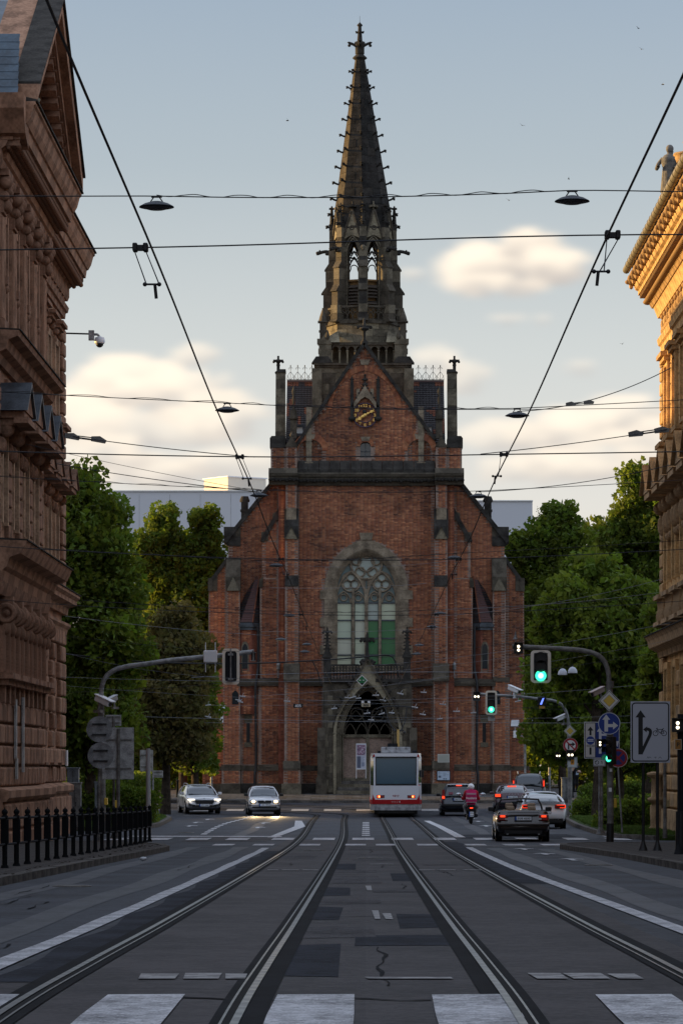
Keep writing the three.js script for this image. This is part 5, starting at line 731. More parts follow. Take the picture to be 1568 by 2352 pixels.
  for (const d of nb) for (const [y0, y1] of [[12.6, 15.3], [6.9, 9.3]]) { const wi = sub('window', L); W('pane', bx(X1 - .42, X1 - .38, Y(y0), Y(y1), -d - .6, -d + .6), M.windowDark, wi); W('frame', [bx(X1 - .38, X1 - .3, Y(y0), Y(y1), -d - .04, -d + .04), bx(X1 - .38, X1 - .3, Y(y0), Y(y1), -d - .6, -d - .5), bx(X1 - .38, X1 - .3, Y(y0), Y(y1), -d + .5, -d + .6)], M.frameWood, wi);
    W('surround', [bx(X1 - .02, X1 + .16, Y(y0 - .1), Y(y1 + .25), -d - .88, -d - .62), bx(X1 - .02, X1 + .16, Y(y0 - .1), Y(y1 + .25), -d + .62, -d + .88), bx(X1 - .02, X1 + .14, Y(y1 + .02), Y(y1 + .27), -d - .6, -d + .6)], y0 > 10 ? M.plaster : M.plasterPale, wi);
    if (y0 > 10) W('bracket', [bx(X1, X1 + .34, Y(13.4), Y(13.65), -d + .9, -d + 1.3), sph(X1 + .2, Y(13.3), -d + 1.1, .17, 1, 1, 1, 8), sph(X1 + .1, Y(13.0), -d + 1.1, .1, 1, 1.2, 1, 8)], M.plasterDark, wi);
    else { W('hood_gable', [ext([[-1.3, 0], [1.3, 0], [0, .8]], 0, .82).rotateY(Math.PI / 2).translate(X1, Y(9.9), -d), bx(X1, X1 + .78, Y(9.7), Y(9.89), -d - 1.2, -d + 1.2), bx(X1 + .5, X1 + .9, Y(9.55), Y(9.72), -d - 1.25, -d + 1.25)], M.plasterDark, wi); W('hood_cover', [ext([[-1.42, -.04], [-1.3, -.04], [0, .78], [1.3, -.04], [1.42, -.04], [0, .87]], 0, .90).rotateY(Math.PI / 2).translate(X1, Y(9.93), -d)], M.lead, wi); for (const s of [-1, 1]) W('console', [sph(X1 + .26, Y(9.4), -d + s * .95, .24, 1, 1, .6, 8), sph(X1 + .14, Y(8.95), -d + s * .95, .15, 1, 1.7, .8, 8), bx(X1, X1 + .5, Y(9.5), Y(9.7), -d + s * .95 - .14, -d + s * .95 + .14)], M.plasterDark, wi); } }
  for (const d of np) { const p = sub('pilaster', L); W('shaft', bx(X1, X1 + .22, Y(12.05), Y(15.3), -d - .5, -d + .5), M.plaster, p); for (let k = 0; k < 5; k++) W('flute_rib', cyl(V(X1 + .22, Y(12.4), -d - .4 + k * .2), V(X1 + .22, Y(15.2), -d - .4 + k * .2), .06, .06, 7), M.plaster, p);
    W('capital', [bx(X1, X1 + .46, Y(16.3), Y(16.48), -d - .66, -d + .66), bx(X1, X1 + .3, Y(15.3), Y(16.3), -d - .48, -d + .48), ...[-1, 1].flatMap((s) => [sph(X1 + .36, Y(16.12), -d + s * .5, .2, 1, 1, .8, 8), sph(X1 + .3, Y(15.75), -d + s * .42, .15, 1.2, 1, .9, 7)]), ...[-.3, 0, .3].flatMap((q) => [sph(X1 + .33, Y(15.55), -d + q, .15, 1, 1.3, .8, 7), sph(X1 + .37, Y(15.95), -d + q * 1.1, .13, 1.1, 1.2, .8, 7)])], M.plasterDark, p); W('pilaster_base', bx(X1, X1 + .34, Y(12.0), Y(12.35), -d - .6, -d + .6), M.plasterDark, p);
    for (let r = 0; r < 10; r++) W('pier_block', rbx(X1 - .1, X1 + .14, Y(6.45 + r * .46) + .02, Y(6.45 + (r + 1) * .46) - .02, -d - .5, -d + .5, .06), M.plasterDark, p); }
  run('architrave', X1, [[-.2, 16.5], [.26, 16.5], [.3, 16.7], [.4, 16.75], [.46, 16.95], [.2, 17.0], [-.2, 17.0]], 102, 117.3, M.plaster);
  cornice(X1 + .1, 101.4, 117.9, 18.2);
  run('middle_cornice', X1, [[-.2, 11.2], [.12, 11.2], [.2, 11.4], [.4, 11.5], [.46, 11.75], [.72, 11.85], [.76, 12.0], [-.2, 12.04]], 102, 117.5, M.plasterDark); run('middle_cover', X1, [[-.1, 12.045], [.8, 12.005], [.8, 12.04], [-.1, 12.09]], 102, 117.55, M.soot);
  run('belt_cornice', X1, [[-.2, 5.1], [.26, 5.1], [.3, 5.4], [.42, 5.5], [.5, 5.75], [.8, 5.85], [.9, 6.05], [.96, 6.2], [-.2, 6.24]], 102, 117.8, M.plaster); run('belt_cover', X1, [[-.1, 6.245], [1.0, 6.205], [1.0, 6.24], [-.1, 6.3]], 102, 117.9, M.soot);
  run('belt_mould', X1, [[-.2, 4.75], [.2, 4.75], [.26, 4.9], [.32, 5.09], [-.2, 5.09]], 102, 117.4, M.plasterDark);
  for (let k = 0; k < 5; k++) { const d = 104.2 + k * 2.9; const c = sub('window_surround', L); // scrolled, fluted stone surrounds of the ground-floor windows
    W('pane', bx(X1 - .06, X1 + .012, Y(2.7), Y(4.4), -d - .5, -d + .5), M.windowDark, c);
    for (const s of [-1, 1]) { W('panel', [bx(X1, X1 + .2, Y(2.6), Y(3.9), -d + s * .8 - .22, -d + s * .8 + .22), ...[-.12, 0, .12].map((q) => cyl(V(X1 + .2, Y(2.65), -d + s * .8 + q), V(X1 + .2, Y(3.8), -d + s * .8 + q), .045, .05, 6))], M.plasterDark, c); W('volute', [new THREE.TorusGeometry(.22, .085, 6, 16).rotateY(Math.PI / 2 * 0).translate(X1 + .26, Y(4.25), -d + s * .85), sph(X1 + .28, Y(4.25), -d + s * .85, .1), sph(X1 + .26, Y(3.85), -d + s * .8, .15, 1, 1.4, .9, 7)], M.plasterDark, c); }
    W('keystone_mask', [bx(X1, X1 + .4, Y(4.1), Y(4.75), -d - .24, -d + .24), sph(X1 + .4, Y(4.35), -d, .2, .8, 1.2, 1, 8)], M.plasterDark, c); W('sill', [bx(X1, X1 + .5, Y(2.42), Y(2.58), -d - 1.2, -d + 1.2), bx(X1, X1 + .36, Y(2.25), Y(2.42), -d - 1.1, -d + 1.1)], M.plasterDark, c); for (const s of [-1, 1]) W('apron', bx(X1, X1 + .24, Y(1.75), Y(2.25), -d + s * .5, -d + s * .95), M.plasterDark, c); }
  reseed(55); rust(X1, 102.2, 117.1, -.62, 1.75, .6, 1.02, [M.plasterDark, M.plasterDark, M.plaster]);
  run('plinth_cap', X1, [[-.2, -1.0], [.4, -1.0], [.48, -.9], [.48, -.7], [.2, -.62], [-.2, -.62]], 102, 117.5, M.plaster); run('plinth', X1, [[-.2, -2.9], [.38, -2.9], [.3, -1.0], [-.2, -1.0]], 102, 117.3, M.plasterDark); rust(X1 + .24, 102.2, 117.2, -2.6, -1.05, .78, .9, [M.plaster, M.plasterDark]);
  for (const [d, y0, y1] of [[106.6, .2, 1.9], [108.9, -.2, 2.0], [106.9, -.4, .2]]) W('house_sign', bx(X1 + .2, X1 + .26, Y(y0), Y(y1), -d - .16, -d + .16), M.signBack);
  W('house_sign', bx(X2 + .2, X2 + .26, Y(-.02), Y(.55), -134.9, -134.6), M.white);
  // pediment over the centre block
  { const p = sub('pediment', L), c = 110, h0 = 18.25, h1 = 22.3, w = 8.2; const rake = (nm, o0, o1, t0, t1, m) => { for (const s of [-1, 1]) W(nm, extX([[-c, Y(h1 + t0)], [-c, Y(h1 + t1)], [-c + s * w, Y(h0 + t1)], [-c + s * w, Y(h0 + t0)]].map(([z, y]) => [z, y]), X1 + o0, X1 + o1), m, p); };
    W('tympanum', extX([[-c - w + 1, Y(h0 - .1)], [-c + w - 1, Y(h0 - .1)], [-c, Y(h1 - .2)]], X1 - .3, X1 + .08), M.plasterDark, p);
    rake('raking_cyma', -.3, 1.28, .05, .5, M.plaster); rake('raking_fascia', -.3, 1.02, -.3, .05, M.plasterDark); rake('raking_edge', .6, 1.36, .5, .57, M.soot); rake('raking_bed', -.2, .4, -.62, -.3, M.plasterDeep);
    const mo = shared([bx(0, .5, -.26, 0, -.16, .16), bx(0, .56, -.06, 0, -.2, .2)]); for (const s of [-1, 1]) for (let k = 0; k < 14; k++) { const t = (k + .6) / 14; const o = WS('raking_modillion', mo, M.plasterDark, X1 + .4, Y(lerp(h1, h0, t) - .3), -c + s * w * t, 0, p); o.rotation.x = s * .46; }
    W('roof', extX([[-c, Y(h1 + .45)], [-c - w, Y(h0 + .5)], [-c + w, Y(h0 + .5)]], -24, X1 - .15), M.blueRoof, p); }
  { const p = sub('attic_roof', L); // sheet-metal roof of the block's near end, seen above its cornice
    W('end_cornice', [extX([[-102.2, Y(17.0)], [-101.2, Y(17.3)], [-100.7, Y(17.9)], [-100.6, Y(18.3)], [-102.2, Y(18.3)]], -20, X1 + 1.0)], M.plaster, p);
    for (let k = 0; k < 8; k++) W('metal_sheet', extX([[-101 - k * .28, Y(18.32 + k * .26)], [-101.32 - k * .28, Y(18.60 + k * .26)], [-101.36 - k * .28, Y(18.58 + k * .26)], [-101.0 - k * .28, Y(18.28 + k * .26)]], -20, X1 + .8 - k * .02), M.blueRoof, p);
    W('shell_ornament', [sph(X1 + .95, Y(18.75), -103.5, .34, .5, 1.1, 1, 10), ...[0, 1, 2, 3, 4, 5].map((k) => cyl(V(X1 + 1.0, Y(18.4), -103.5), V(X1 + 1.12, Y(18.5 + .5 * Math.sin(k * .55)), -103.5 + .45 * Math.cos(k * .55)), .05, .07, 5))], M.ashlarPale, p); }
  W('rear_roof', [extX([[-135.2, Y(18.8)], [-117, Y(18.8)], [-117, Y(18.6)], [-135.2, Y(18.6)]], -24, X2 + .9)], M.soot);
  // ---- camera on its arm
  const cm = thing('security_camera', 'dome security camera on a long arm below the left palace cornice', 'camera', [X2 + .2, Y(15.8), -135.3]);
  part('arm', [cyl(V(-.1, 0, 0), V(.95, -.03, 0), .03)], M.poleDark, cm); part('mount', [bx(.78, .98, -.26, .1, -.1, .1), tube([V(.95, -.05, 0), V(1.1, -.05, 0), V(1.18, -.14, 0)], .05, 8, 6)], M.signBack, cm); part('housing', [lathe([[.06, .12], [.17, .08], [.2, -.08], [.17, -.14]], 12, 1.18, -.24, 0)], M.white, cm); part('dome', [sph(1.18, -.4, 0, .14, 1, .9, 1)], M.black, cm);
}
{ // ---- the sunlit house on the right
  const X = 10.8, base = V(13, groundY(128), -128);
  const Rh = thing('town_house', 'golden sunlit palace with statue and lion-head cornice on the right', 'building', [base.x, base.y, base.z]);
  const W = (name, g, m, par = Rh) => { const geo = join([g]); geo.translate(-base.x, -base.y, -base.z); return part(name, Object.assign(geo, { userData: { done: true } }), m, par); };
  const WS = (name, geo, m, x, y, z, par = Rh) => { const o = part(name, geo, m, par); o.position.set(x - base.x, y - base.y, z - base.z); return o; };
  const Y = (r) => EYE + r, run = (name, prof, d0, d1, m, par) => W(name, ext(prof.map(([o, h]) => [X - o, Y(h)]).reverse(), -d1, -d0), m, par);
  const G0 = groundY(128) - .3, D0 = 107, D1 = 134.4, bays = [111.4, 114.8, 118.2, 121.6, 125, 128.4, 131.8];
  const win = (d, y0, y1, w = .6) => [[-d - w, Y(y0)], [-d + w, Y(y0)], [-d + w, Y(y1)], [-d - w, Y(y1)]];
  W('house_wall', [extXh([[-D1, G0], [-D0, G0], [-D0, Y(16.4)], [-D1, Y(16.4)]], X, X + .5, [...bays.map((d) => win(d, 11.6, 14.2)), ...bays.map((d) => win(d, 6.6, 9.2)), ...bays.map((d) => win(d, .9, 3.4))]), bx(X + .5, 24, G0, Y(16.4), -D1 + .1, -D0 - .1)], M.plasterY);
  for (const d of bays) for (const [y0, y1] of [[11.6, 14.2], [6.6, 9.2], [.9, 3.4]]) { const wi = sub('window', Rh); W('pane', bx(X + .38, X + .42, Y(y0), Y(y1), -d - .6, -d + .6), M.windowDark, wi); W('frame', [bx(X + .3, X + .38, Y(y0), Y(y1), -d - .04, -d + .04), bx(X + .3, X + .38, Y(y0), Y(y1), -d - .6, -d - .5), bx(X + .3, X + .38, Y(y0), Y(y1), -d + .5, -d + .6)], M.frameWood, wi);
    W('surround', [bx(X - .16, X + .02, Y(y0 - .1), Y(y1 + .25), -d - .88, -d - .62), bx(X - .16, X + .02, Y(y0 - .1), Y(y1 + .25), -d + .62, -d + .88), bx(X - .14, X + .02, Y(y1 + .02), Y(y1 + .27), -d - .6, -d + .6)], M.plasterY, wi);
    if (y0 > 10) W('hood', [bx(X - .4, X, Y(14.5), Y(14.65), -d - 1, -d + 1), bx(X - .28, X, Y(14.35), Y(14.5), -d - .95, -d + .95), bx(X - .45, X, Y(11.3), Y(11.45), -d - 1, -d + 1)], M.plasterYd, wi);
    else if (y0 > 5) { W('hood_gable', [ext([[-1.35, 0], [1.35, 0], [0, .9]], 0, .85).rotateY(-Math.PI / 2).translate(X, Y(9.7), -d), bx(X - .82, X, Y(9.5), Y(9.69), -d - 1.2, -d + 1.2)], M.plasterG, wi); W('hood_cover', [ext([[-1.48, -.04], [-1.36, -.04], [0, .88], [1.36, -.04], [1.48, -.04], [0, .97]], 0, .98).rotateY(-Math.PI / 2).translate(X, Y(9.73), -d)], M.plasterYd, wi); for (const s of [-1, 1]) W('console', [sph(X - .26, Y(9.2), -d + s * .95, .25, 1, 1, .6, 8), sph(X - .16, Y(8.6), -d + s * .95, .2, 1, 2, .8, 8), sph(X - .12, Y(8.1), -d + s * .95, .13, 1, 1.2, .8, 8)], M.plasterG, wi);
      W('balustrade', [bx(X - .5, X - .1, Y(5.9), Y(6.05), -d - 1.2, -d + 1.2), bx(X - .5, X - .1, Y(4.95), Y(5.1), -d - 1.2, -d + 1.2), ...[-1, -.6, -.2, .2, .6, 1].map((q) => lathe([[.07, 0], [.11, .25], [.05, .5], [.08, .8]], 8, X - .3, Y(5.1), -d + q))], M.plasterG, wi); } }
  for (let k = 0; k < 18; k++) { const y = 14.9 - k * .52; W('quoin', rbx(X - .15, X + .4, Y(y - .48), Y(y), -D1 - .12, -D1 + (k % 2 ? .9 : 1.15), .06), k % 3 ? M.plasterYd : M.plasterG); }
  for (let k = 0; k < 9; k++) run('ashlar_course', [[-.1, 14.9 - k * .72], [.05, 14.9 - k * .72], [.05, 14.24 - k * .72], [-.1, 14.24 - k * .72]], D0, D1 - 1.2, M.plasterY);
  // crowning cornice
  run('frieze_band', [[-.2, 14.95], [.1, 14.95], [.12, 15.2], [.2, 15.25], [.24, 15.45], [-.2, 15.45]], D0, D1 + .1, M.plasterY);
  reseed(202); for (let k = 0; k < 22; k++) { const d = 109.6 + k * 1.12; W('frieze_figure', [sph(X - .08, Y(15.85), -d, .2, .7, 1.3, .8, 8), sph(X - .12, Y(16.12), -d, .11), sph(X - .1, Y(15.65), -d + .3, .14, .7, 1, 1, 6), sph(X - .1, Y(15.65), -d - .3, .14, .7, 1, 1, 6)], M.plasterYd); }
  run('upper_frieze', [[-.2, 16.25], [.2, 16.25], [.3, 16.5], [.36, 16.65], [-.2, 16.65]], D0, D1 + .2, M.plasterY);
  run('corona', [[-.2, 17.2], [.85, 17.2], [.85, 17.35], [.95, 17.4], [1.12, 17.85], [1.16, 18.0], [-.2, 18.1]], D0, D1 + 1.1, M.plasterY);
  run('egg_bed', [[-.2, 16.65], [.4, 16.65], [.55, 16.9], [.6, 17.2], [-.2, 17.2]], D0, D1 + .5, M.plasterYd);
  const egg = shared([sph(0, 0, 0, .13, 1.3, .8, .75, 7)]), dn = shared(bx(-.1, .1, -.08, .08, -.06, .06)); for (let k = 0; k < 84; k++) { WS('egg_moulding', egg, M.plasterYd, X - .55, Y(16.88), -lerp(D0, D1 + .5, k / 83)); WS('dentil', dn, M.plasterYd, X - .72, Y(17.12), -lerp(D0, D1 + .6, k / 83)); }
  const lion = shared([sph(0, 0, 0, .2, 1, 1.1, 1, 9), sph(-.16, -.06, 0, .11, 1, .8, .9, 7), sph(-.06, .16, .12, .07), sph(-.06, .16, -.12, .07), sph(-.04, -.2, 0, .1, .8, 1.3, .8, 6), sph(.02, .0, .17, .1), sph(.02, 0, -.17, .1)]); for (let k = 0; k < 19; k++) WS('lion_head', lion, M.plasterYd, X - 1.08, Y(17.72), -(110.4 + k * 1.38));
  W('gutter', [cyl(V(X - 1.27, Y(18.15), -D0), V(X - 1.27, Y(18.15), -D1 - 1.2), .14, .14, 10), ...Array.from({ length: 30 }, (_, k) => cyl(V(X - 1.27, Y(18.15), -D0 - k * .93), V(X - 1.27, Y(18.15), -D0 - k * .93 - .04), .155, .155, 10))], mat(.20, .17, .11, .5, { metalness: .3 }));
  W('roof', [extX([[-D1 - .6, Y(18.1)], [-D0, Y(18.1)], [-D0, Y(18.3)], [-D1 - .6, Y(18.3)]], X - 1.1, 24)], M.lead);
  for (const d of [126, 131.4, 132.6]) W('parapet_block', [bx(X - .75, X - .2, Y(18.3), Y(d === 126 ? 19.3 : 18.95), -d - .35, -d + .35), bx(X - .8, X - .15, Y(d === 126 ? 19.3 : 18.95), Y(d === 126 ? 19.4 : 19.05), -d - .4, -d + .4)], M.plasterYd);
  // street storey
  run('belt_cornice', [[-.2, 3.9], [.16, 3.9], [.2, 4.1], [.5, 4.25], [.56, 4.5], [.66, 4.65], [-.2, 4.72]], D0, D1 + .5, M.plasterG); run('belt_cover', [[-.1, 4.725], [.7, 4.655], [.7, 4.69], [-.1, 4.76]], D0, D1 + .55, M.soot);
  reseed(77); for (let r = 0; r < 9; r++) for (let k = 0; k < 15; k++) { const d = 110.3 + k * 1.62 + (r % 2 ? -.8 : 0), y = -1.5 + r * .6; if (bays.some((b) => d + 1.5 > b - .6 && d < b + .6 && y + .6 > .9 && y < 3.4)) continue; W('rustic_block', rbx(X - .17, X + .2, Y(y) + .025, Y(y + .6) - .025, -Math.min(d + 1.55, D1 + .1), -d, .07), rnd() < .6 ? M.plasterG : M.plasterYd); }
  run('plinth', [[-.2, -3], [.3, -3], [.24, -1.55], [-.2, -1.5]], D0, D1 + .2, M.plasterG);
  W('corner_colonnette', [lathe([[.3, 0], [.32, .1], [.24, .2], [.26, .9], [.2, 1.0], [.34, 1.1], [.34, 1.2], [.22, 1.25], [.2, 1.9], [.36, 2.0], [.38, 2.1], [.2, 2.15]], 14, X - .35, groundY(132) + .1, -133)], M.plasterG);
  const st = thing('statue', 'stone robed figure standing on the roof of the golden palace', 'statue', [X - .48, Y(19.46), -126], -.5); st.scale.setScalar(.92);
  part('figure', [lathe([[.30, 0], [.33, .1], [.29, .5], [.26, .8], [.25, .95], [.31, 1.15], [.30, 1.3], [.20, 1.42], [.09, 1.48], [.085, 1.53]], 14), sph(0, 1.64, 0, .125, 1, 1.2, 1.05, 12), tube([V(-.27, 1.33, 0), V(-.42, 1.1, .08), V(-.40, .92, .25), V(-.30, 1.0, .34)], .075, 12, 7), tube([V(.27, 1.33, 0), V(.38, 1.08, .02), V(.30, .88, .2)], .075, 12, 7), ...[0, 1, 2, 3, 4, 5, 6, 7, 8].map((k) => cyl(V(.29 * Math.cos(k * .7), .05, .29 * Math.sin(k * .7)), V(.23 * Math.cos(k * .7 + .1), .95, .23 * Math.sin(k * .7 + .1)), .05, .03, 5)), sph(-.3, 1.05, .36, .06), bx(-.16, .16, -.06, .02, -.12, .24)], mat(.20, .19, .18, .9, { map: rep(sootTex, 1.5) }), st); part('hair', [sph(0, 1.68, -.03, .14, 1.05, 1.05, 1.05, 10), sph(0, 1.56, -.08, .12, 1.1, 1, .8, 8)], mat(.17, .16, .15, .9), st);
  const ur = thing('roof_urn', 'ribbed stone urn on the roof edge near the robed statue', 'urn', [X - .1, Y(19.3), -123]); ur.scale.setScalar(.72); part('urn_bowl', [lathe([[.2, 0], [.22, .15], [.12, .25], [.14, .6], [.5, .95], [.62, 1.25], [.6, 1.3], [.7, 1.36], [.68, 1.45], [.3, 1.5], [.12, 1.8], [.26, 1.95], [.2, 2.1], [.05, 2.2]], 18)], M.plasterYd, ur); part('urn_foot', bx(-.28, .28, -1.6, 0, -.28, .28), M.plasterYd, ur);
}
{ // a row house added out of view across the left side street: it keeps the low sun off the junction and the street storeys
  const t = thing('row_house', 'unseen five storey row house added beyond the left side street to block sun', 'building', [-52, groundY(152), -158.5]);
  part('wall', bx(-9, 9, -.5, 22.5, -46.5, 46.5), M.plasterDark, t); part('roof', ext([[-9.5, 22.5], [9.5, 22.5], [0, 24.2]], -46.8, 46.8), M.tileRed, t);
  for (let f = 0; f < 5; f++) for (let k = 0; k < 21; k++) part('window', bx(8.98, 9.03, 1.6 + f * 4.2, 3.9 + f * 4.2, -44.6 + k * 4.3, -43.3 + k * 4.3), M.windowDark, t);
}
for (const [sx, d0, d1, h, label] of [[-1, -40, 44, 19, 'brown plastered row house on the left beside the camera'], [-1, 44, 100.5, 20, 'brown plastered row house on the left before the palace'], [1, -40, 40, 18, 'tan plastered row house on the right beside the camera'], [1, 40, 106, 19, 'tan plastered row house on the right before the golden palace']]) { // the street goes on behind the camera
  const c = (d0 + d1) / 2, t = thing('row_house', label, 'building', [sx * 17.5, groundY(c) - .2, -c]), w = (d1 - d0) / 2;
  part('wall', bx(-6, 6, -.6, h, -w, w), sx < 0 ? M.plaster : M.plasterG, t); part('roof', ext([[-6.4, h], [6.4, h], [0, h + 3]], -w, w), M.tileRed, t); part('belt_cornice', bx(-sx * 6, -sx * 6.3, 5.6, 6, -w, w), M.plasterDark, t);
  for (let f = 0; f < 4; f++) for (let k = 0; k < (d1 - d0) / 3.4 - 1; k++) part('window', bx(-sx * 5.98, -sx * 6.03, 1.4 + f * 4.5, 3.9 + f * 4.5, -w + 1.6 + k * 3.4, -w + 2.9 + k * 3.4), M.windowDark, t);
}
// ================================================================ trees, hedges, the pale block behind the church
const leafGeo = (n, R, size, s0) => { reseed(s0); const pos = []; for (let i = 0; i < n; i++) { const c = V(rnd(-1, 1), rnd(-1, 1), rnd(-1, 1)); c.normalize().multiplyScalar(R * Math.cbrt(rnd(.15, 1))); const e = new THREE.Euler(rnd(-1.1, 1.1), rnd(6.28), rnd(-1.1, 1.1)), s = size * rnd(.7, 1.25); const P = [[0, 0, -.5], [.36, .06, -.05], [.2, .03, .25], [0, -.04, .55], [-.2, .03, .25], [-.36, .06, -.05]].map(([x, y, z]) => V(x * s, y * s, z * s).applyEuler(e).add(c)); for (const [a, b, d] of [[0, 1, 2], [0, 2, 3], [0, 3, 4], [0, 4, 5]]) pos.push(...P[a].toArray(), ...P[b].toArray(), ...P[d].toArray()); } const g = new THREE.BufferGeometry(); g.setAttribute('position', new THREE.Float32BufferAttribute(pos, 3)); g.computeVertexNormals(); return boxUV(g); };
const clumps = [leafGeo(22, .42, .26, 1), leafGeo(26, .45, .22, 2)], smallClump = leafGeo(26, .24, .12, 3);
const leafMat = (r, g, b) => phys(r, g, b, 1, { transmission: .55, thickness: 0, specularIntensity: .25 });
const green = leafMat(.12, .18, .018), LM = { dark: green, mid: green, bright: green, hedge: green, brown: leafMat(.13, .12, .036) };
function tree(name, label, d, lobes, trunkX, m, dens = 1, s0 = 1, group) {
  reseed(s0 * 977 + 13);
  const x0 = px(trunkX, d), g0 = groundY(d) + .05, t = thing(name, label, 'tree', [x0, g0, -d], 0, group);
  const L = lobes.map(([x, y, rx, ry]) => ({ x: px(x, d) - x0, y: py(y, d) - g0, z: rnd(-1.2, 1.2), rx: rx * d / F, ry: ry * d / F, rz: (rx + ry) / 2 * d / F }));
  for (const l of L.slice()) for (let k = 0; k < 4; k++) { const a = rnd(6.28), b = rnd(-.5, .9), r = rnd(.22, .42); L.push({ x: l.x + Math.cos(a) * l.rx * .95, y: l.y + b * l.ry * 1.05, z: l.z + Math.sin(a) * l.rz * .9, rx: l.rx * r, ry: l.ry * r * .9, rz: l.rz * r }); }
  const top = Math.max(...L.map((l) => l.y)), tr = [];
  tr.push(tube([V(0, -.1, 0), V(.06, top * .2, 0), V(-.05, top * .4, .05), V(0, top * .62, 0)], .2, 10, 8)); tr.push(cyl(V(0, -.1, 0), V(.06, top * .2, 0), .3, .2, 9));
  for (const l of L.slice(0, lobes.length)) tr.push(tube([V(0, Math.min(top * .45, l.y * .6), 0), V(l.x * .5, l.y * .72, l.z * .5), V(l.x, l.y, l.z)], .075, 8, 6));
  part('trunk', tr, M.bark, t);
  const vol = L.reduce((s, l) => s + l.rx * l.ry * 1.0, 0), n = Math.min(2600, Math.round(vol * 62 * dens)), mesh = shade(new THREE.InstancedMesh(clumps[s0 % 2], m, n)), q = new THREE.Matrix4(), c = new THREE.Color(), e = new THREE.Euler();
  const tot = L.reduce((s, l) => s + l.rx * l.ry, 0);
  let k = 0; for (const l of L) { const cnt = l === L[L.length - 1] ? n - k : Math.min(n - k, Math.round(n * l.rx * l.ry / tot)); for (let i = 0; i < cnt; i++) {
    const v = V(rnd(-1, 1), rnd(-1, 1), rnd(-1, 1)).normalize(), rough = .78 + .45 * vnoise(v.x * 2.5 + l.x * 3 + 20, v.y * 2.5 + v.z * 2 + l.y, s0), r = Math.pow(rnd(.12, 1), .45) * rough; const p = V(l.x + v.x * l.rx * r, l.y + v.y * l.ry * r, l.z + v.z * l.rz * r);
    e.set(rnd(6.28), rnd(6.28), rnd(6.28)); const s = rnd(.5, 1.4); q.makeRotationFromEuler(e).scale(V(s, s, s)).setPosition(p.x, p.y, p.z); mesh.setMatrixAt(k, q); const w = rnd(.72, 1.3), yel = rnd(.9, 1.25); mesh.setColorAt(k, c.setRGB(w * yel, w, w * rnd(.7, 1.1))); k++; } }
  mesh.name = 'crown'; mesh.userData.kind = 'stuff'; t.add(mesh); return t;
}
const gL = 'trees of the park left of the church', gR = 'trees of the park right of the church';
tree('plane_tree', 'tall dark leafy tree rising behind the corner of the left palace', 152, [[185, 1120, 42, 60], [235, 1205, 62, 80], [175, 1260, 75, 110], [265, 1330, 62, 90], [190, 1420, 90, 110], [270, 1480, 70, 100], [175, 1570, 85, 110], [255, 1620, 80, 100], [190, 1710, 80, 70]], 206, LM.dark, 1.25, 3, gL);
tree('plane_tree', 'sunlit yellow green tree beside the left flank of the church', 228, [[372, 1215, 34, 52], [345, 1285, 36, 60], [400, 1275, 40, 60], [478, 1222, 32, 58], [455, 1300, 42, 70], [495, 1320, 34, 70], [380, 1370, 60, 80], [450, 1410, 60, 80], [400, 1480, 70, 70]], 420, LM.mid, 1.3, 4, gL);
tree('street_tree', 'small brownish leaved tree on a bare trunk behind the white estate car', 188, [[392, 1455, 52, 60], [345, 1530, 50, 60], [430, 1520, 56, 70], [370, 1610, 70, 65], [430, 1620, 46, 70], [395, 1690, 78, 56], [330, 1670, 40, 50]], 380, LM.brown, 1.5, 5, gL);
tree('street_tree', 'small green tree overhanging the left corner of the church', 199, [[462, 1570, 30, 50], [455, 1650, 38, 60], [440, 1720, 48, 52], [478, 1730, 18, 46]], 446, LM.mid, 1.5, 6, gL);
tree('plane_tree', 'dark shaded tree behind the brownish street tree', 238, [[270, 1450, 90, 130], [350, 1560, 100, 140], [440, 1600, 70, 120], [250, 1680, 110, 110], [400, 1730, 110, 80], [300, 1740, 120, 70]], 330, LM.dark, .9, 7, gL);
tree('plane_tree', 'gold topped tree just right of the church roof', 240, [[1290, 1190, 36, 42], [1245, 1235, 40, 50], [1315, 1255, 52, 56], [1190, 1260, 24, 40], [1225, 1310, 46, 70], [1290, 1350, 70, 80], [1245, 1430, 60, 90], [1330, 1440, 70, 90], [1240, 1540, 40, 90]], 1290, LM.mid, 1.3, 8, gR);
tree('plane_tree', 'tallest sunlit tree beside the golden palace', 184, [[1448, 1120, 26, 46], [1500, 1130, 36, 56], [1440, 1195, 36, 46], [1395, 1240, 34, 42], [1490, 1220, 52, 80], [1535, 1200, 40, 90], [1440, 1280, 50, 60], [1510, 1330, 70, 80]], 1490, LM.mid, 1.3, 9, gR);
tree('plane_tree', 'broad dark tree behind the large green traffic light', 170, [[1370, 1320, 56, 56], [1310, 1390, 62, 66], [1440, 1380, 66, 70], [1380, 1450, 80, 70], [1300, 1500, 66, 80], [1470, 1480, 66, 80], [1390, 1560, 90, 70]], 1370, LM.dark, 1.2, 10, gR);
tree('plane_tree', 'low spreading tree behind the blue arrow sign', 178, [[1270, 1590, 50, 80], [1340, 1640, 70, 70], [1430, 1620, 80, 80], [1500, 1600, 50, 90], [1290, 1700, 70, 60], [1400, 1710, 90, 56], [1480, 1720, 60, 60]], 1420, LM.dark, 1.2, 11, gR);
tree('street_tree', 'pale green young tree against the corner of the golden palace', 142, [[1512, 1420, 24, 36], [1525, 1480, 30, 46], [1508, 1540, 34, 46], [1520, 1600, 28, 40]], 1528, LM.bright, 1.5, 12, gR);
tree('plane_tree', 'dark tree filling the shade at the right end of the church', 252, [[1230, 1470, 60, 120], [1300, 1560, 100, 120], [1420, 1540, 120, 150], [1240, 1660, 60, 100], [1350, 1720, 120, 80], [1480, 1700, 90, 90]], 1330, LM.dark, .9, 14, gR);

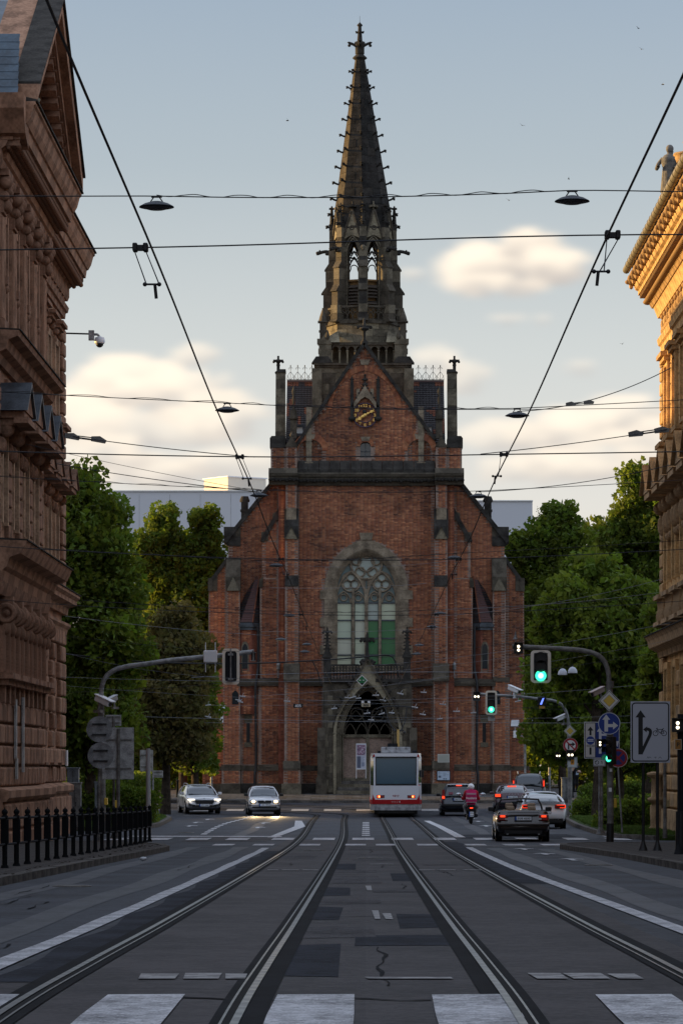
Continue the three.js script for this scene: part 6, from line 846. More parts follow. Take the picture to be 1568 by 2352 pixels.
{ // the far park, one dark mass of leaves
  reseed(808); const pts = []; for (let i = 0; i < 5200; i++) { const s = rnd() < .5 ? -1 : 1, d = rnd(268, 292), x = s < 0 ? rnd(-32, -9.5) : rnd(9.5, 34), top = 7 + 3 * vnoise(x * .35, d * .1, 4); pts.push([x, groundY(d) + Math.pow(rnd(), .8) * top, -d]); }
  const im = shade(new THREE.InstancedMesh(clumps[0], LM.dark, pts.length)), q = new THREE.Matrix4(), e = new THREE.Euler(); pts.forEach((p, i) => { e.set(rnd(6.3), rnd(6.3), rnd(6.3)); const s = rnd(1.1, 2); q.makeRotationFromEuler(e).scale(V(s, s, s)).setPosition(...p); im.setMatrixAt(i, q); }); im.name = 'distant_trees'; im.userData = { kind: 'stuff', label: 'dark mass of park trees far behind the church', category: 'trees' }; scene.add(im); }
function bush(name, label, d, list, m, dens, s0, cat = 'hedge') {
  reseed(s0); const cx = list.reduce((s, l) => s + l[0], 0) / list.length, x0 = px(cx, d), g0 = groundY(d) + .12, t = thing(name, label, cat, [x0, g0, -d]);
  const pts = []; for (const [x, y, rx, ry, dz = 0] of list) { const n = Math.round(rx * ry * (d / F) ** 2 * 200 * dens); for (let i = 0; i < n; i++) { const v = V(rnd(-1, 1), rnd(-1, 1), rnd(-1, 1)).normalize().multiplyScalar(Math.pow(rnd(.1, 1), .4) * rnd(.9, 1.1)); pts.push([px(x, d) - x0 + v.x * rx * d / F, Math.max(.05, py(y, d) - g0 + v.y * ry * d / F), -dz + v.z * rx * d / F * .8]); } }
  const im = shade(new THREE.InstancedMesh(smallClump, m, pts.length)), q = new THREE.Matrix4(), e = new THREE.Euler(), c = new THREE.Color(); pts.forEach((p, i) => { e.set(rnd(6.3), rnd(6.3), rnd(6.3)); const s = rnd(.8, 1.4); q.makeRotationFromEuler(e).scale(V(s, s, s)).setPosition(...p); im.setMatrixAt(i, q); const w = rnd(.7, 1.35); im.setColorAt(i, c.setRGB(w * rnd(.9, 1.15), w, w)); }); im.name = 'foliage'; im.userData.kind = 'stuff'; t.add(im);
  part('stems', list.flatMap(([x, y, rx, ry]) => [-.5, 0, .5].map((k) => cyl(V(px(x + rx * k, d) - x0, -.12, 0), V(px(x + rx * k * 1.4, d) - x0, py(y, d) - g0, rnd(-.2, .2)), .03, .012, 5))), M.bark, t);
}
bush('hedge', 'clipped green hedge behind the black railing on the left', 152, [[200, 1850, 30, 28], [235, 1845, 34, 30], [275, 1840, 36, 32], [312, 1843, 34, 30], [338, 1850, 26, 28]], LM.hedge, 1.6, 41);
bush('shrub', 'low dark shrub beside the far traffic light pole', 172, [[1340, 1858, 26, 18], [1372, 1856, 30, 20], [1400, 1850, 26, 22]], LM.hedge, 1.6, 42, 'shrub');
bush('shrub', 'broad leafy shrub on the lawn behind the mast pole', 140, [[1402, 1888, 32, 30], [1436, 1880, 36, 38], [1470, 1872, 36, 40], [1500, 1868, 30, 42]], LM.hedge, 1.6, 43, 'shrub');
bush('shrub', 'dark shrub in the shade behind the lane panel', 200, [[1360, 1822, 30, 20], [1420, 1818, 40, 26], [1470, 1815, 40, 30]], LM.dark, 1.2, 44, 'shrub');
bush('shrub', 'dark shrub in the shade left of the church', 205, [[250, 1805, 60, 26], [330, 1800, 50, 24], [190, 1800, 50, 40]], LM.dark, 1.2, 45, 'shrub');

{ // ---- pale modern block
  const d = 300, b = thing('office_block', 'plain pale modern block rising behind the church', 'building', [px(730, d), groundY(d), -d]);
  const o = b.position, B = (x0, x1, y0, y1, z0 = 0, z1 = 14) => bx(px(x0, d) - o.x, px(x1, d) - o.x, py(y1, d) - o.y, py(y0, d) - o.y, -z1, -z0);
  part('wall', [B(235, 1222, 1128.5, 1840, .3, 14)].map(() => [B(235, 620, 1128.5, 1840, 0, 14), B(1060, 1222, 1151, 1840, 0, 14), B(620, 1060, 1170, 1840, 2, 14)]), M.facadeWhite, b);
  part('parapet', B(233, 621, 1126.5, 1129, -.1, 14.2), M.white, b); part('parapet', B(1059, 1223, 1149, 1151.5, -.1, 14.2), M.white, b);
  const p = sub('penthouse', b, [px(545, d) - o.x, py(1130, d) - o.y, -9], .62); const w = 4.4; part('penthouse_wall', [bx(-2.1, 1.7, 0, 1.75, -2.4, 1.2)], M.facadeWarm, p); part('penthouse_roof', [bx(-2.2, 1.8, 1.75, 1.83, -2.5, 1.3)], M.white, p); part('vent', [bx(.5, .75, .55, .8, 1.2, 1.25)], M.black, p);
  part('satellite_dish', [sph(1.1, .5, 1.3, .12, 1, 1, .4, 8), sph(1.35, .3, 1.3, .1, 1, 1, .4, 8)], M.steel, p);
  for (let k = 0; k < 5; k++) part('panel_joint', [B(240 + k * 75, 241, 1135, 1830, -.02, .05)].map(() => B(250 + k * 70, 250.6 + k * 70, 1135, 1830, -.015, .05)), M.signBack, b);
}
// ---- small birds high over the street
reseed(66);
[[660, 277, 120], [1198, 288, 150], [1465, 65, 140], [1521, 194, 120], [1168, 460, 150], [1305, 411, 160], [1428, 790, 170], [1472, 113, 150]].forEach(([x, y, d], i) => {
  const p = at(x, y, d), L = ['lone dark swift left of the spire', 'dark swift high right of the spire', 'uppermost swift near the top right corner', 'dark swift near the right edge above the statue', 'dark swift beside the foot of the spire', 'dark swift above the right hanging lamp', 'dark swift right of the white cloud', 'tiny swift below the uppermost one'][i];
  const b = thing('bird', L, 'bird', [p.x, p.y, p.z], rnd(6)); b.rotation.z = rnd(-.5, .5); b.scale.setScalar(.55);
  part('body', [sph(0, 0, 0, .035, .9, .9, 2.6, 8), ext([[-.02, 0], [.02, 0], [.035, -.1], [0, -.06], [-.035, -.1]], -.004, .004).rotateX(-Math.PI / 2).translate(0, 0, -.07)], M.black, b);
  for (const s of [-1, 1]) part('wing', ext([[0, -.03], [.1 * s, .03], [.24 * s, -.05], [.12 * s, -.01], [0, .05]].slice(s > 0 ? 0 : 0), -.004, .004).rotateX(Math.PI / 2).rotateZ(s * .4), M.black, b);
});

// ---------------------------------------------------------------- figures: a smooth skin over jointed, tapered limbs
const figMat = mat(1, 1, 1, .85, { vertexColors: true });
function figure(bones, colors, res = 56) {
  const P = bones.flatMap((b) => [b[0], b[1]]), lo = [0, 1, 2].map((k) => Math.min(...P.map((p) => p[k])) - .3), hi = [0, 1, 2].map((k) => Math.max(...P.map((p) => p[k])) + .3), c = lo.map((v, k) => (v + hi[k]) / 2), h = Math.max(...lo.map((v, k) => (hi[k] - v) / 2));
  const mc = new MarchingCubes(res, figMat, false, false, 60000); mc.isolation = 0; const half = res / 2;
  const sd = (x, y, z, [a, b, ra, rb]) => { const ba = [b[0] - a[0], b[1] - a[1], b[2] - a[2]], pa = [x - a[0], y - a[1], z - a[2]], t = clamp((pa[0] * ba[0] + pa[1] * ba[1] + pa[2] * ba[2]) / (ba[0] ** 2 + ba[1] ** 2 + ba[2] ** 2 || 1)); return Math.hypot(pa[0] - ba[0] * t, pa[1] - ba[1] * t, pa[2] - ba[2] * t) - lerp(ra, rb, t); };
  const k = .035; for (let z = 0; z < res; z++) for (let y = 0; y < res; y++) for (let x = 0; x < res; x++) { const q = [x, y, z].map((v, i) => c[i] + (v - half) / half * h); let s = 0; for (const b of bones) s += Math.exp(-clamp(sd(...q, b), -1, 1.2) / k); mc.field[x + y * res + z * res * res] = k * Math.log(s); }
  mc.update(); const n = mc.count, pos = new Float32Array(n * 3), nor = new Float32Array(n * 3), col = new Float32Array(n * 3);
  for (let i = 0; i < n; i++) { const p = [0, 1, 2].map((m) => c[m] + mc.positionArray[i * 3 + m] * h); pos.set(p, i * 3); for (let m = 0; m < 3; m++) nor[i * 3 + m] = mc.normalArray[i * 3 + m]; let best = 9, bi = 0; for (const b of bones) { const s = sd(...p, b); if (s < best) { best = s; bi = b[4]; } } col.set(colors[bi], i * 3); }
  const g = new THREE.BufferGeometry(); g.setAttribute('position', new THREE.BufferAttribute(pos, 3)); g.setAttribute('color', new THREE.BufferAttribute(col, 3)); g.computeVertexNormals(); g.setAttribute('uv', new THREE.BufferAttribute(new Float32Array(n * 2), 2));
  return g;
}
// ================================================================ vehicles
function plateTex(str, bg = '#dfe3e8', fg = '#1a1a22', w = 256, h = 60, blue = true, size = 46) {
  const c = document.createElement('canvas'); c.width = w; c.height = h; const x = c.getContext('2d'); x.fillStyle = bg; x.fillRect(0, 0, w, h); if (blue) { x.fillStyle = '#1d4fa8'; x.fillRect(0, 0, 24, h); } x.fillStyle = fg; x.font = 'bold ' + size + 'px sans-serif'; x.textAlign = 'center'; x.textBaseline = 'middle'; String(str).split('\n').forEach((s, i, a) => x.fillText(s, w / 2 + (blue ? 10 : 0), h * (i + .5) / a.length + 2));
  const t = new THREE.CanvasTexture(c); t.colorSpace = THREE.SRGBColorSpace; return t;
}
const face = (w, h) => { const g = new THREE.PlaneGeometry(w, h); return g; };
const printed = (tex, rough = .5) => new THREE.MeshStandardMaterial({ map: tex, roughness: rough });
const curve = (pts, z) => { let k = 0; while (k < pts.length - 2 && z > pts[k + 1][0]) k++; const [a, b] = [pts[k], pts[k + 1]], t = clamp((z - a[0]) / (b[0] - a[0])), s = t * t * (3 - 2 * t); return a.slice(1).map((v, i) => lerp(v, b[i + 1], lerp(t, s, .6))); };
function loft(stations) { // rings of equal length -> one smooth skin, ends closed
  const n = stations[0].length, pos = [], idx = []; for (const r of stations) for (const p of r) pos.push(...p); const m = stations.length;
  for (let i = 0; i < m - 1; i++) for (let j = 0; j < n - 1; j++) { const a = i * n + j, b = a + 1, c = a + n, d = c + 1; idx.push(a, c, b, b, c, d); }
  for (const [row, flip] of [[0, 0], [m - 1, 1]]) { const c = pos.length / 3, o = row * n; let s = [0, 0, 0]; for (const p of stations[row]) s = s.map((v, i) => v + p[i] / n); pos.push(...s); for (let j = 0; j < n - 1; j++) flip ? idx.push(c, o + j + 1, o + j) : idx.push(c, o + j, o + j + 1); }
  const g = new THREE.BufferGeometry(); g.setAttribute('position', new THREE.Float32BufferAttribute(pos, 3)); g.setIndex(idx); g.computeVertexNormals(); return g;
}
const carGlass = phys(.025, .032, .042, .06, { clearcoat: 1, clearcoatRoughness: .03 });
const lensClear = phys(.5, .5, .5, .1, { clearcoat: 1 });
function car(name, label, o) { // z+ is the rear; sizes in metres
  const t = thing(name, label, 'car', o.pos, o.turn), { L, W, H } = o, zr = L / 2, zf = -L / 2, paint = phys(...o.paint, o.rough ?? .35, { metalness: o.metal ?? .2, clearcoat: 1, clearcoatRoughness: .06 });
  // lower body
  const st = [], N = 30; for (let i = 0; i <= N; i++) { const u = i / N, z = lerp(zr, zf, u), [T] = curve(o.top, u), [wk] = curve(o.plan, u), [B] = curve(o.bottom, u), w = W / 2 * wk, dip = o.dip ? curve(o.dip, u)[0] : 0, mid = lerp(B, T, .52); const R = [[0, B], [.72, B], [.93, B + .05], [.985, lerp(B, T, .25)], [1, mid], [.985, lerp(B, T, .78)], [.955, T - .055], [.90, T - .012], [.80, T - dip * .0], [.76, T - dip], [.4, T - dip + .012], [0, T - dip + .02]]; const ring_ = [...R.map(([x, y]) => [x * w, y, z]), ...R.slice(0, -1).reverse().map(([x, y]) => [-x * w, y, z])]; st.push(ring_); }
  part('body', loft(st), paint, t);
  // glass house
  const wB = W / 2 * .90;
  if (!o.open) { const gs = [], K = 22, [g0, g1] = o.house; for (let i = 0; i <= K; i++) { const u = lerp(g0, g1, i / K), z = lerp(zr, zf, u), [R, wt] = curve(o.roof, u), b = curve(o.top, u)[0] - .05; const w0 = wB * curve(o.plan, u)[0], w1 = W / 2 * wt, ring_ = [[w0, b], [lerp(w0, w1, .55), lerp(b, R, .5)], [w1, Math.max(b + .01, R - .07)], [w1 - .06, Math.max(b + .015, R - .02)], [w1 * .5, R + .01], [0, R + .015]]; gs.push([...ring_.map(([x, y]) => [x, y, z]), ...ring_.slice(0, -1).reverse().map(([x, y]) => [-x, y, z])]); }
    part('window_glass', loft(gs), carGlass, t);
    const [r0, r1] = o.roofPanel, rp = []; for (let i = 0; i <= 10; i++) { const u = lerp(r0, r1, i / 10), z = lerp(zr, zf, u), [R, wt] = curve(o.roof, u), w1 = W / 2 * wt + .012; const rg_ = [[w1 * .9, R - .09], [w1 + .004, R - .075], [w1, R - .05], [w1 - .06, R - .004], [w1 * .5, R + .026], [0, R + .032]]; rp.push([...rg_.map(([x, y]) => [x, y, z]), ...rg_.slice(0, -1).reverse().map(([x, y]) => [-x, y, z])]); } part('roof', loft(rp), o.roofMat || paint, t);
    for (const [u0, u1, nm, r] of o.pillars) for (const s of [-1, 1]) { const p = (u, top) => { const z = lerp(zr, zf, u), b = curve(o.top, u)[0] - .02, [R, wt] = curve(o.roof, u); return top ? V(s * (W / 2 * wt - .005), R - .06, z) : V(s * (wB * curve(o.plan, u)[0] + .004), b, z); }; const a = p(u0, false), b = p(u1, true); part(nm, [tube([a, a.clone().lerp(b, .5).add(V(s * .015, .02, 0)), b], r, 8, 6)], paint, t); } }
  // wheels
  for (const [s, zz] of [[-1, o.axR], [1, o.axR], [-1, o.axF], [1, o.axF]]) { const wh = sub('wheel', t, [s * (W / 2 - .115), o.wr, zz]); part('tyre', [new THREE.CylinderGeometry(o.wr, o.wr, .205, 22).rotateZ(Math.PI / 2), ring(0, 0, 0, o.wr - .03, .035, 22, 6).rotateY(Math.PI / 2).translate(s * .085, 0, 0)], M.rubber, wh); part('rim', [new THREE.CylinderGeometry(o.wr * .66, o.wr * .66, .03, 18).rotateZ(Math.PI / 2).translate(s * .10, 0, 0), ...[0, 1, 2, 3, 4].map((k) => bx(s * .1, s * .125, -.03, o.wr * .62, -.03, .03).rotateX(k * 1.2566))], o.rim || M.steel, wh);
    part('wheel_arch', [new THREE.CylinderGeometry(o.wr + .06, o.wr + .06, .02, 22, 1, false, 0, Math.PI).rotateZ(Math.PI / 2).rotateX(s > 0 ? Math.PI / 2 : Math.PI / 2).translate(s * (W / 2 - .02), o.wr + .0, zz)], M.black, t); }
  part('underbody', bx(-W / 2 * .86, W / 2 * .86, .17, .34, zf + .5, zr - .35), M.black, t);
  for (const s of [-1, 1]) { const z = lerp(zr, zf, o.mirror), b = curve(o.top, o.mirror)[0]; part('door_mirror', [rbx(s * (W / 2 - .03), s * (W / 2 + .17), b + .0, b + .14, z - .06, z + .05, .035), bx(s * (W / 2 - .1), s * (W / 2), b + .02, b + .05, z - .03, z + .02)], o.mirrorMat || paint, t); }
  o.extra(t, { paint, zr, zf, W, L, H }); return t;
}
const P_ = (t, name, g, m) => part(name, g, m, t);
const plate = (t, str, x, y, z, rear = true, w = .52, h = .115) => { P_(t, 'number_plate_holder', bx(x - w / 2 - .02, x + w / 2 + .02, y - h / 2 - .02, y + h / 2 + .02, rear ? z - .03 : z, rear ? z : z + .03), M.black); const f = face(w, h); if (!rear) f.rotateY(Math.PI); const o = part('number_plate', [f.translate(x, y, rear ? z + .004 : z - .004)], printed(plateTex(str)), t, true); };
const brakeOn = mat(.5, .02, .01, .35, { emissive: new THREE.Color(1, .05, .01), emissiveIntensity: 1.1 }), stopOn = mat(.5, .03, .01, .35, { emissive: new THREE.Color(1, .08, .04), emissiveIntensity: 1.2 });
const sedanBottom = [[0, .36], [.04, .27], [.12, .24], [.5, .22], [.9, .24], [.97, .3], [1, .38]], planS = [[0, .84], [.02, .93], [.08, .98], [.3, 1], [.7, 1], [.9, .97], [.97, .90], [1, .78]];
const place = (x, yBottom, d) => [px(x, d), groundY(d) + .005, -d];

// brown convertible, roof down
{ const d = 120.5; car('convertible', 'dark brown convertible with roof down and beige headrests, nearest car', { pos: place(1194, 0, d), turn: 0, L: 4.55, W: 1.73, H: 1.3, paint: [.045, .035, .03], metal: .5, rough: .28, open: true, top: [[0, .56], [.004, .72], [.012, .93], [.03, .985], [.2, .99], [.24, .96], [.6, .95], [.66, .96], [.72, .93], [.9, .80], [.97, .66], [1, .5]], dip: [[0, 0], [.225, 0], [.24, .32], [.62, .32], [.645, 0], [1, 0]], plan: planS, bottom: sedanBottom, axR: 1.38, axF: -1.28, wr: .325, mirror: .58, mirrorMat: M.black,
  extra: (t, { zr, paint }) => {
    const beige = mat(.36, .27, .19, .8), W = 1.73;
    for (const s of [-1, 1]) { const tl = sub('tail_lamp', t); part('lens', rbx(s * .50, s * .80, .68, .88, zr - .10, zr + .012, .03), M.lensRed, tl); part('glow', bx(s * .58, s * .73, .79, .85, zr + .008, zr + .018), brakeOn, tl); part('reverse_lens', bx(s * .50, s * .58, .70, .76, zr + .0, zr + .016), lensClear, tl);
      P_(t, 'exhaust', cyl(V(s * .5, .27, zr - .2), V(s * .5, .27, zr + .01), .04), M.steel);
      for (const [z, x] of [[-.05, .36], [.62, .34]]) { const se = sub('seat', t); part('backrest', rbx(s * x - .24, s * x + .24, .62, 1.0, z - .08, z + .1, .06), beige, se); part('headrest', rbx(s * x - .13, s * x + .13, z > 0 ? .99 : 1.04, z > 0 ? 1.12 : 1.22, z - .05, z + .06, .045), beige, se); part('headrest_post', [cyl(V(s * x - .05, .95, z), V(s * x - .05, 1.08, z), .012), cyl(V(s * x + .05, .95, z), V(s * x + .05, 1.08, z), .012)], M.steel, se); }
      P_(t, 'windscreen_pillar', [tube([V(s * .76, .95, -.95), V(s * .70, 1.15, -.66), V(s * .60, 1.33, -.42)], .032, 10, 6)], paint); }
    P_(t, 'windscreen_header', [tube([V(-.60, 1.33, -.42), V(0, 1.365, -.40), V(.60, 1.33, -.42)], .034, 10, 6)], paint);
    { const g = loft([[[-.72, .96, -.94], [0, .98, -1.0], [.72, .96, -.94]], [[-.58, 1.31, -.43], [0, 1.34, -.41], [.58, 1.31, -.43]]]); P_(t, 'windscreen', g, phys(.8, .85, .9, .03, { transmission: 1, thickness: 0 })); }
    P_(t, 'rear_view_mirror', rbx(-.11, .11, 1.23, 1.30, -.50, -.46, .02), M.black); P_(t, 'dashboard', rbx(-.72, .72, .78, .97, -.95, -.7, .05), M.black); P_(t, 'steering_wheel', ring(-.36, .92, -.55, .17, .018, 20, 6), M.black); P_(t, 'cockpit_floor', bx(-.7, .7, .45, .66, -.75, .95), M.black);
    P_(t, 'bumper_strip', [rbx(-.84, .84, .50, .62, zr - .12, zr + .03, .04)], paint); P_(t, 'bumper_insert', bx(-.6, .6, .26, .37, zr - .1, zr + .012), M.black);
    P_(t, 'boot_lid_edge', [rbx(-.50, .50, .925, .955, zr - .06, zr + .02, .012)], paint); plate(t, '5U6 4690', 0, .75, zr + .016); P_(t, 'chrome_rail', [tube([V(-.74, .965, .98), V(0, .985, 1.02), V(.74, .965, .98)], .014, 10, 5)], M.steel);
  } }); }
// white fastback with thin red lamps
{ const d = 147; car('fastback_car', 'white fastback car with glowing c-shaped rear lamp beside the convertible', { pos: place(1239, 0, d), turn: .02, L: 4.7, W: 1.82, H: 1.44, paint: [.70, .71, .74], metal: 0, rough: .3, top: [[0, .62], [.006, .8], [.02, 1.02], [.06, 1.06], [.2, .98], [.4, .93], [.62, .93], [.75, .88], [.93, .72], [1, .5]], plan: planS, bottom: sedanBottom, roof: [[.04, 1.05, .62], [.14, 1.22, .66], [.26, 1.36, .68], [.42, 1.44, .68], [.55, 1.42, .68], [.62, 1.3, .70], [.74, .94, .78]], house: [.05, .73], roofPanel: [.37, .56], pillars: [[.08, .26, 'rear_pillar', .05], [.72, .57, 'front_pillar', .035]], axR: 1.42, axF: -1.45, wr: .34, mirror: .66, mirrorMat: M.black,
  extra: (t, { zr }) => { for (const s of [-1, 1]) { const tl = sub('tail_lamp', t); part('lens', rbx(s * .42, s * .86, .80, .95, zr - .14, zr - .0, .02), M.lensRed, tl); part('glow', [bx(s * .50, s * .80, .925, .945, zr - .03, zr + .008), bx(s * .62, s * .84, .815, .835, zr - .05, zr + .008), bx(s * .82, s * .845, .82, .94, zr - .06, zr + .006)], brakeOn, tl); } P_(t, 'boot_spoiler', rbx(-.78, .78, 1.035, 1.065, zr - .14, zr - .02, .012), M.black); plate(t, '6BE 0271', 0, .66, zr + .0); P_(t, 'diffuser', bx(-.75, .75, .25, .40, zr - .15, zr - .0), M.black); } }); }
// dark people carrier
{ const d = 186; car('people_carrier', 'dark blue people carrier with tall tailgate stopped behind the scooter', { pos: place(1051, 0, d), turn: 0, L: 4.35, W: 1.80, H: 1.6, paint: [.018, .022, .032], metal: .4, top: [[0, .55], [.006, .75], [.02, .98], [.06, 1.02], [.4, .98], [.66, .96], [.76, .92], [.93, .78], [1, .5]], plan: planS, bottom: sedanBottom, roof: [[.015, .98, .76], [.03, 1.2, .73], [.06, 1.5, .68], [.1, 1.57, .68], [.3, 1.61, .68], [.5, 1.59, .68], [.6, 1.5, .68], [.78, .96, .78]], house: [.02, .77], roofPanel: [.045, .57], pillars: [[.02, .07, 'rear_pillar', .06], [.77, .58, 'front_pillar', .035]], axR: 1.3, axF: -1.34, wr: .325, mirror: .68, mirrorMat: M.black,
  extra: (t, { zr }) => { for (const s of [-1, 1]) { const tl = sub('tail_lamp', t); part('lens', [bx(s * .70, s * .84, .82, 1.30, zr - .22, zr - .05)], M.lensRed, tl); part('glow', bx(s * .71, s * .83, .86, .98, zr - .06, zr - .02), brakeOn, tl); } P_(t, 'high_stop_lamp', bx(-.14, .14, 1.50, 1.545, zr - .30, zr - .18), stopOn); P_(t, 'roof_spoiler', rbx(-.60, .60, 1.53, 1.575, zr - .40, zr - .16, .02), M.white); plate(t, '8B0 1333', -.02, .82, zr + .004); P_(t, 'bumper_strip', rbx(-.82, .82, .46, .60, zr - .1, zr + .03, .04), M.black); P_(t, 'tailgate_grip', rbx(-.35, .35, .92, .96, zr - .04, zr + .02, .01), M.black); P_(t, 'rear_wiper', [cyl(V(0, 1.03, zr - .02), V(.3, 1.1, zr - .03), .012)], M.black); P_(t, 'window_sticker', bx(-.52, -.3, 1.06, 1.18, zr - .06, zr - .028), mat(.35, .12, .16, .6)); } }); }
// dark red saloon
{ const d = 191; car('saloon_car', 'dark red saloon with lit brake lamps ahead of the white fastback', { pos: place(1173, 0, d), turn: -.015, L: 4.85, W: 1.84, H: 1.47, paint: [.045, .012, .018], metal: .4, top: [[0, .58], [.006, .78], [.018, 1.0], [.05, 1.04], [.2, 1.0], [.45, .96], [.66, .95], [.76, .9], [.94, .74], [1, .5]], plan: planS, bottom: sedanBottom, roof: [[.05, 1.03, .66], [.14, 1.24, .66], [.24, 1.40, .68], [.38, 1.47, .68], [.52, 1.46, .68], [.62, 1.34, .70], [.76, .95, .78]], house: [.06, .75], roofPanel: [.26, .56], pillars: [[.08, .25, 'rear_pillar', .06], [.75, .57, 'front_pillar', .035]], axR: 1.45, axF: -1.4, wr: .34, mirror: .66,
  extra: (t, { zr }) => { for (const s of [-1, 1]) { const tl = sub('tail_lamp', t); part('lens', rbx(s * .52, s * .89, .80, 1.0, zr - .16, zr - .0, .02), M.lensRed, tl); part('glow', bx(s * .60, s * .86, .84, .97, zr - .03, zr + .008), brakeOn, tl); } P_(t, 'high_stop_lamp', bx(-.22, .22, 1.35, 1.39, zr - 1.08, zr - .96), stopOn); 'SKODA'.split('').forEach((c, i) => { const g = part('boot_letter', text(c, .05, .006), M.steel, t); g.position.set(-.3 + i * .15, .98, zr - .02); }); plate(t, '8A1 3575', .0, .82, zr + .006); P_(t, 'bumper_strip', rbx(-.84, .84, .46, .56, zr - .1, zr + .02, .03), M.black); P_(t, 'aerial_fin', ext([[0, 0], [.16, 0], [.02, .1]], -.015, .015).rotateY(-Math.PI / 2).translate(0, 1.49, zr - 1.6), M.black); } }); }
// dark sport utility
{ const d = 201; car('utility_car', 'black estate car with roof rails partly hidden behind the red saloon', { pos: place(1214, 0, d), turn: -.05, L: 4.7, W: 1.84, H: 1.68, paint: [.014, .015, .018], metal: .4, top: [[0, .6], [.006, .8], [.02, 1.02], [.06, 1.08], [.5, 1.03], [.68, 1.0], [.78, .96], [.95, .82], [1, .55]], plan: planS, bottom: sedanBottom, roof: [[.01, 1.02, .74], [.03, 1.3, .7], [.07, 1.58, .68], [.12, 1.65, .68], [.35, 1.68, .68], [.52, 1.66, .68], [.62, 1.54, .7], [.78, 1.0, .78]], house: [.02, .77], roofPanel: [.05, .57], pillars: [[.02, .08, 'rear_pillar', .06], [.77, .58, 'front_pillar', .035]], axR: 1.35, axF: -1.4, wr: .35, mirror: .68,
  extra: (t, { zr }) => { for (const s of [-1, 1]) { const tl = sub('tail_lamp', t); part('lens', bx(s * .72, s * .86, .95, 1.38, zr - .25, zr - .06), M.lensRed, tl); part('glow', bx(s * .79, s * .83, 1.0, 1.3, zr - .07, zr - .03), brakeOn, tl); P_(t, 'roof_rail', [tube([V(s * .58, 1.66, zr - .5), V(s * .6, 1.76, zr - .7), V(s * .6, 1.77, zr - 1.8), V(s * .6, 1.74, zr - 2.4), V(s * .58, 1.66, zr - 2.6)], .022, 20, 6)], M.steel); } P_(t, 'bumper_strip', rbx(-.84, .84, .46, .62, zr - .1, zr + .02, .03), M.black); plate(t, '3BC 7714', 0, .8, zr + .006); } }); }
const headWarm = mat(.8, .7, .5, .3, { emissive: new THREE.Color(1, .70, .32), emissiveIntensity: 3 }), headWhite = mat(.8, .8, .8, .3, { emissive: new THREE.Color(1, .88, .70), emissiveIntensity: 1.5 });
// white estate, turning towards the street
{ const d = 190; car('estate_car', 'white estate car with dark grille turning in at the left', { pos: place(457, 0, d), turn: Math.PI + .17, L: 4.6, W: 1.80, H: 1.47, paint: [.68, .69, .73], metal: 0, rough: .3, top: [[0, .58], [.006, .78], [.02, .98], [.06, 1.0], [.5, .97], [.66, .96], [.74, .95], [.86, .88], [.95, .76], [.985, .66], [1, .5]], plan: planS, bottom: sedanBottom, roof: [[.012, 1.0, .72], [.03, 1.2, .70], [.08, 1.40, .68], [.14, 1.45, .68], [.4, 1.47, .68], [.54, 1.45, .68], [.62, 1.36, .70], [.77, .96, .80]], house: [.02, .76], roofPanel: [.06, .56], pillars: [[.02, .09, 'rear_pillar', .06], [.765, .57, 'front_pillar', .035]], axR: 1.3, axF: -1.36, wr: .335, mirror: .68,
  extra: (t, { zf, W, paint }) => { const gr = sub('grille', t); part('mesh', [ext([[-.48, .62], [-.40, .50], [.40, .50], [.48, .62], [.44, .70], [-.44, .70]], zf - .02, zf + .1)], M.black, gr); part('surround', [tube([[-.50, .63], [-.41, .485], [.41, .485], [.50, .63], [.45, .715], [-.45, .715]].map(([x, y]) => V(x, y, zf - .01)), .014, 40, 5, true)], M.steel, gr);
    for (const s of [-1, 1]) { const h = sub('headlamp', t); part('lens', [ext([[s * .48, .66], [s * .84, .72], [s * .82, .80], [s * .50, .74]].sort((a, b) => 0), zf + .02, zf + .26)], lensClear, h); part('glow', [rbx(s * .50, s * .84, .69, .755, zf - .0, zf + .14, .015)], headWhite, h); P_(t, 'air_intake', [ext([[s * .46, .42], [s * .82, .40], [s * .80, .56], [s * .72, .50], [s * .48, .47]], zf - .005, zf + .12)], M.black); }
    P_(t, 'lower_intake', bx(-.62, .62, .33, .43, zf - .01, zf + .1), M.black); plate(t, '2TC 5586', 0, .44, zf - .03, false); P_(t, 'badge', sph(0, .775, zf + .09, .04, 1, .9, .4), M.steel); P_(t, 'side_flash', [bx(W / 2 * .985, W / 2 + .012, .45, .8, -.25, -.2)].map(() => [ext([[-.06, .42], [.0, .42], [.05, .9], [.02, .95]], -.004, .004).rotateY(Math.PI / 2).translate(-W / 2 - .004, 0, -.5), ext([[-.06, .42], [.0, .42], [.05, .9], [.02, .95]], -.004, .004).rotateY(Math.PI / 2).translate(W / 2 + .004, 0, -.5)]), M.black);
    for (const s of [-1, 1]) P_(t, 'roof_rail', [tube([V(s * .58, 1.45, 1.7), V(s * .6, 1.51, 1.5), V(s * .6, 1.53, .2), V(s * .58, 1.47, -.3)], .018, 16, 5)], M.steel); P_(t, 'wiper', [cyl(V(-.3, 1.0, zf + 1.2), V(.2, 1.05, zf + 1.28), .012), cyl(V(.1, 1.0, zf + 1.2), V(.55, 1.06, zf + 1.3), .012)], M.black); } }); }
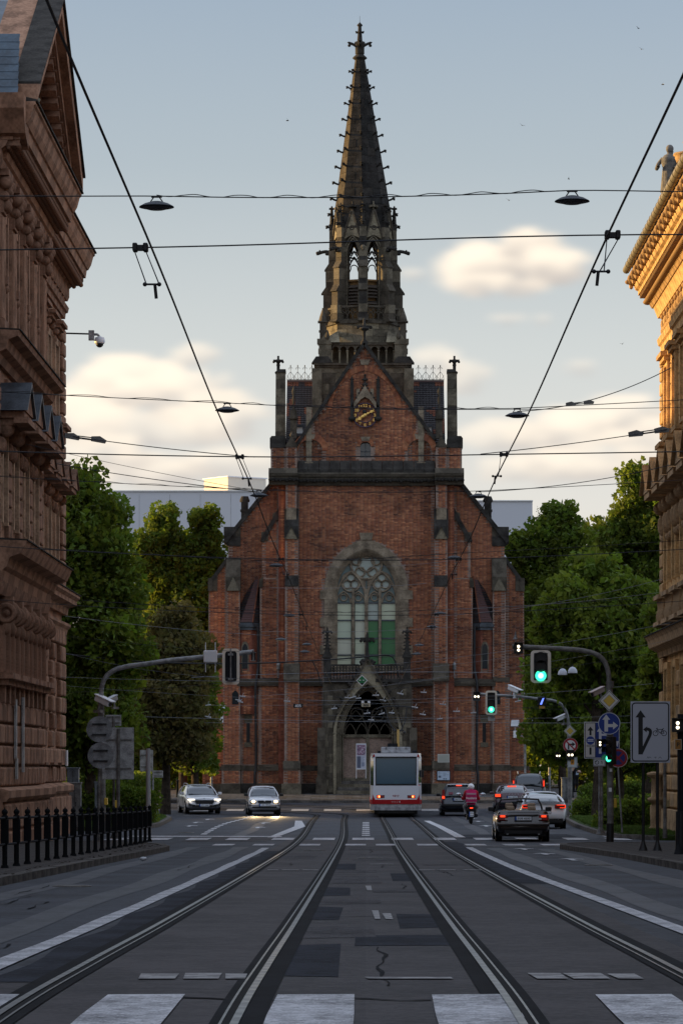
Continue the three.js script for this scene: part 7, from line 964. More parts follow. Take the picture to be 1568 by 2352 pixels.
// small white hatchback with its lamps on
{ const d = 187; car('hatchback_car', 'small white hatchback facing the street with bright yellow headlamps', { pos: place(604, 0, d), turn: Math.PI + .07, L: 3.96, W: 1.64, H: 1.45, paint: [.66, .66, .68], metal: 0, rough: .3, top: [[0, .55], [.006, .75], [.02, .95], [.06, .98], [.5, .96], [.66, .95], [.74, .94], [.88, .87], [.95, .79], [.985, .70], [1, .52]], plan: planS, bottom: sedanBottom, roof: [[.012, .96, .74], [.05, 1.25, .70], [.1, 1.40, .69], [.3, 1.45, .69], [.5, 1.43, .69], [.6, 1.36, .70], [.77, .95, .80]], house: [.02, .76], roofPanel: [.06, .55], pillars: [[.02, .1, 'rear_pillar', .06], [.765, .56, 'front_pillar', .035]], axR: 1.18, axF: -1.28, wr: .30, mirror: .69, mirrorMat: M.black, rim: M.galv,
  extra: (t, { zf }) => { P_(t, 'grille', [ext([[-.33, .63], [.33, .63], [.36, .745], [-.36, .745]], zf - .012, zf + .1)], M.black); P_(t, 'badge', [ext([[-.05, .745], [.05, .745], [0, .66]], zf - .03, zf - .005), sph(0, .735, zf - .02, .035)], M.white);
    for (const s of [-1, 1]) { const h = sub('headlamp', t); part('lens', rbx(s * .40, s * .76, .62, .76, zf - .0, zf + .2, .03), lensClear, h); part('glow', [sph(s * .56, .69, zf + .0, .085, 1.2, .8, .35, 12)], headWarm, h); const sl = new THREE.SpotLight(new THREE.Color(1, .7, .35), 30, 30, .5, .7, 2); sl.position.set(s * .56, .69, zf - .14); sl.target.position.set(s * .6, -.55, zf - 11); sl.castShadow = true; sl.name = 'headlamp_beam'; t.add(sl, sl.target); }
    P_(t, 'bumper_line', rbx(-.80, .80, .50, .53, zf - .012, zf + .2, .012), M.black); P_(t, 'lower_intake', rbx(-.62, .62, .36, .46, zf - .01, zf + .1, .03), M.black); plate(t, '1AH 1998', 0, .52, zf - .035, false); P_(t, 'wiper', [cyl(V(-.3, .99, zf + 1.0), V(.15, 1.05, zf + 1.1), .012)], M.black); } }); }

// ---------------------------------------------------------------- tram
{ const d = 181, X = px(909, d), t = thing('tram', 'white and red tram driving away towards the church', 'tram', [X, groundY(d) + .01, -d], .0);
  const white = phys(.70, .70, .74, .32, { clearcoat: .7 }), redP = phys(.33, .008, .012, .6, { specularIntensity: .4 }), grey = mat(.42, .43, .47, .6, { map: rep(stoneTex, 1) });
  const plan = (a, b, c = .5, L = 14, z = 0) => [[-a, z], [a, z], [b, -c], [b, -L], [-b, -L], [-b, -c]];
  part('lower_body', extY(plan(1.12, 1.25), .70, 1.555), white, t); part('red_band', extY(plan(1.15, 1.265, .52, 14, .05), .646, .86), redP, t);
  for (const s of [-1, 1]) part('red_corner', ext(s > 0 ? [[1.02, .86], [1.15, .86], [1.15, 1.12]] : [[-1.15, .86], [-1.02, .86], [-1.15, 1.12]], -.06, .05), redP, t);
  part('bumper', extY(plan(1.08, 1.25, .5, 14, .02), .34, .642), grey, t); part('bumper_joint', [-1.0, -.80, .82].map((x) => bx(x - .008, x + .008, .34, .64, -.05, .024)), M.black, t); part('coupler', [bx(-.12, .12, .36, .5, -.2, .1)].map(() => bx(-.9, .9, .2, .36, -.6, -.1)), M.black, t);
  part('underframe', [bx(-1.05, 1.05, .14, .36, -13.5, -.5)], M.black, t); for (const z of [-2.3, -4.2, -10, -11.9]) part('wheelset', [new THREE.CylinderGeometry(.33, .33, .12, 18).rotateZ(Math.PI / 2).translate(-.72, .33, z), new THREE.CylinderGeometry(.33, .33, .12, 18).rotateZ(Math.PI / 2).translate(.72, .33, z), cyl(V(-.72, .33, z), V(.72, .33, z), .06)], M.rubber, t);
  // roof and window band
  part('roof', extY([[-1.10, .0], [1.10, .0], [1.22, -.5], [1.22, -14], [-1.22, -14], [-1.22, -.5]], 2.97, 3.13), white, t);
  for (const s of [-1, 1]) { part('roof_corner', ext(s > 0 ? [[1.03, 2.95], [1.14, 2.95], [1.14, 3.02], [1.06, 3.10]] : [[-1.14, 2.95], [-1.03, 2.95], [-1.06, 3.10], [-1.14, 3.02]], -.2, .02), redP, t); part('rear_pillar', ext(s > 0 ? [[.99, 1.55], [1.09, 1.55], [1.10, 2.97], [1.0, 2.97]] : [[-1.09, 1.55], [-.99, 1.55], [-1.0, 2.97], [-1.10, 2.97]], -.1, .0), white, t); part('corner_glass', extY(s > 0 ? [[1.09, -.03], [1.10, -.03], [1.24, -.5], [1.22, -.5]] : [[-1.10, -.03], [-1.09, -.03], [-1.22, -.5], [-1.24, -.5]], 1.56, 2.75), carGlass, t); part('corner_panel', extY(s > 0 ? [[1.09, -.03], [1.10, -.03], [1.24, -.5], [1.22, -.5]] : [[-1.10, -.03], [-1.09, -.03], [-1.22, -.5], [-1.24, -.5]], 2.75, 2.97), white, t);
    for (let k = 0; k < 8; k++) { part('side_window', bx(s * 1.23, s * 1.245, 1.62, 2.72, -.6 - k * 1.66 - 1.5, -.6 - k * 1.66 - .08), phys(.55, .62, .68, .05, { transmission: 1, thickness: 0 }), t); part('side_pillar', bx(s * 1.2, s * 1.25, 1.555, 2.97, -.6 - k * 1.66 - .08, -.6 - k * 1.66 + .08), white, t); } part('window_head', bx(s * 1.2, s * 1.25, 2.72, 2.97, -14, -.5), white, t); }
  part('front_bulkhead', bx(-1.2, 1.2, 1.55, 2.97, -14, -13.95), mat(.22, .30, .36, .7), t);
  part('rear_window', ext([[-.99, 1.60], [.99, 1.60], [1.0, 2.93], [-1.0, 2.93]], -.05, -.035), phys(.12, .24, .33, .04, { transmission: .6, thickness: 0, specularIntensity: 1 }), t); part('rear_window_frame', ext([[-1.0, 1.55], [1.0, 1.55], [1.005, 2.97], [-1.005, 2.97]], -.06, .004, [[[-.965, 1.635], [.965, 1.635], [.97, 2.90], [-.97, 2.90]]]), M.black, t);
  part('interior_floor', bx(-1.2, 1.2, .88, .92, -13.9, -.1), mat(.2, .26, .3, .6), t); part('interior_ceiling', bx(-1.18, 1.18, 2.9, 2.95, -13.9, -.1), mat(.5, .5, .48, .7), t);
  for (let k = 0; k < 5; k++) for (const s of [-1, 1]) part('seat', [rbx(s * .45, s * .95, 1.2, 1.85, -1.6 - k * 2, -1.5 - k * 2, .04), rbx(s * .45, s * .95, 1.2, 1.32, -1.5 - k * 2, -1.1 - k * 2, .04)], mat(.05, .12, .22, .8), t);
  part('grab_pole', [cyl(V(.88, .9, -.5), V(.86, 2.9, -.6), .02), tube([V(.66, 1.62, -.2), V(.74, 2.0, -.2), V(.84, 2.3, -.2), V(.93, 2.42, -.2)], .022, 12, 6)], mat(.62, .38, .03, .5), t); part('yellow_screen', ext([[.64, 1.60], [.92, 1.60], [.95, 2.34], [.88, 2.38], [.78, 2.2], [.70, 1.9]], -.16, -.13), mat(.66, .42, .06, .6), t); part('dark_curtain', ext([[-.97, 1.62], [-.62, 1.62], [-.66, 2.9], [-.97, 2.9]], -.2, -.15), M.black, t); part('ledge_box', rbx(-.88, -.22, 1.60, 1.75, -.35, -.15, .03), mat(.18, .33, .30, .6), t);
  { const o = part('route_number', text('5', .17, .012), mat(.2, .25, .1, .5, { emissive: new THREE.Color(.75, .95, .30), emissiveIntensity: .5 }), t); o.position.set(-.03, 1.73, -.09); }
  { const o = part('fleet_number', text('1817', .105, .004), mat(.28, .02, .03, .5), t); o.position.set(-.01, 1.04, .003); }
  part('maker_mark', [-.22, -.17, -.12, -.06, .0, .06, .12, .18].map((x, i) => bx(x - (i === 7 ? .018 : .008), x + (i === 7 ? .018 : .008), .755 - (i % 2 ? .045 : .012), .755 + (i % 2 ? .045 : .012), .045, .056)), mat(.6, .5, .5, .5), t);
  for (const s of [-1, 1]) { const l = sub('tail_lamp', t); part('housing', bx(s * .56, s * .95, .94, 1.08, -.02, .012), M.black, l); part('lit_lens', bx(s * .76, s * .92, .95, 1.07, .012, .02), mat(.5, .04, .02, .4, { emissive: new THREE.Color(1, .08, .015), emissiveIntensity: .7 }), l); part('bulb', sph(s * .82, 1.01, .02, .035, 1, 1.3, .4), mat(.9, .5, .2, .4, { emissive: new THREE.Color(1, .4, .1), emissiveIntensity: 2 }), l); part('side_lens', bx(s * .58, s * .73, .955, 1.065, .012, .018), M.lensRed, l); }
  part('roof_box', [rbx(-.72, .72, 3.14, 3.42, -2.2, -.35, .03), bx(-.7, .7, 3.42, 3.45, -2.1, -.4)], grey, t); part('roof_drips', [-.48, 0, .48].map((x) => bx(x - .012, x + .012, 3.32, 3.42, -.355, -.345)), M.black, t); for (const g of [bx(-.9, -.74, 3.13, 3.25, -1.2, -.4), cyl(V(.8, 3.2, -.5), V(1.02, 3.22, -.5), .07), bx(-.4, .1, 3.45, 3.62, -1.6, -1.0)]) part('roof_gear', g, M.poleDark, t);
  const pn = sub('pantograph', t); part('mast', bx(.055, .165, 3.42, 4.30, -1.1, -1.0), mat(.60, .38, .12, .5), pn); part('arm', [tube([V(.0, 4.2, -1.4), V(-.35, 4.7, -1.6), V(-.5, 5.4, -1.8)], .03, 8, 5), tube([V(.22, 4.2, -1.4), V(.45, 4.7, -1.6), V(.55, 5.4, -1.8)], .03, 8, 5), cyl(V(-.15, 4.26, -1.05), V(.4, 4.26, -1.05), .03), sph(.42, 4.16, -1.05, .07)], M.iron, pn); part('collector', [tube([V(-.95, 5.3, -1.8), V(-.7, 5.42, -1.8), V(.7, 5.42, -1.8), V(.95, 5.3, -1.8)], .03, 20, 5)], M.iron, pn);
  part('tram_mirror', [rbx(1.22, 1.36, 2.1, 2.5, -.5, -.42, .03)].map(() => rbx(1.26, 1.36, 1.95, 2.3, -.55, -.48, .03)), M.black, t);
  // a seated passenger seen through the rear window
  const p = thing('person', 'pale haired passenger in dark clothes sitting inside the tram', 'person', [X - .32, groundY(d) + 1.2, -d - .75]); part('body', figure([[[0, .0, 0], [0, .42, 0], .17, .19, 0], [[-.17, .42, 0], [.17, .42, 0], .08, .08, 0], [[-.2, .42, 0], [-.25, .12, -.1], .065, .05, 0], [[.2, .42, 0], [.25, .12, -.1], .065, .05, 0], [[0, .48, 0], [0, .6, 0], .055, .055, 1], [[0, .66, 0], [0, .70, 0], .105, .11, 1]], [[.05, .07, .11], [.45, .30, .23]], 40), figMat, p); part('hair', [sph(0, .72, .01, .125, 1, 1, 1, 12), sph(0, .64, .05, .11, 1, 1, .8, 10)], mat(.42, .38, .32, .9), p);
}
// ================================================================ people on the street
{ const d = 157, o = [px(1081.5, d), groundY(d) + .01, -d];
  const sc = thing('motor_scooter', 'black motor scooter with lit tail lamp ridden away from the camera', 'scooter', o);
  for (const [z, nm] of [[0, 'rear_wheel'], [-1.28, 'front_wheel']]) { const w = sub(nm, sc, [0, .27, z]); part('tyre', [new THREE.TorusGeometry(.215, .062, 8, 22).rotateY(Math.PI / 2)], M.rubber, w); part('rim', [new THREE.CylinderGeometry(.16, .16, .05, 16).rotateZ(Math.PI / 2)], M.galv, w); }
  part('tail_body', [loft([[.08, .58, .30], [.17, .66, .12], [.19, .70, -.2], [.17, .62, -.5]].map(([w, y, z]) => [[0, y - .2, z], [w, y - .12, z], [w, y, z], [w * .6, y + .06, z], [0, y + .08, z], [-w * .6, y + .06, z], [-w, y, z], [-w, y - .12, z], [0, y - .2, z]])), bx(-.15, .15, .3, .42, -.95, -.3)], M.ironGloss, sc); part('engine', [rbx(-.2, .1, .18, .42, -.45, .1, .05)], M.black, sc); part('silencer', [cyl(V(.17, .32, -.35), V(.19, .36, .12), .065, .07, 10)], M.poleDark, sc);
  part('seat_pad', rbx(-.16, .16, .74, .82, -.62, .16, .04), M.rubber, sc); part('front_shield', [loft([[.02, -.86], [.3, -.9], [.72, -1.0], [.98, -1.02]].map(([y, z], i) => { const w = [.12, .2, .24, .18][i]; return [[-w, y + .2, z + .05], [0, y + .2, z - .1], [w, y + .2, z + .05]]; })), bx(-.14, .14, .26, .3, -.95, -.4)], M.ironGloss, sc); part('handlebar', [tube([V(-.36, 1.06, -.78), V(-.15, 1.08, -.92), V(.15, 1.08, -.92), V(.36, 1.06, -.78)], .02, 14, 6), cyl(V(0, 1.05, -.93), V(0, .3, -1.24), .03)], M.black, sc);
  for (const s of [-1, 1]) part('mirror', [cyl(V(s * .25, 1.08, -.9), V(s * .48, 1.24, -.85), .012), sph(s * .52, 1.26, -.83, .085, 1.3, .7, .35, 12)], phys(.55, .58, .62, .1, { metalness: .8 }), sc);
  part('tail_lamp', [rbx(-.1, .1, .64, .72, .26, .33, .02)], M.lensRed, sc); part('tail_glow', [bx(-.06, .06, .655, .705, .33, .338)], brakeOn, sc); part('mudguard', [bx(-.08, .08, .28, .56, .28, .33)], M.black, sc); part('number_plate', [face(.2, .2).translate(0, .42, .345)], printed(plateTex('6M4\n4663', '#dfe3e8', '#1a1a22', 128, 128, true, 46)), sc, true);
  const r = thing('person', 'scooter rider in pink delivery vest and white helmet', 'person', o);
  const pink = [.42, .022, .10], red = [.36, .02, .03], grey = [.20, .195, .20], dk = [.015, .015, .017], skin = [.42, .26, .19];
  part('body', figure([[[0, .86, -.12], [0, 1.05, -.14], .17, .17, 0], [[0, 1.05, -.14], [0, 1.27, -.2], .17, .19, 0], [[-.17, 1.33, -.2], [.17, 1.33, -.2], .085, .085, 0], [[-.22, 1.33, -.2], [-.31, 1.08, -.38], .075, .06, 1], [[-.31, 1.08, -.38], [-.34, 1.07, -.74], .055, .045, 1], [[.22, 1.33, -.2], [.31, 1.08, -.38], .075, .06, 1], [[.31, 1.08, -.38], [.34, 1.07, -.74], .055, .045, 1], [[-.12, .86, -.15], [-.25, .74, -.5], .105, .08, 2], [[-.25, .74, -.5], [-.22, .38, -.42], .075, .055, 2], [[.12, .86, -.15], [.25, .74, -.5], .105, .08, 2], [[.25, .74, -.5], [.22, .38, -.42], .075, .055, 2], [[-.22, .36, -.38], [-.23, .32, -.6], .055, .05, 3], [[.22, .36, -.38], [.23, .32, -.6], .055, .05, 3], [[0, 1.38, -.2], [0, 1.47, -.2], .065, .07, 1], [[-.34, 1.07, -.74], [-.34, 1.06, -.8], .042, .035, 4], [[.34, 1.07, -.74], [.34, 1.06, -.8], .042, .035, 4]], [pink, red, grey, dk, skin], 72), figMat, r);
  part('helmet', [sph(0, 1.575, -.2, .138, 1, 1.05, 1.12, 18)], phys(.68, .68, .70, .25, { clearcoat: 1 }), r); part('visor', [sph(0, 1.565, -.235, .128, .98, .62, 1.1, 14)], M.black, r);
  const bag = sub('delivery_bag', r); part('bag', [rbx(-.235, .235, .90, 1.34, .0, .12, .04)], mat(.42, .02, .105, .8), bag); part('reflective_band', [bx(-.2, .2, 1.255, 1.30, .118, .126), bx(-.225, .225, .915, .935, .118, .126)], mat(.5, .42, .45, .6), bag); { const q = part('lettering', text('foodora', .085, .004), mat(.75, .72, .72, .6), bag); q.position.set(0, 1.10, .121); }
}
{ const d = 216, p = thing('person', 'bald man in black holding a phone to his ear on the pavement', 'person', [px(1321, d), groundY(d) + .13, -d], .5);
  const bk = [.016, .016, .018], sk = [.42, .27, .20], bl = [.25, .33, .42];
  part('body', figure([[[0, .95, 0], [0, 1.2, 0], .16, .16, 0], [[0, 1.2, 0], [0, 1.4, 0], .16, .17, 0], [[-.18, 1.44, 0], [.18, 1.44, 0], .075, .075, 0], [[-.09, .95, 0], [-.11, .5, .03], .10, .075, 0], [[-.11, .5, .03], [-.11, .1, 0], .07, .05, 0], [[.09, .95, 0], [.12, .5, -.05], .10, .075, 0], [[.12, .5, -.05], [.13, .1, -.08], .07, .05, 0], [[-.11, .05, 0], [-.12, .04, .16], .05, .045, 0], [[.13, .05, -.08], [.14, .04, .08], .05, .045, 0], [[0, 1.5, 0], [0, 1.58, .01], .06, .06, 1], [[0, 1.66, .02], [0, 1.70, .01], .10, .105, 1], [[.22, 1.44, 0], [.28, 1.18, .06], .065, .055, 0], [[.28, 1.18, .06], [.06, 1.2, .22], .05, .042, 1], [[-.22, 1.44, 0], [-.32, 1.22, .08], .065, .05, 0], [[-.32, 1.22, .08], [-.16, 1.55, .12], .045, .04, 1], [[-.16, 1.55, .12], [-.12, 1.66, .09], .04, .03, 1], [[0, 1.64, .11], [0, 1.62, .12], .022, .022, 1], [[.105, 1.66, 0], [.11, 1.68, 0], .022, .022, 1]], [bk, sk, bl], 80), figMat, p);
  part('phone', rbx(-.145, -.125, 1.58, 1.72, .06, .13, .006), M.black, p); part('shirt_print', ext([[-.1, 1.0], [.08, 1.02], [.1, 1.22], [-.06, 1.24]], .165, .18), mat(.30, .38, .48, .8), p);
  part('brow', [bx(-.06, .06, 1.715, 1.725, .1, .115), sph(-.038, 1.70, .10, .012), sph(.038, 1.70, .10, .012), bx(-.03, .03, 1.605, 1.612, .1, .118)], mat(.10, .06, .05, .8), p);
}
// ================================================================ street furniture
const curveMast = (pts, r) => tube(pts.map(([x, y, d]) => at(x, y, d)), r, 60, 8);
function lensMat(r, g, b, e) { return e ? mat(r, g, b, .3, { emissive: new THREE.Color(r, g, b), emissiveIntensity: e }) : mat(r, g, b, .4); }
const greenOn = mat(.05, .9, .6, .3, { emissive: new THREE.Color(.05, 1, .55), emissiveIntensity: .9 }), greenCore = mat(.4, 1, .8, .3, { emissive: new THREE.Color(.55, 1, .85), emissiveIntensity: 1.0 }), whiteDot = mat(1, .9, .7, .3, { emissive: new THREE.Color(1, .86, .62), emissiveIntensity: 2 }), offLens = mat(.02, .018, .018, .35);
function signal(label, x, y, d, w, h, board, turn = 0, back = false) { // three-lamp head centred at (x, y)
  const p = at(x, y, d), t = thing('traffic_light', label, 'traffic light', [p.x, p.y, p.z], turn), r = w * (board ? .27 : .4);
  const bw = w / 2, bh = h / 2, q = w * .2, rr = (k) => { const s = []; for (const [cx, cy, a0] of [[bw - q, bh - q, 0], [-bw + q, bh - q, 1], [-bw + q, -bh + q, 2], [bw - q, -bh + q, 3]]) for (let i = 0; i <= 5; i++) { const a = (a0 + i / 5) * Math.PI / 2; s.push([(cx + q * Math.cos(a)) * k, (cy + q * Math.sin(a)) * (1 - (1 - k) * w / h)]); } return s; };
  if (board) { part('backboard', ext(rr(.86), -.03, -.028), M.black, t); part('backboard_border', ext(rr(1), -.025, .0, [rr(.68).reverse()]), M.cream, t); }
  if (back) { part('housing', [rbx(-w * .24, w * .24, -h * .36, h * .38, .0, .16, .03)], M.poleDark, t); part('bracket', [cyl(V(0, -h * .4, .2), V(0, h * .5, .2), .028), bx(-.09, .09, h * .3, h * .36, .1, .24), bx(-.09, .09, -h * .38, -h * .33, .1, .24)], M.galv, t); return t; }
  part('housing', [rbx(-r * 1.25, r * 1.25, -h * (board ? .42 : .5), h * (board ? .42 : .5), -.2, .02, .03)], M.black, t);
  for (let k = 0; k < 3; k++) { const ly = (1 - k) * h * .28, l = sub('lamp', t, [0, ly, 0]); part('lens', [new THREE.CylinderGeometry(r, r, .02, 20).rotateX(Math.PI / 2).translate(0, 0, .03)], k === 2 ? greenOn : offLens, l); if (k === 2) part('bright_core', [new THREE.CylinderGeometry(r * .5, r * .5, .01, 16).rotateX(Math.PI / 2).translate(0, 0, .046)], greenCore, l); part('visor', [new THREE.CylinderGeometry(r * 1.14, r * 1.14, .2, 20, 1, true, -Math.PI * .62, Math.PI * 1.24).rotateX(-Math.PI / 2).translate(0, 0, .13)].map((g) => g.rotateZ(0)), M.black, l); }
  return t;
}
function dots(label, x, y, d, w, horiz) { const p = at(x, y, d), t = thing('tram_signal', label, 'tram signal', [p.x, p.y, p.z]); part('housing', [rbx(-w / 2, w / 2, -w * .6, w * .6, -.2, .02, .02), bx(-w * .55, w * .55, w * .6, w * .66, -.15, .2), bx(-.02, .02, -w * .75, -w * .6, -.1, 0)], M.black, t); for (const s of [-1, 1]) part('white_dot', [new THREE.CylinderGeometry(w * .15, w * .15, .02, 14).rotateX(Math.PI / 2).translate(horiz ? s * w * .22 : 0, horiz ? 0 : s * w * .2, .03)], whiteDot, t); return t; }
const canvas = (w, h, draw) => { const c = document.createElement('canvas'); c.width = w; c.height = h; const x = c.getContext('2d'); draw(x, w, h); const t = new THREE.CanvasTexture(c); t.colorSpace = THREE.SRGBColorSpace; return t; };
function signFace(t, g, tex, rough = .55) { const o = part('sign_face', [g], printed(tex, rough), t, true); return o; }
const arrowUp = (x, cx, y0, y1, w, hd, hw_) => { x.beginPath(); x.moveTo(cx - w / 2, y1); x.lineTo(cx + w / 2, y1); x.lineTo(cx + w / 2, y0 + hd); x.lineTo(cx + hw_ / 2, y0 + hd); x.lineTo(cx, y0); x.lineTo(cx - hw_ / 2, y0 + hd); x.lineTo(cx - w / 2, y0 + hd); x.closePath(); x.fill(); };
function panelSign(name, label, x0, x1, y0, y1, d, tex, posts, postM = M.galv) { // rectangular plate with its posts; x, y survey coordinates of the edges
  const a = at(x0, y1, d), b = at(x1, y0, d), w = b.x - a.x, h = b.y - a.y, cx = (a.x + b.x) / 2, g0 = groundY(d) + .13, t = thing(name, label, 'sign', [cx, g0, -d]);
  part('plate', [rbx(-w / 2, w / 2, a.y - g0, b.y - g0, -.02, .012, .008)], M.signBack, t);
  if (tex) signFace(t, face(w * .995, h * .995).translate(0, (a.y + b.y) / 2 - g0, .0145), tex);
  else { part('stiffener', [bx(-w * .42, w * .42, a.y - g0 + h * .2, a.y - g0 + h * .2 + .04, .012, .04), bx(-w * .42, w * .42, a.y - g0 + h * .75, a.y - g0 + h * .75 + .04, .012, .04)], M.poleGrey, t); }
  for (const [xx, m, r] of posts) { const X = px(xx, d) - cx; part('post', [cyl(V(X, 0, tex ? -.06 : .07), V(X, b.y - g0 - .05, tex ? -.06 : .07), r || .035, r || .035, 9)], m || postM, t); part('post_foot', [lathe([[.12, 0], [.1, .05], [.05, .2], [.045, .24]], 9, X, 0, tex ? -.06 : .07)], m || postM, t); }
  return t;
}
function discSign(label, x, y, r, d, tex, back, onPole) { const p = at(x, y, d), R = r * d / F, t = thing('road_sign', label, 'sign', [p.x, p.y, p.z]); part('disc', [new THREE.CylinderGeometry(R, R, .02, 32).rotateX(Math.PI / 2)], back ? mat(.26, .265, .285, .6, { map: rep(stoneTex, 1) }) : M.signBack, t); if (tex) signFace(t, new THREE.CircleGeometry(R * .995, 32).translate(0, 0, .0125), tex); if (back) part('clamp', [bx(-R * .55, R * .55, R * .4 - .02, R * .4 + .02, .01, .05), bx(-R * .55, R * .55, -R * .4 - .02, -R * .4 + .02, .01, .05)], M.black, t); return t; }
function diamondSign(label, x, y, r, d) { const p = at(x, y, d), R = r * d / F, t = thing('road_sign', label, 'sign', [p.x, p.y, p.z]); const D = (k) => [[0, -R * k], [R * k, 0], [0, R * k], [-R * k, 0]]; part('plate', ext(D(1), -.01, .01), mat(.56, .55, .52, .5), t); part('rim_line', ext(D(.93), .01, .012, [D(.86).reverse()]), M.black, t); part('yellow_field', ext(D(.54), .01, .016), mat(.62, .42, .07, .5), t); part('yellow_edge', ext(D(.57), .01, .013), M.black, t); return t; }
function pole(name, label, x, d, y1, r, m, cat = 'pole', extra) { const g0 = groundY(d) + .12, t = thing(name, label, cat, [px(x, d), g0, -d]); part('shaft', [cyl(V(0, 0, 0), V(0, py(y1, d) - g0, 0), r, r * .9, 10)], m, t); part('foot', [cyl(V(0, 0, 0), V(0, .3, 0), r * 1.25, r * 1.2, 10)], m, t); if (extra) extra(t, g0); return t; }
function cctv(label, x, y, d, s, yaw, m = M.white) { const p = at(x, y, d), t = thing('security_camera', label, 'camera', [p.x, p.y, p.z], yaw); t.scale.setScalar(s); const b = sub('camera_head', t); b.rotation.x = .35; part('housing', rbx(-.07, .07, -.06, .06, -.2, .2, .02), m, b); part('sunshade', rbx(-.085, .085, .06, .085, -.22, .27, .01), m, b); part('lens', [new THREE.CylinderGeometry(.045, .045, .02, 12).rotateX(Math.PI / 2).translate(0, 0, .205)], M.black, b); part('bracket', [cyl(V(0, -.05, -.1), V(0, -.2, -.14), .025), bx(-.04, .04, -.24, -.18, -.25, -.05)], M.galv, t); }

// ---- right-hand mast with the big signal
{ const d = 111, t = thing('signal_mast', 'grey curved mast reaching over the road from the right corner', 'mast', [px(1400, d), groundY(d) + .12, -d]); const o = t.position, T = (pts, r) => tube(pts.map(([x, y]) => at(x, y, d).sub(o)), r, 50, 9);
  part('column', [T([[1401, 1936], [1400, 1760], [1399, 1600], [1398, 1570]], .10)], M.poleGrey, t); part('arm', [T([[1398, 1572], [1396, 1545], [1386, 1518], [1368, 1503], [1340, 1495], [1300, 1491], [1240, 1488], [1176, 1485]], .075)], M.poleGrey, t); part('collar', [cyl(V(0, py(1572, d) - o.y - .1, 0), V(0, py(1572, d) - o.y + .1, 0), .125, .125, 10)], M.poleGrey, t); part('black_base', [cyl(V(0, 0, 0), V(0, .55, 0), .118, .116, 10)], M.black, t); part('sticker', [bx(-.05, .04, 1.5, 1.62, .09, .104), bx(-.02, .06, 2.1, 2.2, .09, .102)], M.white, t); part('push_box', rbx(.11, .2, 1.02, 1.3, -.05, .06, .02), mat(.5, .3, .03, .5), t);
  signal('largest green traffic light hanging from the right mast arm', 1241, 1531, d - .2, .61, .98, true); dots('lit two-dot tram signal at the end of the right mast arm', 1190, 1489, d - .2, .27);
  { const w = thing('hanging_lamp_unit', 'small cone beacon on the tip of the right mast arm', 'lamp', at(1183, 1462, d).toArray()); part('cone', [lathe([[.02, .14], [.03, .05], [.075, -.08]], 10)], M.galv, w); part('stalk', cyl(V(0, -.08, 0), V(0, -.3, 0), .012), M.galv, w); }
  cctv('pale tilted camera on the right mast above the yellow diamond', 1372, 1589, d, 1.15, -.9, mat(.45, .36, .33, .5));
  diamondSign('large yellow diamond priority sign on the right mast', 1398, 1609.5, 24.5, d - .18);
  discSign('round blue sign with white arrows ahead and right', 1398, 1661.8, 25.4, d - .2, canvas(256, 256, (x, w) => { x.fillStyle = '#b9bcc4'; x.fillRect(0, 0, w, w); x.fillStyle = '#12307e'; x.beginPath(); x.arc(128, 128, 120, 0, 7); x.fill(); x.fillStyle = '#c4c3c0'; x.fillRect(72, 80, 42, 142); x.beginPath(); x.moveTo(46, 84); x.lineTo(93, 22); x.lineTo(140, 84); x.fill(); x.fillRect(104, 134, 82, 36); x.beginPath(); x.moveTo(172, 106); x.lineTo(232, 152); x.lineTo(172, 198); x.fill(); }));
  signal('green traffic light on the right pole turned towards the crossing', 1398, 1724, d - .25, .26, .84, false, -.75); dots('small lit signal beside the green pole light', 1377, 1708, d - .2, .2);
}
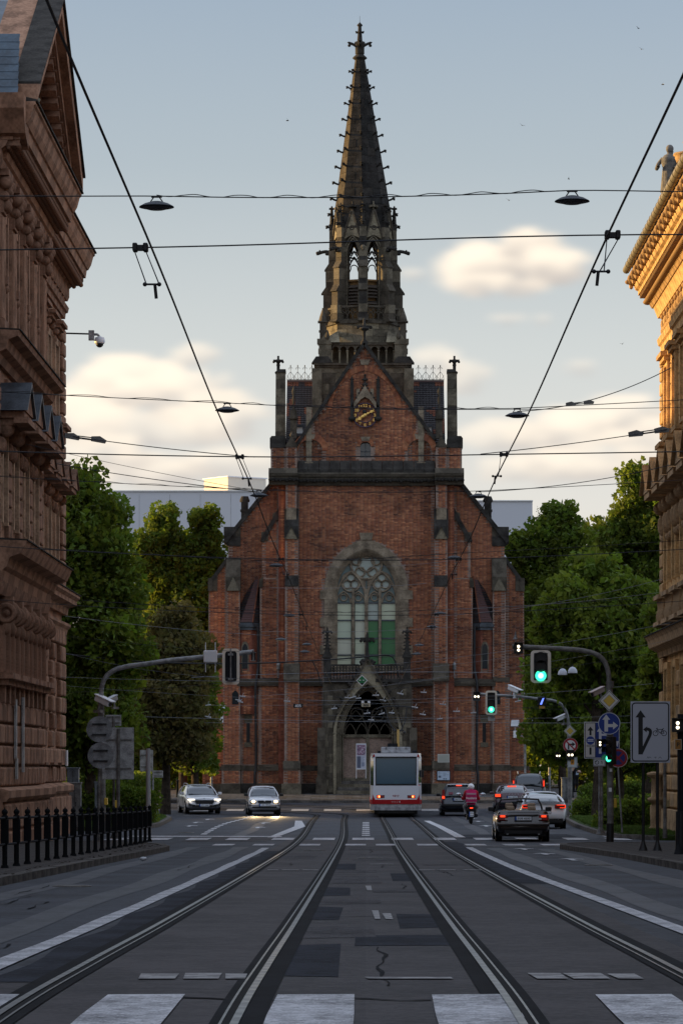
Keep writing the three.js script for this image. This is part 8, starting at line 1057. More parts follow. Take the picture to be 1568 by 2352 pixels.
// ---- far mast
{ const d = 175, t = thing('signal_mast', 'slim grey curved mast on the far right lawn', 'mast', [px(1307, d), groundY(d) + .15, -d]); const o = t.position, T = (pts, r) => tube(pts.map(([x, y]) => at(x, y, d).sub(o)), r, 50, 9);
  part('column', [T([[1308, 1884], [1307, 1760], [1306, 1690], [1305, 1660]], .10)], M.galv, t); part('arm', [T([[1305, 1662], [1301, 1640], [1290, 1620], [1272, 1610], [1240, 1606], [1190, 1600], [1140, 1597], [1098, 1594]], .07)], M.galv, t); part('base_sleeve', [cyl(V(0, 0, 0), V(0, .5, 0), .13, .12, 10)], M.poleGrey, t);
  signal('smaller green traffic light on the far mast arm', 1127.5, 1614, d - .2, .54, 1.14, true); dots('lit tram signal at the far mast arm tip', 1094, 1600, d - .2, .34, true); { const w = thing('arrow_signal', 'small blue lit arrow signal hanging under the far mast arm', 'tram signal', at(1244, 1611, d - .1).toArray()); part('housing', rbx(-.2, .2, -.2, .2, -.1, .02, .02), M.black, w); part('blue_arrow', ext([[-.1, -.14], [-.02, -.16], [.08, .1], [.1, .16], [.02, .14]], .02, .035), mat(.1, .15, .9, .3, { emissive: new THREE.Color(.12, .2, 1), emissiveIntensity: 1.2 }), w); part('number_tag', rbx(-.14, .14, -.34, -.21, -.05, .0, .01), mat(.45, .25, .05, .6), w); }
  cctv('white camera standing on the far mast arm', 1180, 1584, d, 1.6, .9); part('camera_post', [cyl(at(1181, 1604, d).sub(o), at(1181, 1585, d).sub(o), .09, .07, 9)], M.white, t); cctv('white camera on the bend of the far mast', 1287, 1649, d, 1.4, -1.0); part('under_plate', [bx(at(1120, 1644, d).x - o.x, at(1136, 1644, d).x - o.x, py(1656, d) - o.y, py(1644, d) - o.y, -.05, .0)], M.signBack, t);
  diamondSign('small white and yellow diamond sign on the far mast', 1308, 1679, 14.5, d - .2);
  discSign('round red no right turn sign on the far mast', 1309, 1712, 17, d - .22, canvas(256, 256, (x) => { x.fillStyle = '#d3d3d6'; x.fillRect(0, 0, 256, 256); x.strokeStyle = '#14141a'; x.lineWidth = 26; x.beginPath(); x.moveTo(96, 200); x.lineTo(96, 110); x.lineTo(170, 110); x.stroke(); x.fillStyle = '#14141a'; x.beginPath(); x.moveTo(158, 70); x.lineTo(214, 110); x.lineTo(158, 150); x.fill(); x.strokeStyle = '#9c1622'; x.lineWidth = 34; x.beginPath(); x.arc(128, 128, 108, 0, 7); x.stroke(); x.lineWidth = 24; x.beginPath(); x.moveTo(52, 52); x.lineTo(204, 204); x.stroke(); }));
  dots('lit twin tram signal below the no right turn sign', 1309, 1734, d - .4, .36, true); dots('tram signal at the left of the far mast', 1281, 1736, d + 1, .26, true);
  panelSign('road_sign', 'white framed panel with yellow P plate on the far mast', 1302, 1325, 1739, 1763, d - .25, canvas(128, 160, (x) => { x.fillStyle = '#b9c0c6'; x.fillRect(0, 0, 128, 160); x.strokeStyle = '#1c2026'; x.lineWidth = 4; x.strokeRect(6, 6, 116, 148); x.fillStyle = '#d08a1a'; x.fillRect(42, 40, 46, 76); x.fillStyle = '#111'; x.font = 'bold 50px sans-serif'; x.textAlign = 'center'; x.fillText('P', 65, 96); }), [[1311, M.galv, .05]]);
}
// ---- left mast, its signal seen from behind
{ const d = 130, t = thing('signal_mast', 'grey curved mast on the left with its arm over the road', 'mast', [px(235, d), groundY(d) + .13, -d]); const o = t.position, T = (pts, r) => tube(pts.map(([x, y]) => at(x, y, d).sub(o)), r, 50, 9);
  part('column', [T([[237, 1915], [235, 1760], [233, 1640], [233, 1600]], .115)], M.poleGrey, t); part('arm', [T([[233, 1602], [234, 1580], [243, 1556], [262, 1540], [292, 1531], [330, 1526], [390, 1517], [470, 1509], [530, 1503], [583, 1497]], .085)], M.galv, t); part('push_button', rbx(.08, .2, .95, 1.2, -.05, .12, .02), mat(.62, .4, .05, .5), t);
  signal('traffic light seen from behind with cream border, on the left arm', 530.5, 1531, d - .2, .6, 1.26, true, 0, true); signal('second small signal seen from behind at the left arm end', 582, 1508, d - .2, .30, .42, false, 0, true);
  { const b = thing('antenna_box', 'white antenna box with four rods on the left mast arm', 'antenna', at(483.5, 1508, d - .1).toArray()); part('box', rbx(-.24, .24, -.21, .21, -.1, .1, .03), M.white, b); for (const s of [-1, 1]) part('rod', [cyl(V(s * .17, -.55, 0), V(s * .17, .5, 0), .015)], M.white, b); }
  cctv('white camera on the left mast facing the street', 238, 1610, d - .2, 1.7, .9); cctv('small camera just behind the left mast camera', 256, 1608, d + .2, 1.3, -.7, M.steel); }
{ const d = 112; // round signs and panels seen from behind
  pole('sign_post', 'grey post carrying the two round sign backs', 228, d, 1650, .04, M.poleGrey); discSign('upper round sign seen from behind on the left', 229, 1675, 30, d - .1, null, true); discSign('lower round sign seen from behind on the left', 232, 1735.5, 30, d - .1, null, true);
  panelSign('road_sign', 'large grey rectangular sign back beside the round ones', 236, 308, 1671, 1790, 116, null, [[273, M.poleGrey, .05]]); panelSign('road_sign', 'small grey plate back above the large rectangular sign', 243, 279, 1642, 1667, 116.6, null, [[262, M.poleGrey, .04]]);
  panelSign('road_sign', 'weathered panel back with stickers behind the railing end', 322, 352, 1723, 1772, 160, null, [[339, M.galv, .05]]); panelSign('road_sign', 'two-part dark panel back beside the small tree trunk', 350, 375, 1770, 1786, 166, null, [[352, M.galv, .04]]);
  pole('bollard_post', 'thick pale grey post at the end of the railing', 341, 128, 1719, .085, M.steel, 'post'); pole('signal_post', 'short post with yellow push button behind the railing', 271, 126, 1790, .06, M.poleGrey, 'post', (t, g) => part('push_button', rbx(-.12, .02, .9, 1.15, .02, .14, .02), mat(.62, .4, .05, .5), t)); }
// ---- signs on the right pavement
panelSign('road_sign', 'large white sign with bent arrow and bicycle on black posts', 1447, 1538, 1611, 1752, 92, canvas(512, 790, (x, w, h) => { x.fillStyle = '#a9abb4'; x.fillRect(0, 0, w, h); x.strokeStyle = '#0c0c10'; x.lineWidth = 16; x.beginPath(); x.roundRect(20, 20, w - 40, h - 40, 40); x.stroke(); x.fillStyle = x.strokeStyle = '#0a0a0d'; arrowUp(x, 128, 112, 684, 58, 94, 134); x.lineWidth = 40; x.beginPath(); x.moveTo(140, 664); x.lineTo(232, 470); x.quadraticCurveTo(290, 360, 210, 356); x.stroke(); x.beginPath(); x.moveTo(214, 322); x.lineTo(160, 360); x.lineTo(206, 398); x.fill(); x.lineWidth = 8; for (const q of [322, 432]) { x.beginPath(); x.arc(q, 410, 32, 0, 7); x.stroke(); } x.beginPath(); x.moveTo(322, 410); x.lineTo(346, 364); x.lineTo(410, 360); x.lineTo(384, 410); x.lineTo(350, 370); x.moveTo(384, 410); x.lineTo(432, 410); x.lineTo(412, 356); x.lineTo(430, 348); x.moveTo(346, 364); x.lineTo(334, 348); x.lineTo(352, 344); x.stroke(); x.lineWidth = 4; x.beginPath(); x.moveTo(210, 735); x.lineTo(222, 712); x.lineTo(234, 735); x.lineTo(246, 714); x.lineTo(268, 730); x.moveTo(300, 722); x.lineTo(330, 716); x.lineTo(318, 738); x.moveTo(360, 736); x.lineTo(380, 714); x.lineTo(400, 736); x.stroke(); }), [[1476.5, M.black, .04], [1509, M.black, .04]]);
pole('sign_post', 'slim pale post right of the large bicycle sign', 1526, 118, 1752, .06, M.poleGrey, 'post', (t) => part('push_box', rbx(.04, .14, .98, 1.22, -.05, .06, .02), mat(.3, .22, .1, .5), t));
panelSign('road_sign', 'white and blue lane arrow panel behind the mast pole', 1340.5, 1421.7, 1658, 1742, 126, canvas(420, 436, (x, w, h) => { x.fillStyle = '#11307c'; x.fillRect(0, 0, w, h); x.fillStyle = '#c3c1bd'; x.fillRect(0, 0, 136, h); x.strokeStyle = '#c3c5ca'; x.lineWidth = 8; x.strokeRect(4, 4, w - 8, h - 8); x.strokeStyle = '#14151a'; x.lineWidth = 7; x.strokeRect(12, 12, 120, h - 24); x.fillStyle = '#14151a'; arrowUp(x, 74, 56, 160, 24, 48, 72); x.fillRect(62, 306, 24, 86); x.fillStyle = '#17378a'; x.beginPath(); x.arc(74, 222, 50, 0, 7); x.fill(); x.fillStyle = '#cfd2d8'; x.fillRect(38, 206, 72, 10); x.fillRect(38, 224, 72, 12); x.fillStyle = '#c3c1bd'; x.strokeStyle = '#14151a'; x.lineWidth = 3; x.strokeRect(30, 276, 90, 20); x.fillStyle = '#333'; x.font = 'bold 16px sans-serif'; x.textAlign = 'center'; x.fillText('POUZE MHD', 75, 292); x.fillStyle = '#c8cad0'; arrowUp(x, 190, 56, 380, 32, 60, 80); x.fillRect(206, 140, 60, 26); x.save(); x.translate(330, 300); x.rotate(.85); arrowUp(x, 0, -110, 60, 34, 60, 90); x.restore(); }), [[1381, M.galv, .05]]);
panelSign('road_sign', 'small white plate with loop symbol and number one', 1361, 1389, 1742.5, 1760, 125.8, canvas(200, 120, (x) => { x.fillStyle = '#b5b8bc'; x.fillRect(0, 0, 200, 120); x.strokeStyle = '#15161a'; x.lineWidth = 6; x.strokeRect(8, 8, 184, 104); x.lineWidth = 9; x.beginPath(); x.arc(62, 60, 28, -2, 3.6); x.stroke(); x.fillStyle = '#15161a'; x.beginPath(); x.moveTo(28, 40); x.lineTo(62, 28); x.lineTo(50, 58); x.fill(); x.font = 'bold 66px sans-serif'; x.fillText('1', 124, 84); }), [[1376, M.galv, .04]]);
discSign('round red and blue no stopping sign on a leaning post', 1418.6, 1741, 22, 118, canvas(256, 256, (x) => { x.fillStyle = '#8f1420'; x.fillRect(0, 0, 256, 256); x.fillStyle = '#1a2470'; x.beginPath(); x.arc(128, 128, 92, 0, 7); x.fill(); x.strokeStyle = '#8f1420'; x.lineWidth = 24; x.beginPath(); x.moveTo(58, 58); x.lineTo(198, 198); x.moveTo(198, 58); x.lineTo(58, 198); x.stroke(); x.strokeStyle = '#c9c2bd'; x.lineWidth = 7; x.beginPath(); x.arc(128, 128, 124, 0, 7); x.stroke(); }));
{ const t = thing('sign_post', 'leaning grey post below the no stopping sign', 'post', at(1428, 1898, 118).toArray()); part('shaft', [cyl(V(0, -.2, 0), V(px(1416, 118) - px(1428, 118), py(1720, 118) - py(1898, 118), -.05), .03)], M.galv, t); }
{ const d = 86, t = pole('signal_post', 'dark signal post at the right edge with lit white dots', 1562, d, 1640, .085, M.poleDark, 'post', (t) => { part('base_sleeve', [cyl(V(0, 0, 0), V(0, 1.0, 0), .13, .12, 10)], M.black, t); }); dots('lit two-dot tram signal on the post at the right edge', 1555, 1666, d - .2, .26); panelSign('parking_plate', 'orange P plate on the post at the right edge', 1548, 1564, 1698, 1722, d - .15, canvas(64, 96, (x) => { x.fillStyle = '#8e5f1d'; x.fillRect(0, 0, 64, 96); x.strokeStyle = '#b8b0a0'; x.lineWidth = 5; x.strokeRect(2, 2, 60, 92); x.fillStyle = '#121212'; x.font = 'bold 54px sans-serif'; x.textAlign = 'center'; x.fillText('P', 32, 68); }), [[1558, M.poleDark, .03]]); }
// ---- floodlight poles by the church
const flood = (label, x, d, y1, heads) => pole('floodlight_pole', label, x, d, y1, .07, M.galv, 'light pole', (t, g0) => { const h = py(y1, d) - g0; if (heads) { part('cross_bar', bx(-.62, .62, h - .04, h + .03, -.04, .04), M.galv, t); for (const s of [-1, 1]) { part('flood_head', [rbx(-.22, .22, -.2, .2, -.05, .08, .02).rotateX(-.4).rotateY(s * .3).translate(s * .56, h + .68, 0), bx(s * .56 - .03, s * .56 + .03, h, h + .55, -.04, .02)], M.steel, t); part('ballast_box', [rbx(s * .56 - .1, s * .56 + .1, h - .12, h + .28, -.05, .12, .03)], M.white, t); } } });
flood('floodlight pole with four heads before the right church wall', 1205, 207, 1690, true); flood('plain slim pole right of the church', 1261, 200, 1720, false); flood('slim pole at the left church corner behind the white estate', 486, 207, 1655, true); flood('short dark pole behind the white estate car', 376, 200, 1790, false);
// ---- board by the church door, plaque and notice case
{ const d = 209.6, p = at(829, 1786, d), t = thing('notice_board', 'white standing notice board in front of the church doors', 'notice board', [p.x, py(1786, d), -d]); const h = (1786 - 1707.7) * d / F, w = 23 * d / F; part('frame', [bx(-w / 2, -w / 2 + .03, 0, h, -.02, .02), bx(w / 2 - .03, w / 2, 0, h, -.02, .02), bx(-w / 2, w / 2, h * .24, h, -.015, .01)], M.white, t); signFace(t, face(w * .92, h * .72).translate(0, h * .62, .014), canvas(192, 256, (x) => { x.fillStyle = '#b9bcca'; x.fillRect(0, 0, 192, 256); reseed(4); x.fillStyle = '#8a6a80'; x.fillRect(8, 8, 176, 108); for (let i = 0; i < 60; i++) { x.fillStyle = ['#d8d8e0', '#6b5468', '#b7a2b4', '#4a4e66'][rnd(4) | 0]; x.fillRect(10 + rnd(160), 10 + rnd(96), rnd(6, 26), rnd(3, 12)); } x.fillStyle = '#565c70'; x.fillRect(8, 126, 84, 122); x.fillStyle = '#8088a0'; for (let i = 0; i < 12; i++) x.fillRect(100, 130 + i * 9, rnd(40, 82), 4); x.fillRect(110, 190, 50, 40); })); part('leg', [bx(-w / 2, -w / 2 + .03, -.05, .02, -.02, .3), bx(w / 2 - .03, w / 2, -.05, .02, -.02, .3)], M.white, t); }
{ const z = -CH + 1.62; const t = thing('stone_plaque', 'pale inscribed stone plaque on the right front buttress', 'plaque', [fx(1016.5), CB + fy(1753), z]); part('slab', rbx(-.34, .34, 0, .52, 0, .04, .01), mat(.46, .46, .42, .8), t); signFace(t, face(.6, .44).translate(0, .26, .043), canvas(256, 190, (x) => { x.fillStyle = '#a5a69c'; x.fillRect(0, 0, 256, 190); x.fillStyle = '#8b8c84'; reseed(6); for (let i = 0; i < 7; i++) x.fillRect(24 + rnd(20), 22 + i * 22, 160 + rnd(40), 5); }));
  const c = thing('notice_case', 'glazed notice case with papers low on the right buttress', 'notice case', [fx(1016.5), CB + fy(1793), -CH + 1.79]); part('case', rbx(-.39, .39, 0, .58, 0, .06, .015), M.black, c); signFace(c, face(.70, .50).translate(0, .29, .063), canvas(256, 184, (x) => { x.fillStyle = '#aebccd'; x.fillRect(0, 0, 256, 184); reseed(9); x.fillStyle = '#5f6a78'; for (let i = 0; i < 5; i++) x.fillRect(14, 12 + i * 12, 30 + rnd(40), 4); for (let i = 0; i < 5; i++) x.fillRect(120, 40 + i * 14, 40 + rnd(80), 4); x.fillRect(20, 92, 56, 44); x.fillRect(120, 146, 34, 26); x.fillRect(164, 146, 30, 26); x.fillStyle = '#d9a25a'; x.fillRect(214, 14, 16, 12); })); }
// ---- black railing along the left kerb
{ const N = 21, X = -6.45, d0 = 66.2, d1 = 110.5, r = thing('street_railing', 'black iron post railing along the left kerb', 'railing', [X, groundY(88) + .12, -88]); const o = r.position;
  const G = shared([cyl(V(0, 0, 0), V(0, .96, 0), .047, .047, 10), rbx(-.07, .07, .46, .90, -.06, .06, .015), cyl(V(0, 0, 0), V(0, .08, 0), .085, .06, 10), lathe([[.06, .93], [.062, .96], [.035, .98], [.055, 1.01], [.058, 1.04], [.04, 1.07], [.012, 1.085], [.01, 1.11], [0, 1.12]], 10)]);
  const y = (d) => groundY(d) + .125 - o.y; for (let k = 0; k < N; k++) { const d = 1 / lerp(1 / d0, 1 / d1, k / (N - 1)), dd = lerp(d0, d1, k / (N - 1)); const q = part('post', G, M.ironGloss, r); q.position.set(0, y(dd), -dd - o.z); if (k < N - 1) { const e = lerp(d0, d1, (k + 1) / (N - 1)); for (const h of [.92, .45]) part('rail', cyl(V(0, y(dd) + h, -dd - o.z), V(0, y(e) + h, -e - o.z), .022, .022, 8), M.poleDark, r); } }
  for (const d of [61.7, 64]) { const q = part('post', G, M.ironGloss, r); q.position.set(0, y(d), -d - o.z); } for (const h of [.92, .45]) part('rail', cyl(V(0, y(61.7) + h, -61.7 - o.z), V(0, y(66.2) + h, -66.2 - o.z), .022, .022, 8), M.poleDark, r); }
// ---- cabinets, bench, bollards, litter
const cab = (label, x0, x1, y0, d, m, dz = .5) => { const g0 = groundY(d) + .12, w = (x1 - x0) * d / F, h = py(y0, d) - g0, t = thing('utility_cabinet', label, 'cabinet', [px((x0 + x1) / 2, d), g0, -d]); part('case', rbx(-w / 2, w / 2, .08, h, -dz, 0, .02), m, t); part('door_gap', [bx(-.008, .008, .14, h - .08, -.01, .006)], M.black, t); part('top', rbx(-w / 2 - .03, w / 2 + .03, h, h + .05, -dz - .03, .03, .015), m, t); part('plinth', bx(-w / 2 + .02, w / 2 - .02, -.02, .08, -dz + .02, -.02), M.kerb, t); part('handle', bx(.04, .07, h * .5, h * .6, .0, .03), M.black, t); };
cab('tall blue grey cabinet behind the left palace corner', 155, 181, 1766, 138, M.cabinet); cab('low grey cabinet in front of the blue one', 157, 186, 1800, 137, M.cabinet2, .4); cab('small pale blue cabinet by the left hedge', 218, 231, 1798, 150, M.cabinet); cab('grey cabinet at the right pavement behind the cars', 1289, 1309, 1788, 203, M.cabinet2);
const bol = (label, x, d) => { const t = thing('bollard', label, 'bollard', [px(x, d), groundY(d) + .12, -d]); part('post', [lathe([[.1, 0], [.1, .08], [.075, .1], [.07, .85], [.09, .88], [.09, .93], [.05, 1.0], [0, 1.02]], 10)], M.ironGloss, t); };
bol('black bollard left of the man on the phone', 1285, 206); bol('black bollard right of the grey cabinet', 1313, 206.5); bol('black bollard at the left forecourt', 362, 206); bol('black bollard nearer the church on the left forecourt', 408, 207); bol('black bollard beside the left park trees', 338, 206);
{ const t = thing('park_bench', 'dark bench in the shade right of the church', 'bench', [px(1415, 205), groundY(205) + .12, -205]); part('seat', [bx(-.8, .8, .42, .47, -.2, .25)], M.wood, t); part('backrest', [bx(-.8, .8, .6, .85, -.28, -.24)], M.wood, t); for (const s of [-1, 1]) part('leg', [bx(s * .65 - .03, s * .65 + .03, 0, .45, -.25, .2)], M.iron, t); }
tagged('litter', [sph(-5.05, groundY(84) + .05, -84, .06, 1.3, .8, 1, 9), sph(-5.0, groundY(84) + .06, -84.02, .035)], mat(.5, .52, .55, .4), 'crumpled pale litter lying by the left kerb', 'litter');
reseed(303); tagged('leaf_litter', Array.from({ length: 140 }, () => { const d = rnd(56, 104), x = -5.75 - rnd(0, .5) - (rnd() < .5 ? .2 : 0); return sph(x, groundY(d) + .135, -d, .022, rnd(.8, 2), .4, rnd(.8, 2), 5); }), mat(.03, .024, .018, .9), 'scattered dead leaves along the left kerb', 'leaves').userData.kind = 'stuff';
// ================================================================ overhead line and hanging lamps
{ const wire = (label, pts, r, m = M.wire, group, seg = 28, name = 'overhead_wire') => tagged(name, tube(pts, r, seg, 5), m, label, 'wire', group);
  const sag = (a, b, s, n = 9) => Array.from({ length: n }, (_, i) => { const t = i / (n - 1); return a.clone().lerp(b, t).add(V(0, -4 * s * t * (1 - t), 0)); });
  // the two contact wires over the tracks
  const cw = (X, lab) => wire(lab, [-25, -5, 12, 17.5, 26.3, 36, 47, 58, 70, 92, 115, 140, 165, 190].map((d) => V(X + (d > 60 ? -.02 * (d - 60) / 20 : 0), EYE + (d < 26 ? 3.62 - (d - 12) * .006 : 3.52 + .0014 * d) - Math.abs(Math.sin((d - 26.3) / 21 * Math.PI)) * .06, -d)), .0078, M.wire, null, 160);
  cw(-1.47, 'thick contact wire above the left track'); cw(1.62, 'thick contact wire above the right track');
  // span wires across the street, with their hangers
  const spans = [[26.3, 3.68, 3.77, -10.3, 10.8, 3.72, 3.85], [47, 3.92, 3.95, -10, 11, 4.3, 4.25], [70, 3.9, 3.9, -10, 10.5, 4.4, 4.4], [92, 3.75, 3.75, -10.2, 10.6, 4.2, 4.3]];
  const names = ['nearest', 'second', 'third', 'fourth'];
  spans.forEach(([d, hl, hr, xl, xr, el, er], i) => {
    wire(names[i] + ' thin span wire holding the contact wires across the street', [V(xl, EYE + el, -d), V((xl - 1.47) / 2 - .4, EYE + (el + hl) / 2 - .06, -d), V(-1.6, EYE + hl, -d), V(1.75, EYE + hr, -d), V((xr + 1.6) / 2, EYE + (er + hr) / 2 - .06, -d), V(xr, EYE + er, -d)], d < 30 ? .0055 : .008, M.wire, null, 50);
    for (const [X, h, lab] of [[-1.6, hl, 'left'], [1.75, hr, 'right']]) { const t = thing('wire_hanger', 'black clamp hanger on the ' + names[i] + ' span wire, ' + lab + ' track', 'wire fitting', [X, EYE + h, -d]); part('clamp', [rbx(-.055, -.02, -.03, .03, -.05, .05, .01), rbx(.02, .055, -.03, .03, -.05, .05, .01), bx(-.03, .03, -.02, .015, -.04, .04)], M.black, t); const s = X < 0 ? 1 : -1; part('hanger_wire', [cyl(V(-.04, -.03, 0), V(s * .07 - .01, -.3, .3), .004, .005, 5), cyl(V(.04, -.03, 0), V(s * .13 + .02, -.3, .3), .004, .005, 5), cyl(V(s * .1 - .05, -.3, .3), V(s * .1 + .05, -.3, .3), .008, .008, 6), sph(s * .1 - .05, -.3, .3, .016), sph(s * .1 + .05, -.3, .3, .016), cyl(V(s * .12, -.3, .3), V(s * .13, -.4, .3), .012, .012, 5)], M.black, t); }
  });
  // insulators on the span wires near the houses
  const ins = (label, x, y, d, tilt) => { const p = at(x, y, d), t = thing('insulator', label, 'insulator', [p.x, p.y, p.z]); t.rotation.z = tilt; for (const s of [-1, 1]) part('cleat', [ext([[-.09, -.03], [.09, -.04], [.11, .0], [.02, .045], [-.09, .03]], -.025, .025).translate(s * .17, 0, 0)], M.poleGrey, t); part('link', [cyl(V(-.1, .015, 0), V(.1, .015, 0), .007), cyl(V(-.1, -.015, 0), V(.1, -.015, 0), .007)], M.wire, t); };
  // lamp spans: wavy supply cable and saucer lamps
  const lamp0 = (() => { const t = thing('street_lamp', 'x', 'street lamp', [0, 0, 0]); part('shade', [lathe([[.02, .07], [.06, .065], [.16, .035], [.225, .0], [.232, -.012], [.2, -.02]], 28)], M.lampTop, t); part('diffuser', [lathe([[0, -.05], [.1, -.045], [.19, -.02], [.2, -.012]], 24)], mat(.07, .075, .085, .5), t); part('yoke', [cyl(V(-.08, .06, 0), V(-.03, .13, 0), .008), cyl(V(.08, .06, 0), V(.03, .13, 0), .008), bx(-.07, .07, .115, .135, -.02, .02)], M.black, t); return t; })();
  const rows = [[48.8, 360, 474, 1313, 461, 'nearest'], [70.3, 522, 942, 1187, 954, 'second'], [92, 595, 1138, 1098, 1140, 'third'], [113, 635, 1299, 1043, 1281, 'fourth'], [134, 664, 1414, 1010, 1409, 'fifth'], [156, 645, 1469, 992, 1440, 'sixth'], [180, 705, 1480, 962, 1482, 'seventh'], [182, 700, 1497, 957, 1502, 'eighth']];
  let first = true;
  rows.forEach(([d, xa, ya, xb, yb, nm]) => {
    [[xa, ya, 'left'], [xb, yb, 'right']].forEach(([x, y, s]) => { const p = at(x, y, d), lab = nm + ' saucer street lamp hanging on the ' + s + ' side of the street'; let o; if (first) { o = lamp0; o.position.copy(p); o.userData.label = lab; o.userData.group = 'saucer lamps hung over the street'; first = false; } else o = dup(lamp0, p.toArray(), 0, lab); if (d > 150) o.scale.setScalar(1.1); });
    if (d > 150) return; const A = at(xa, ya, d).add(V(0, .135, 0)), B = at(xb, yb, d).add(V(0, .135, 0)), L = V(-10.25, A.y + .06 + (d > 60 ? .35 : 0), -d), R = V(10.7, B.y + .02 + (d > 60 ? .45 : 0), -d);
    const pts = []; const seg = (a, b, n, s) => { for (let i = 0; i < n; i++) { const t = i / n; pts.push(a.clone().lerp(b, t).add(V(0, -4 * s * t * (1 - t), 0))); } }; seg(L, A, 6, .02); seg(A, B, 8, .05); seg(B, R, 6, .03); pts.push(R);
    wire(nm + ' lamp span wire across the street', pts, .008, M.wire, null, 60); wire(nm + ' wavy supply cable twisted round its lamp span', pts.flatMap((p, i) => i < pts.length - 1 ? [0, .25, .5, .75].map((t) => p.clone().lerp(pts[i + 1], t).add(V(0, .012 + .018 * Math.sin((i * 4 + t * 4) * 1.7), .01))) : [p]).slice(d < 60 ? 24 : 0, 56), .006, M.wire, null, 160);
  });
  // further thin wires: right and left houses to the span points
  ins('pair of cleat insulators near the left palace at the second span', 196, 1006, 47.5, -.12); ins('pair of cleat insulators before the golden palace', 1488, 992, 48, .14); ins('single insulator on the right lamp wire', 1330, 926, 70, .1);
  wire('thin wire from the left palace to the second span', sag(at(150, 1000, 47.5), at(585, 1050, 47), .02), .006); wire('thin wire from the golden palace to the second span', sag(at(1540, 985, 48), at(1103, 1043, 47), .02), .006);
  wire('sagging double cable from the right lamp to the golden palace', sag(at(1187, 945, 70.3), at(1540, 845, 71), .18), .009); wire('thin upper wire crossing high before the golden palace', sag(at(840, 940, 70), at(1560, 936, 72), .02), .006);
  wire('wire from the right third lamp up to the golden palace', sag(at(1098, 1130, 92), at(1540, 1068, 93), .12), .010); wire('wire from the left palace down to the third lamp', sag(at(130, 1065, 92), at(595, 1130, 92), .05), .010); wire('thin high wire left of the church roof', sag(at(60, 1020, 92), at(575, 1125, 92), .04), .006);
  // the web of thin wires above the junction
  reseed(505); const G = 'thin wires webbed above the junction', LB = 'thin pale wire of the web above the junction';
  const web = [[140, 1555, 820, 1565, 110], [150, 1575, 800, 1610, 120], [140, 1640, 1500, 1660, 160], [160, 1590, 700, 1545, 125], [150, 1500, 620, 1560, 112], [700, 1610, 1500, 1570, 135], [820, 1590, 1500, 1500, 130], [700, 1640, 1540, 1640, 150], [600, 1650, 1560, 1600, 165], [560, 1600, 1000, 1560, 150], [500, 1580, 1300, 1630, 155], [840, 1530, 1540, 1430, 118], [900, 1570, 1540, 1470, 122], [700, 1560, 1240, 1500, 128], [480, 1620, 1250, 1600, 170], [430, 1540, 900, 1640, 165], [520, 1640, 1200, 1650, 182], [560, 1560, 1220, 1660, 176], [150, 1460, 640, 1500, 118], [150, 1415, 620, 1460, 120], [1020, 1400, 1520, 1360, 128], [1040, 1440, 1530, 1410, 130], [1010, 1415, 1520, 1330, 126], [600, 1450, 1040, 1440, 140], [680, 1470, 980, 1475, 160], [700, 1495, 1000, 1490, 170], [740, 1520, 1220, 1470, 145], [620, 1350, 980, 1340, 134], [590, 1290, 1060, 1285, 113], [470, 1660, 1240, 1635, 186]];
  for (const [x0, y0, x1, y1, d] of web) wire(LB, sag(at(x0, y0, d), at(x1, y1, d + rnd(-6, 6)), rnd(.04, .2)), rnd(.004, .0075), rnd() < .6 ? M.wirePale : M.wire, G, 20);
  const fit = shared([rbx(-.14, .14, -.02, .03, -.03, .03, .012), cyl(V(0, 0, 0), V(.05, .18, 0), .012), sph(.1, .02, 0, .03)]); reseed(71); for (let k = 0; k < 26; k++) { const d = rnd(150, 186), p = at(rnd(470, 1230), rnd(1590, 1655), d), o = shade(new THREE.Mesh(fit, M.steel)); o.name = numbered('wire_clip'); o.position.copy(p); o.rotation.z = rnd(-.3, .3); o.userData = { label: 'small bright clip on the wire web above the junction', category: 'wire fitting', group: 'clips on the wires above the junction' }; scene.add(o); }
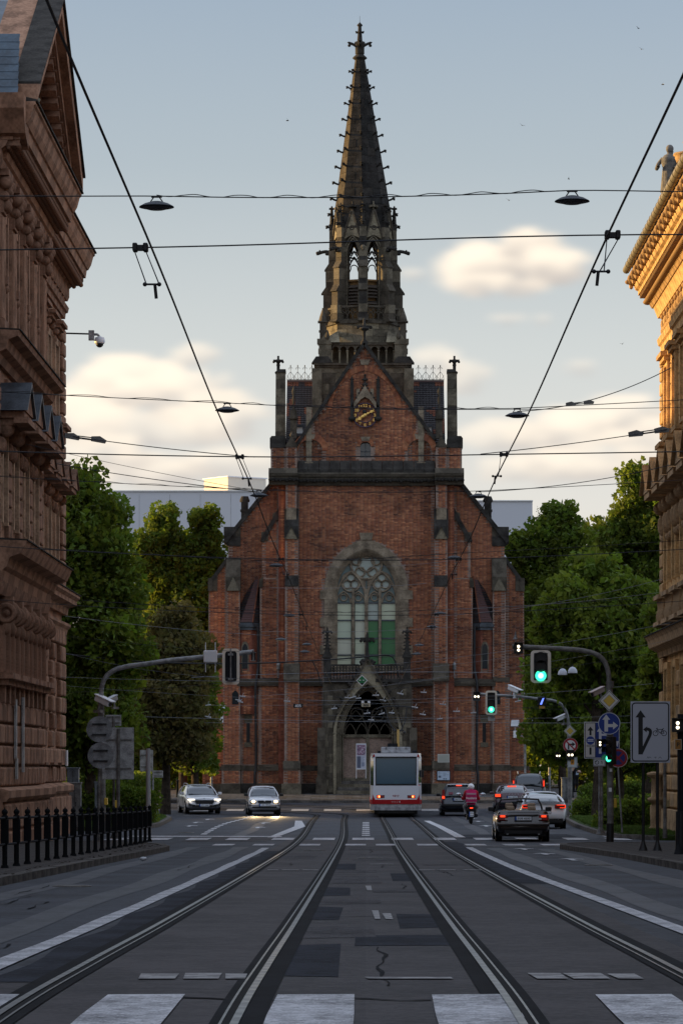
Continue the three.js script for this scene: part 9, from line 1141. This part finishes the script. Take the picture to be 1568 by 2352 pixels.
  // thick black feeder cable with its drop
  wire('thick black feeder cable drooping across the church door', [[150, 1502], [330, 1520], [560, 1524], [760, 1515], [870, 1506], [893, 1505], [904, 1512], [910, 1530], [916, 1558]].map(([x, y]) => at(x, y, 150)), .030, M.wire, null, 80); wire('dark cable drop ending beside the portal left', [[716, 1516], [728, 1540], [738, 1575]].map(([x, y]) => at(x, y, 150)), .02); wire('span wire carrying the green diamond sign', sag(at(440, 1556, 150), at(1130, 1545, 150), -.1), .012, M.wirePale);
  { const p = at(831, 1563, 149.9), t = thing('tram_sign', 'green and white diamond sign hung on a wire before the church', 'sign', p.toArray()); const R = .235, D = (k) => [[0, -R * k], [R * k, 0], [0, R * k], [-R * k, 0]]; part('plate', ext(D(1), -.01, .01), M.white, t); part('green_field', ext(D(.82), .01, .014), mat(.02, .17, .06, .5), t); part('black_tip', ext([[-.09, -.09 - .012], [.09, -.1], [0, -R * .82]], .014, .017), M.black, t); part('white_mark', [-.105, -.06, .04, .085].map((x) => sph(x, .01, .015, .02, 1, 1, .4, 8)), M.white, t); }
  const tag = (label, x, y, d, str) => { const p = at(x, y, d), t = thing('switch_sign', label, 'sign', p.toArray()); part('plate', rbx(-.2, .2, -.09, .07, -.02, 0, .01), mat(.40, .34, .24, .6), t); const o = part('digits', text(str, .11, .004), M.black, t); o.position.set(0, -.01, .002); for (const s of [-1, 1]) part('arrow_tile', [bx(s * .14 - .06, s * .14 + .06, .08, .18, -.02, 0)], M.white, t); return t; };
  tag('small 406 switch plate hung above the church door', 840, 1619, 165, '406'); { const p = at(684.5, 1621, 165), t = thing('switch_sign', 'small dark 405 plate hung left of the portal', 'sign', p.toArray()); part('plate', rbx(-.22, .22, -.09, .09, -.02, 0, .01), M.black, t); const o = part('digits', text('405', .12, .004), M.white, t); o.position.set(0, 0, .002); }
  // globe lamps among the right trees
  for (const [x, y, lab] of [[1291, 1549, 'left half-globe lamp hanging before the right trees'], [1314, 1545, 'right half-globe lamp hanging before the right trees']]) { const p = at(x, y, 150), t = thing('hanging_lamp', lab, 'street lamp', p.toArray()); part('shade', [lathe([[.02, .24], [.1, .21], [.17, .12], [.195, 0], [.19, -.02]], 18)], mat(.42, .45, .52, .4), t); part('bowl', [lathe([[0, -.03], [.15, -.02], [.19, -.01]], 16)], M.white, t); part('stem', cyl(V(0, .22, 0), V(0, .36, 0), .012), M.black, t); }
}
renderer.render(scene, camera);
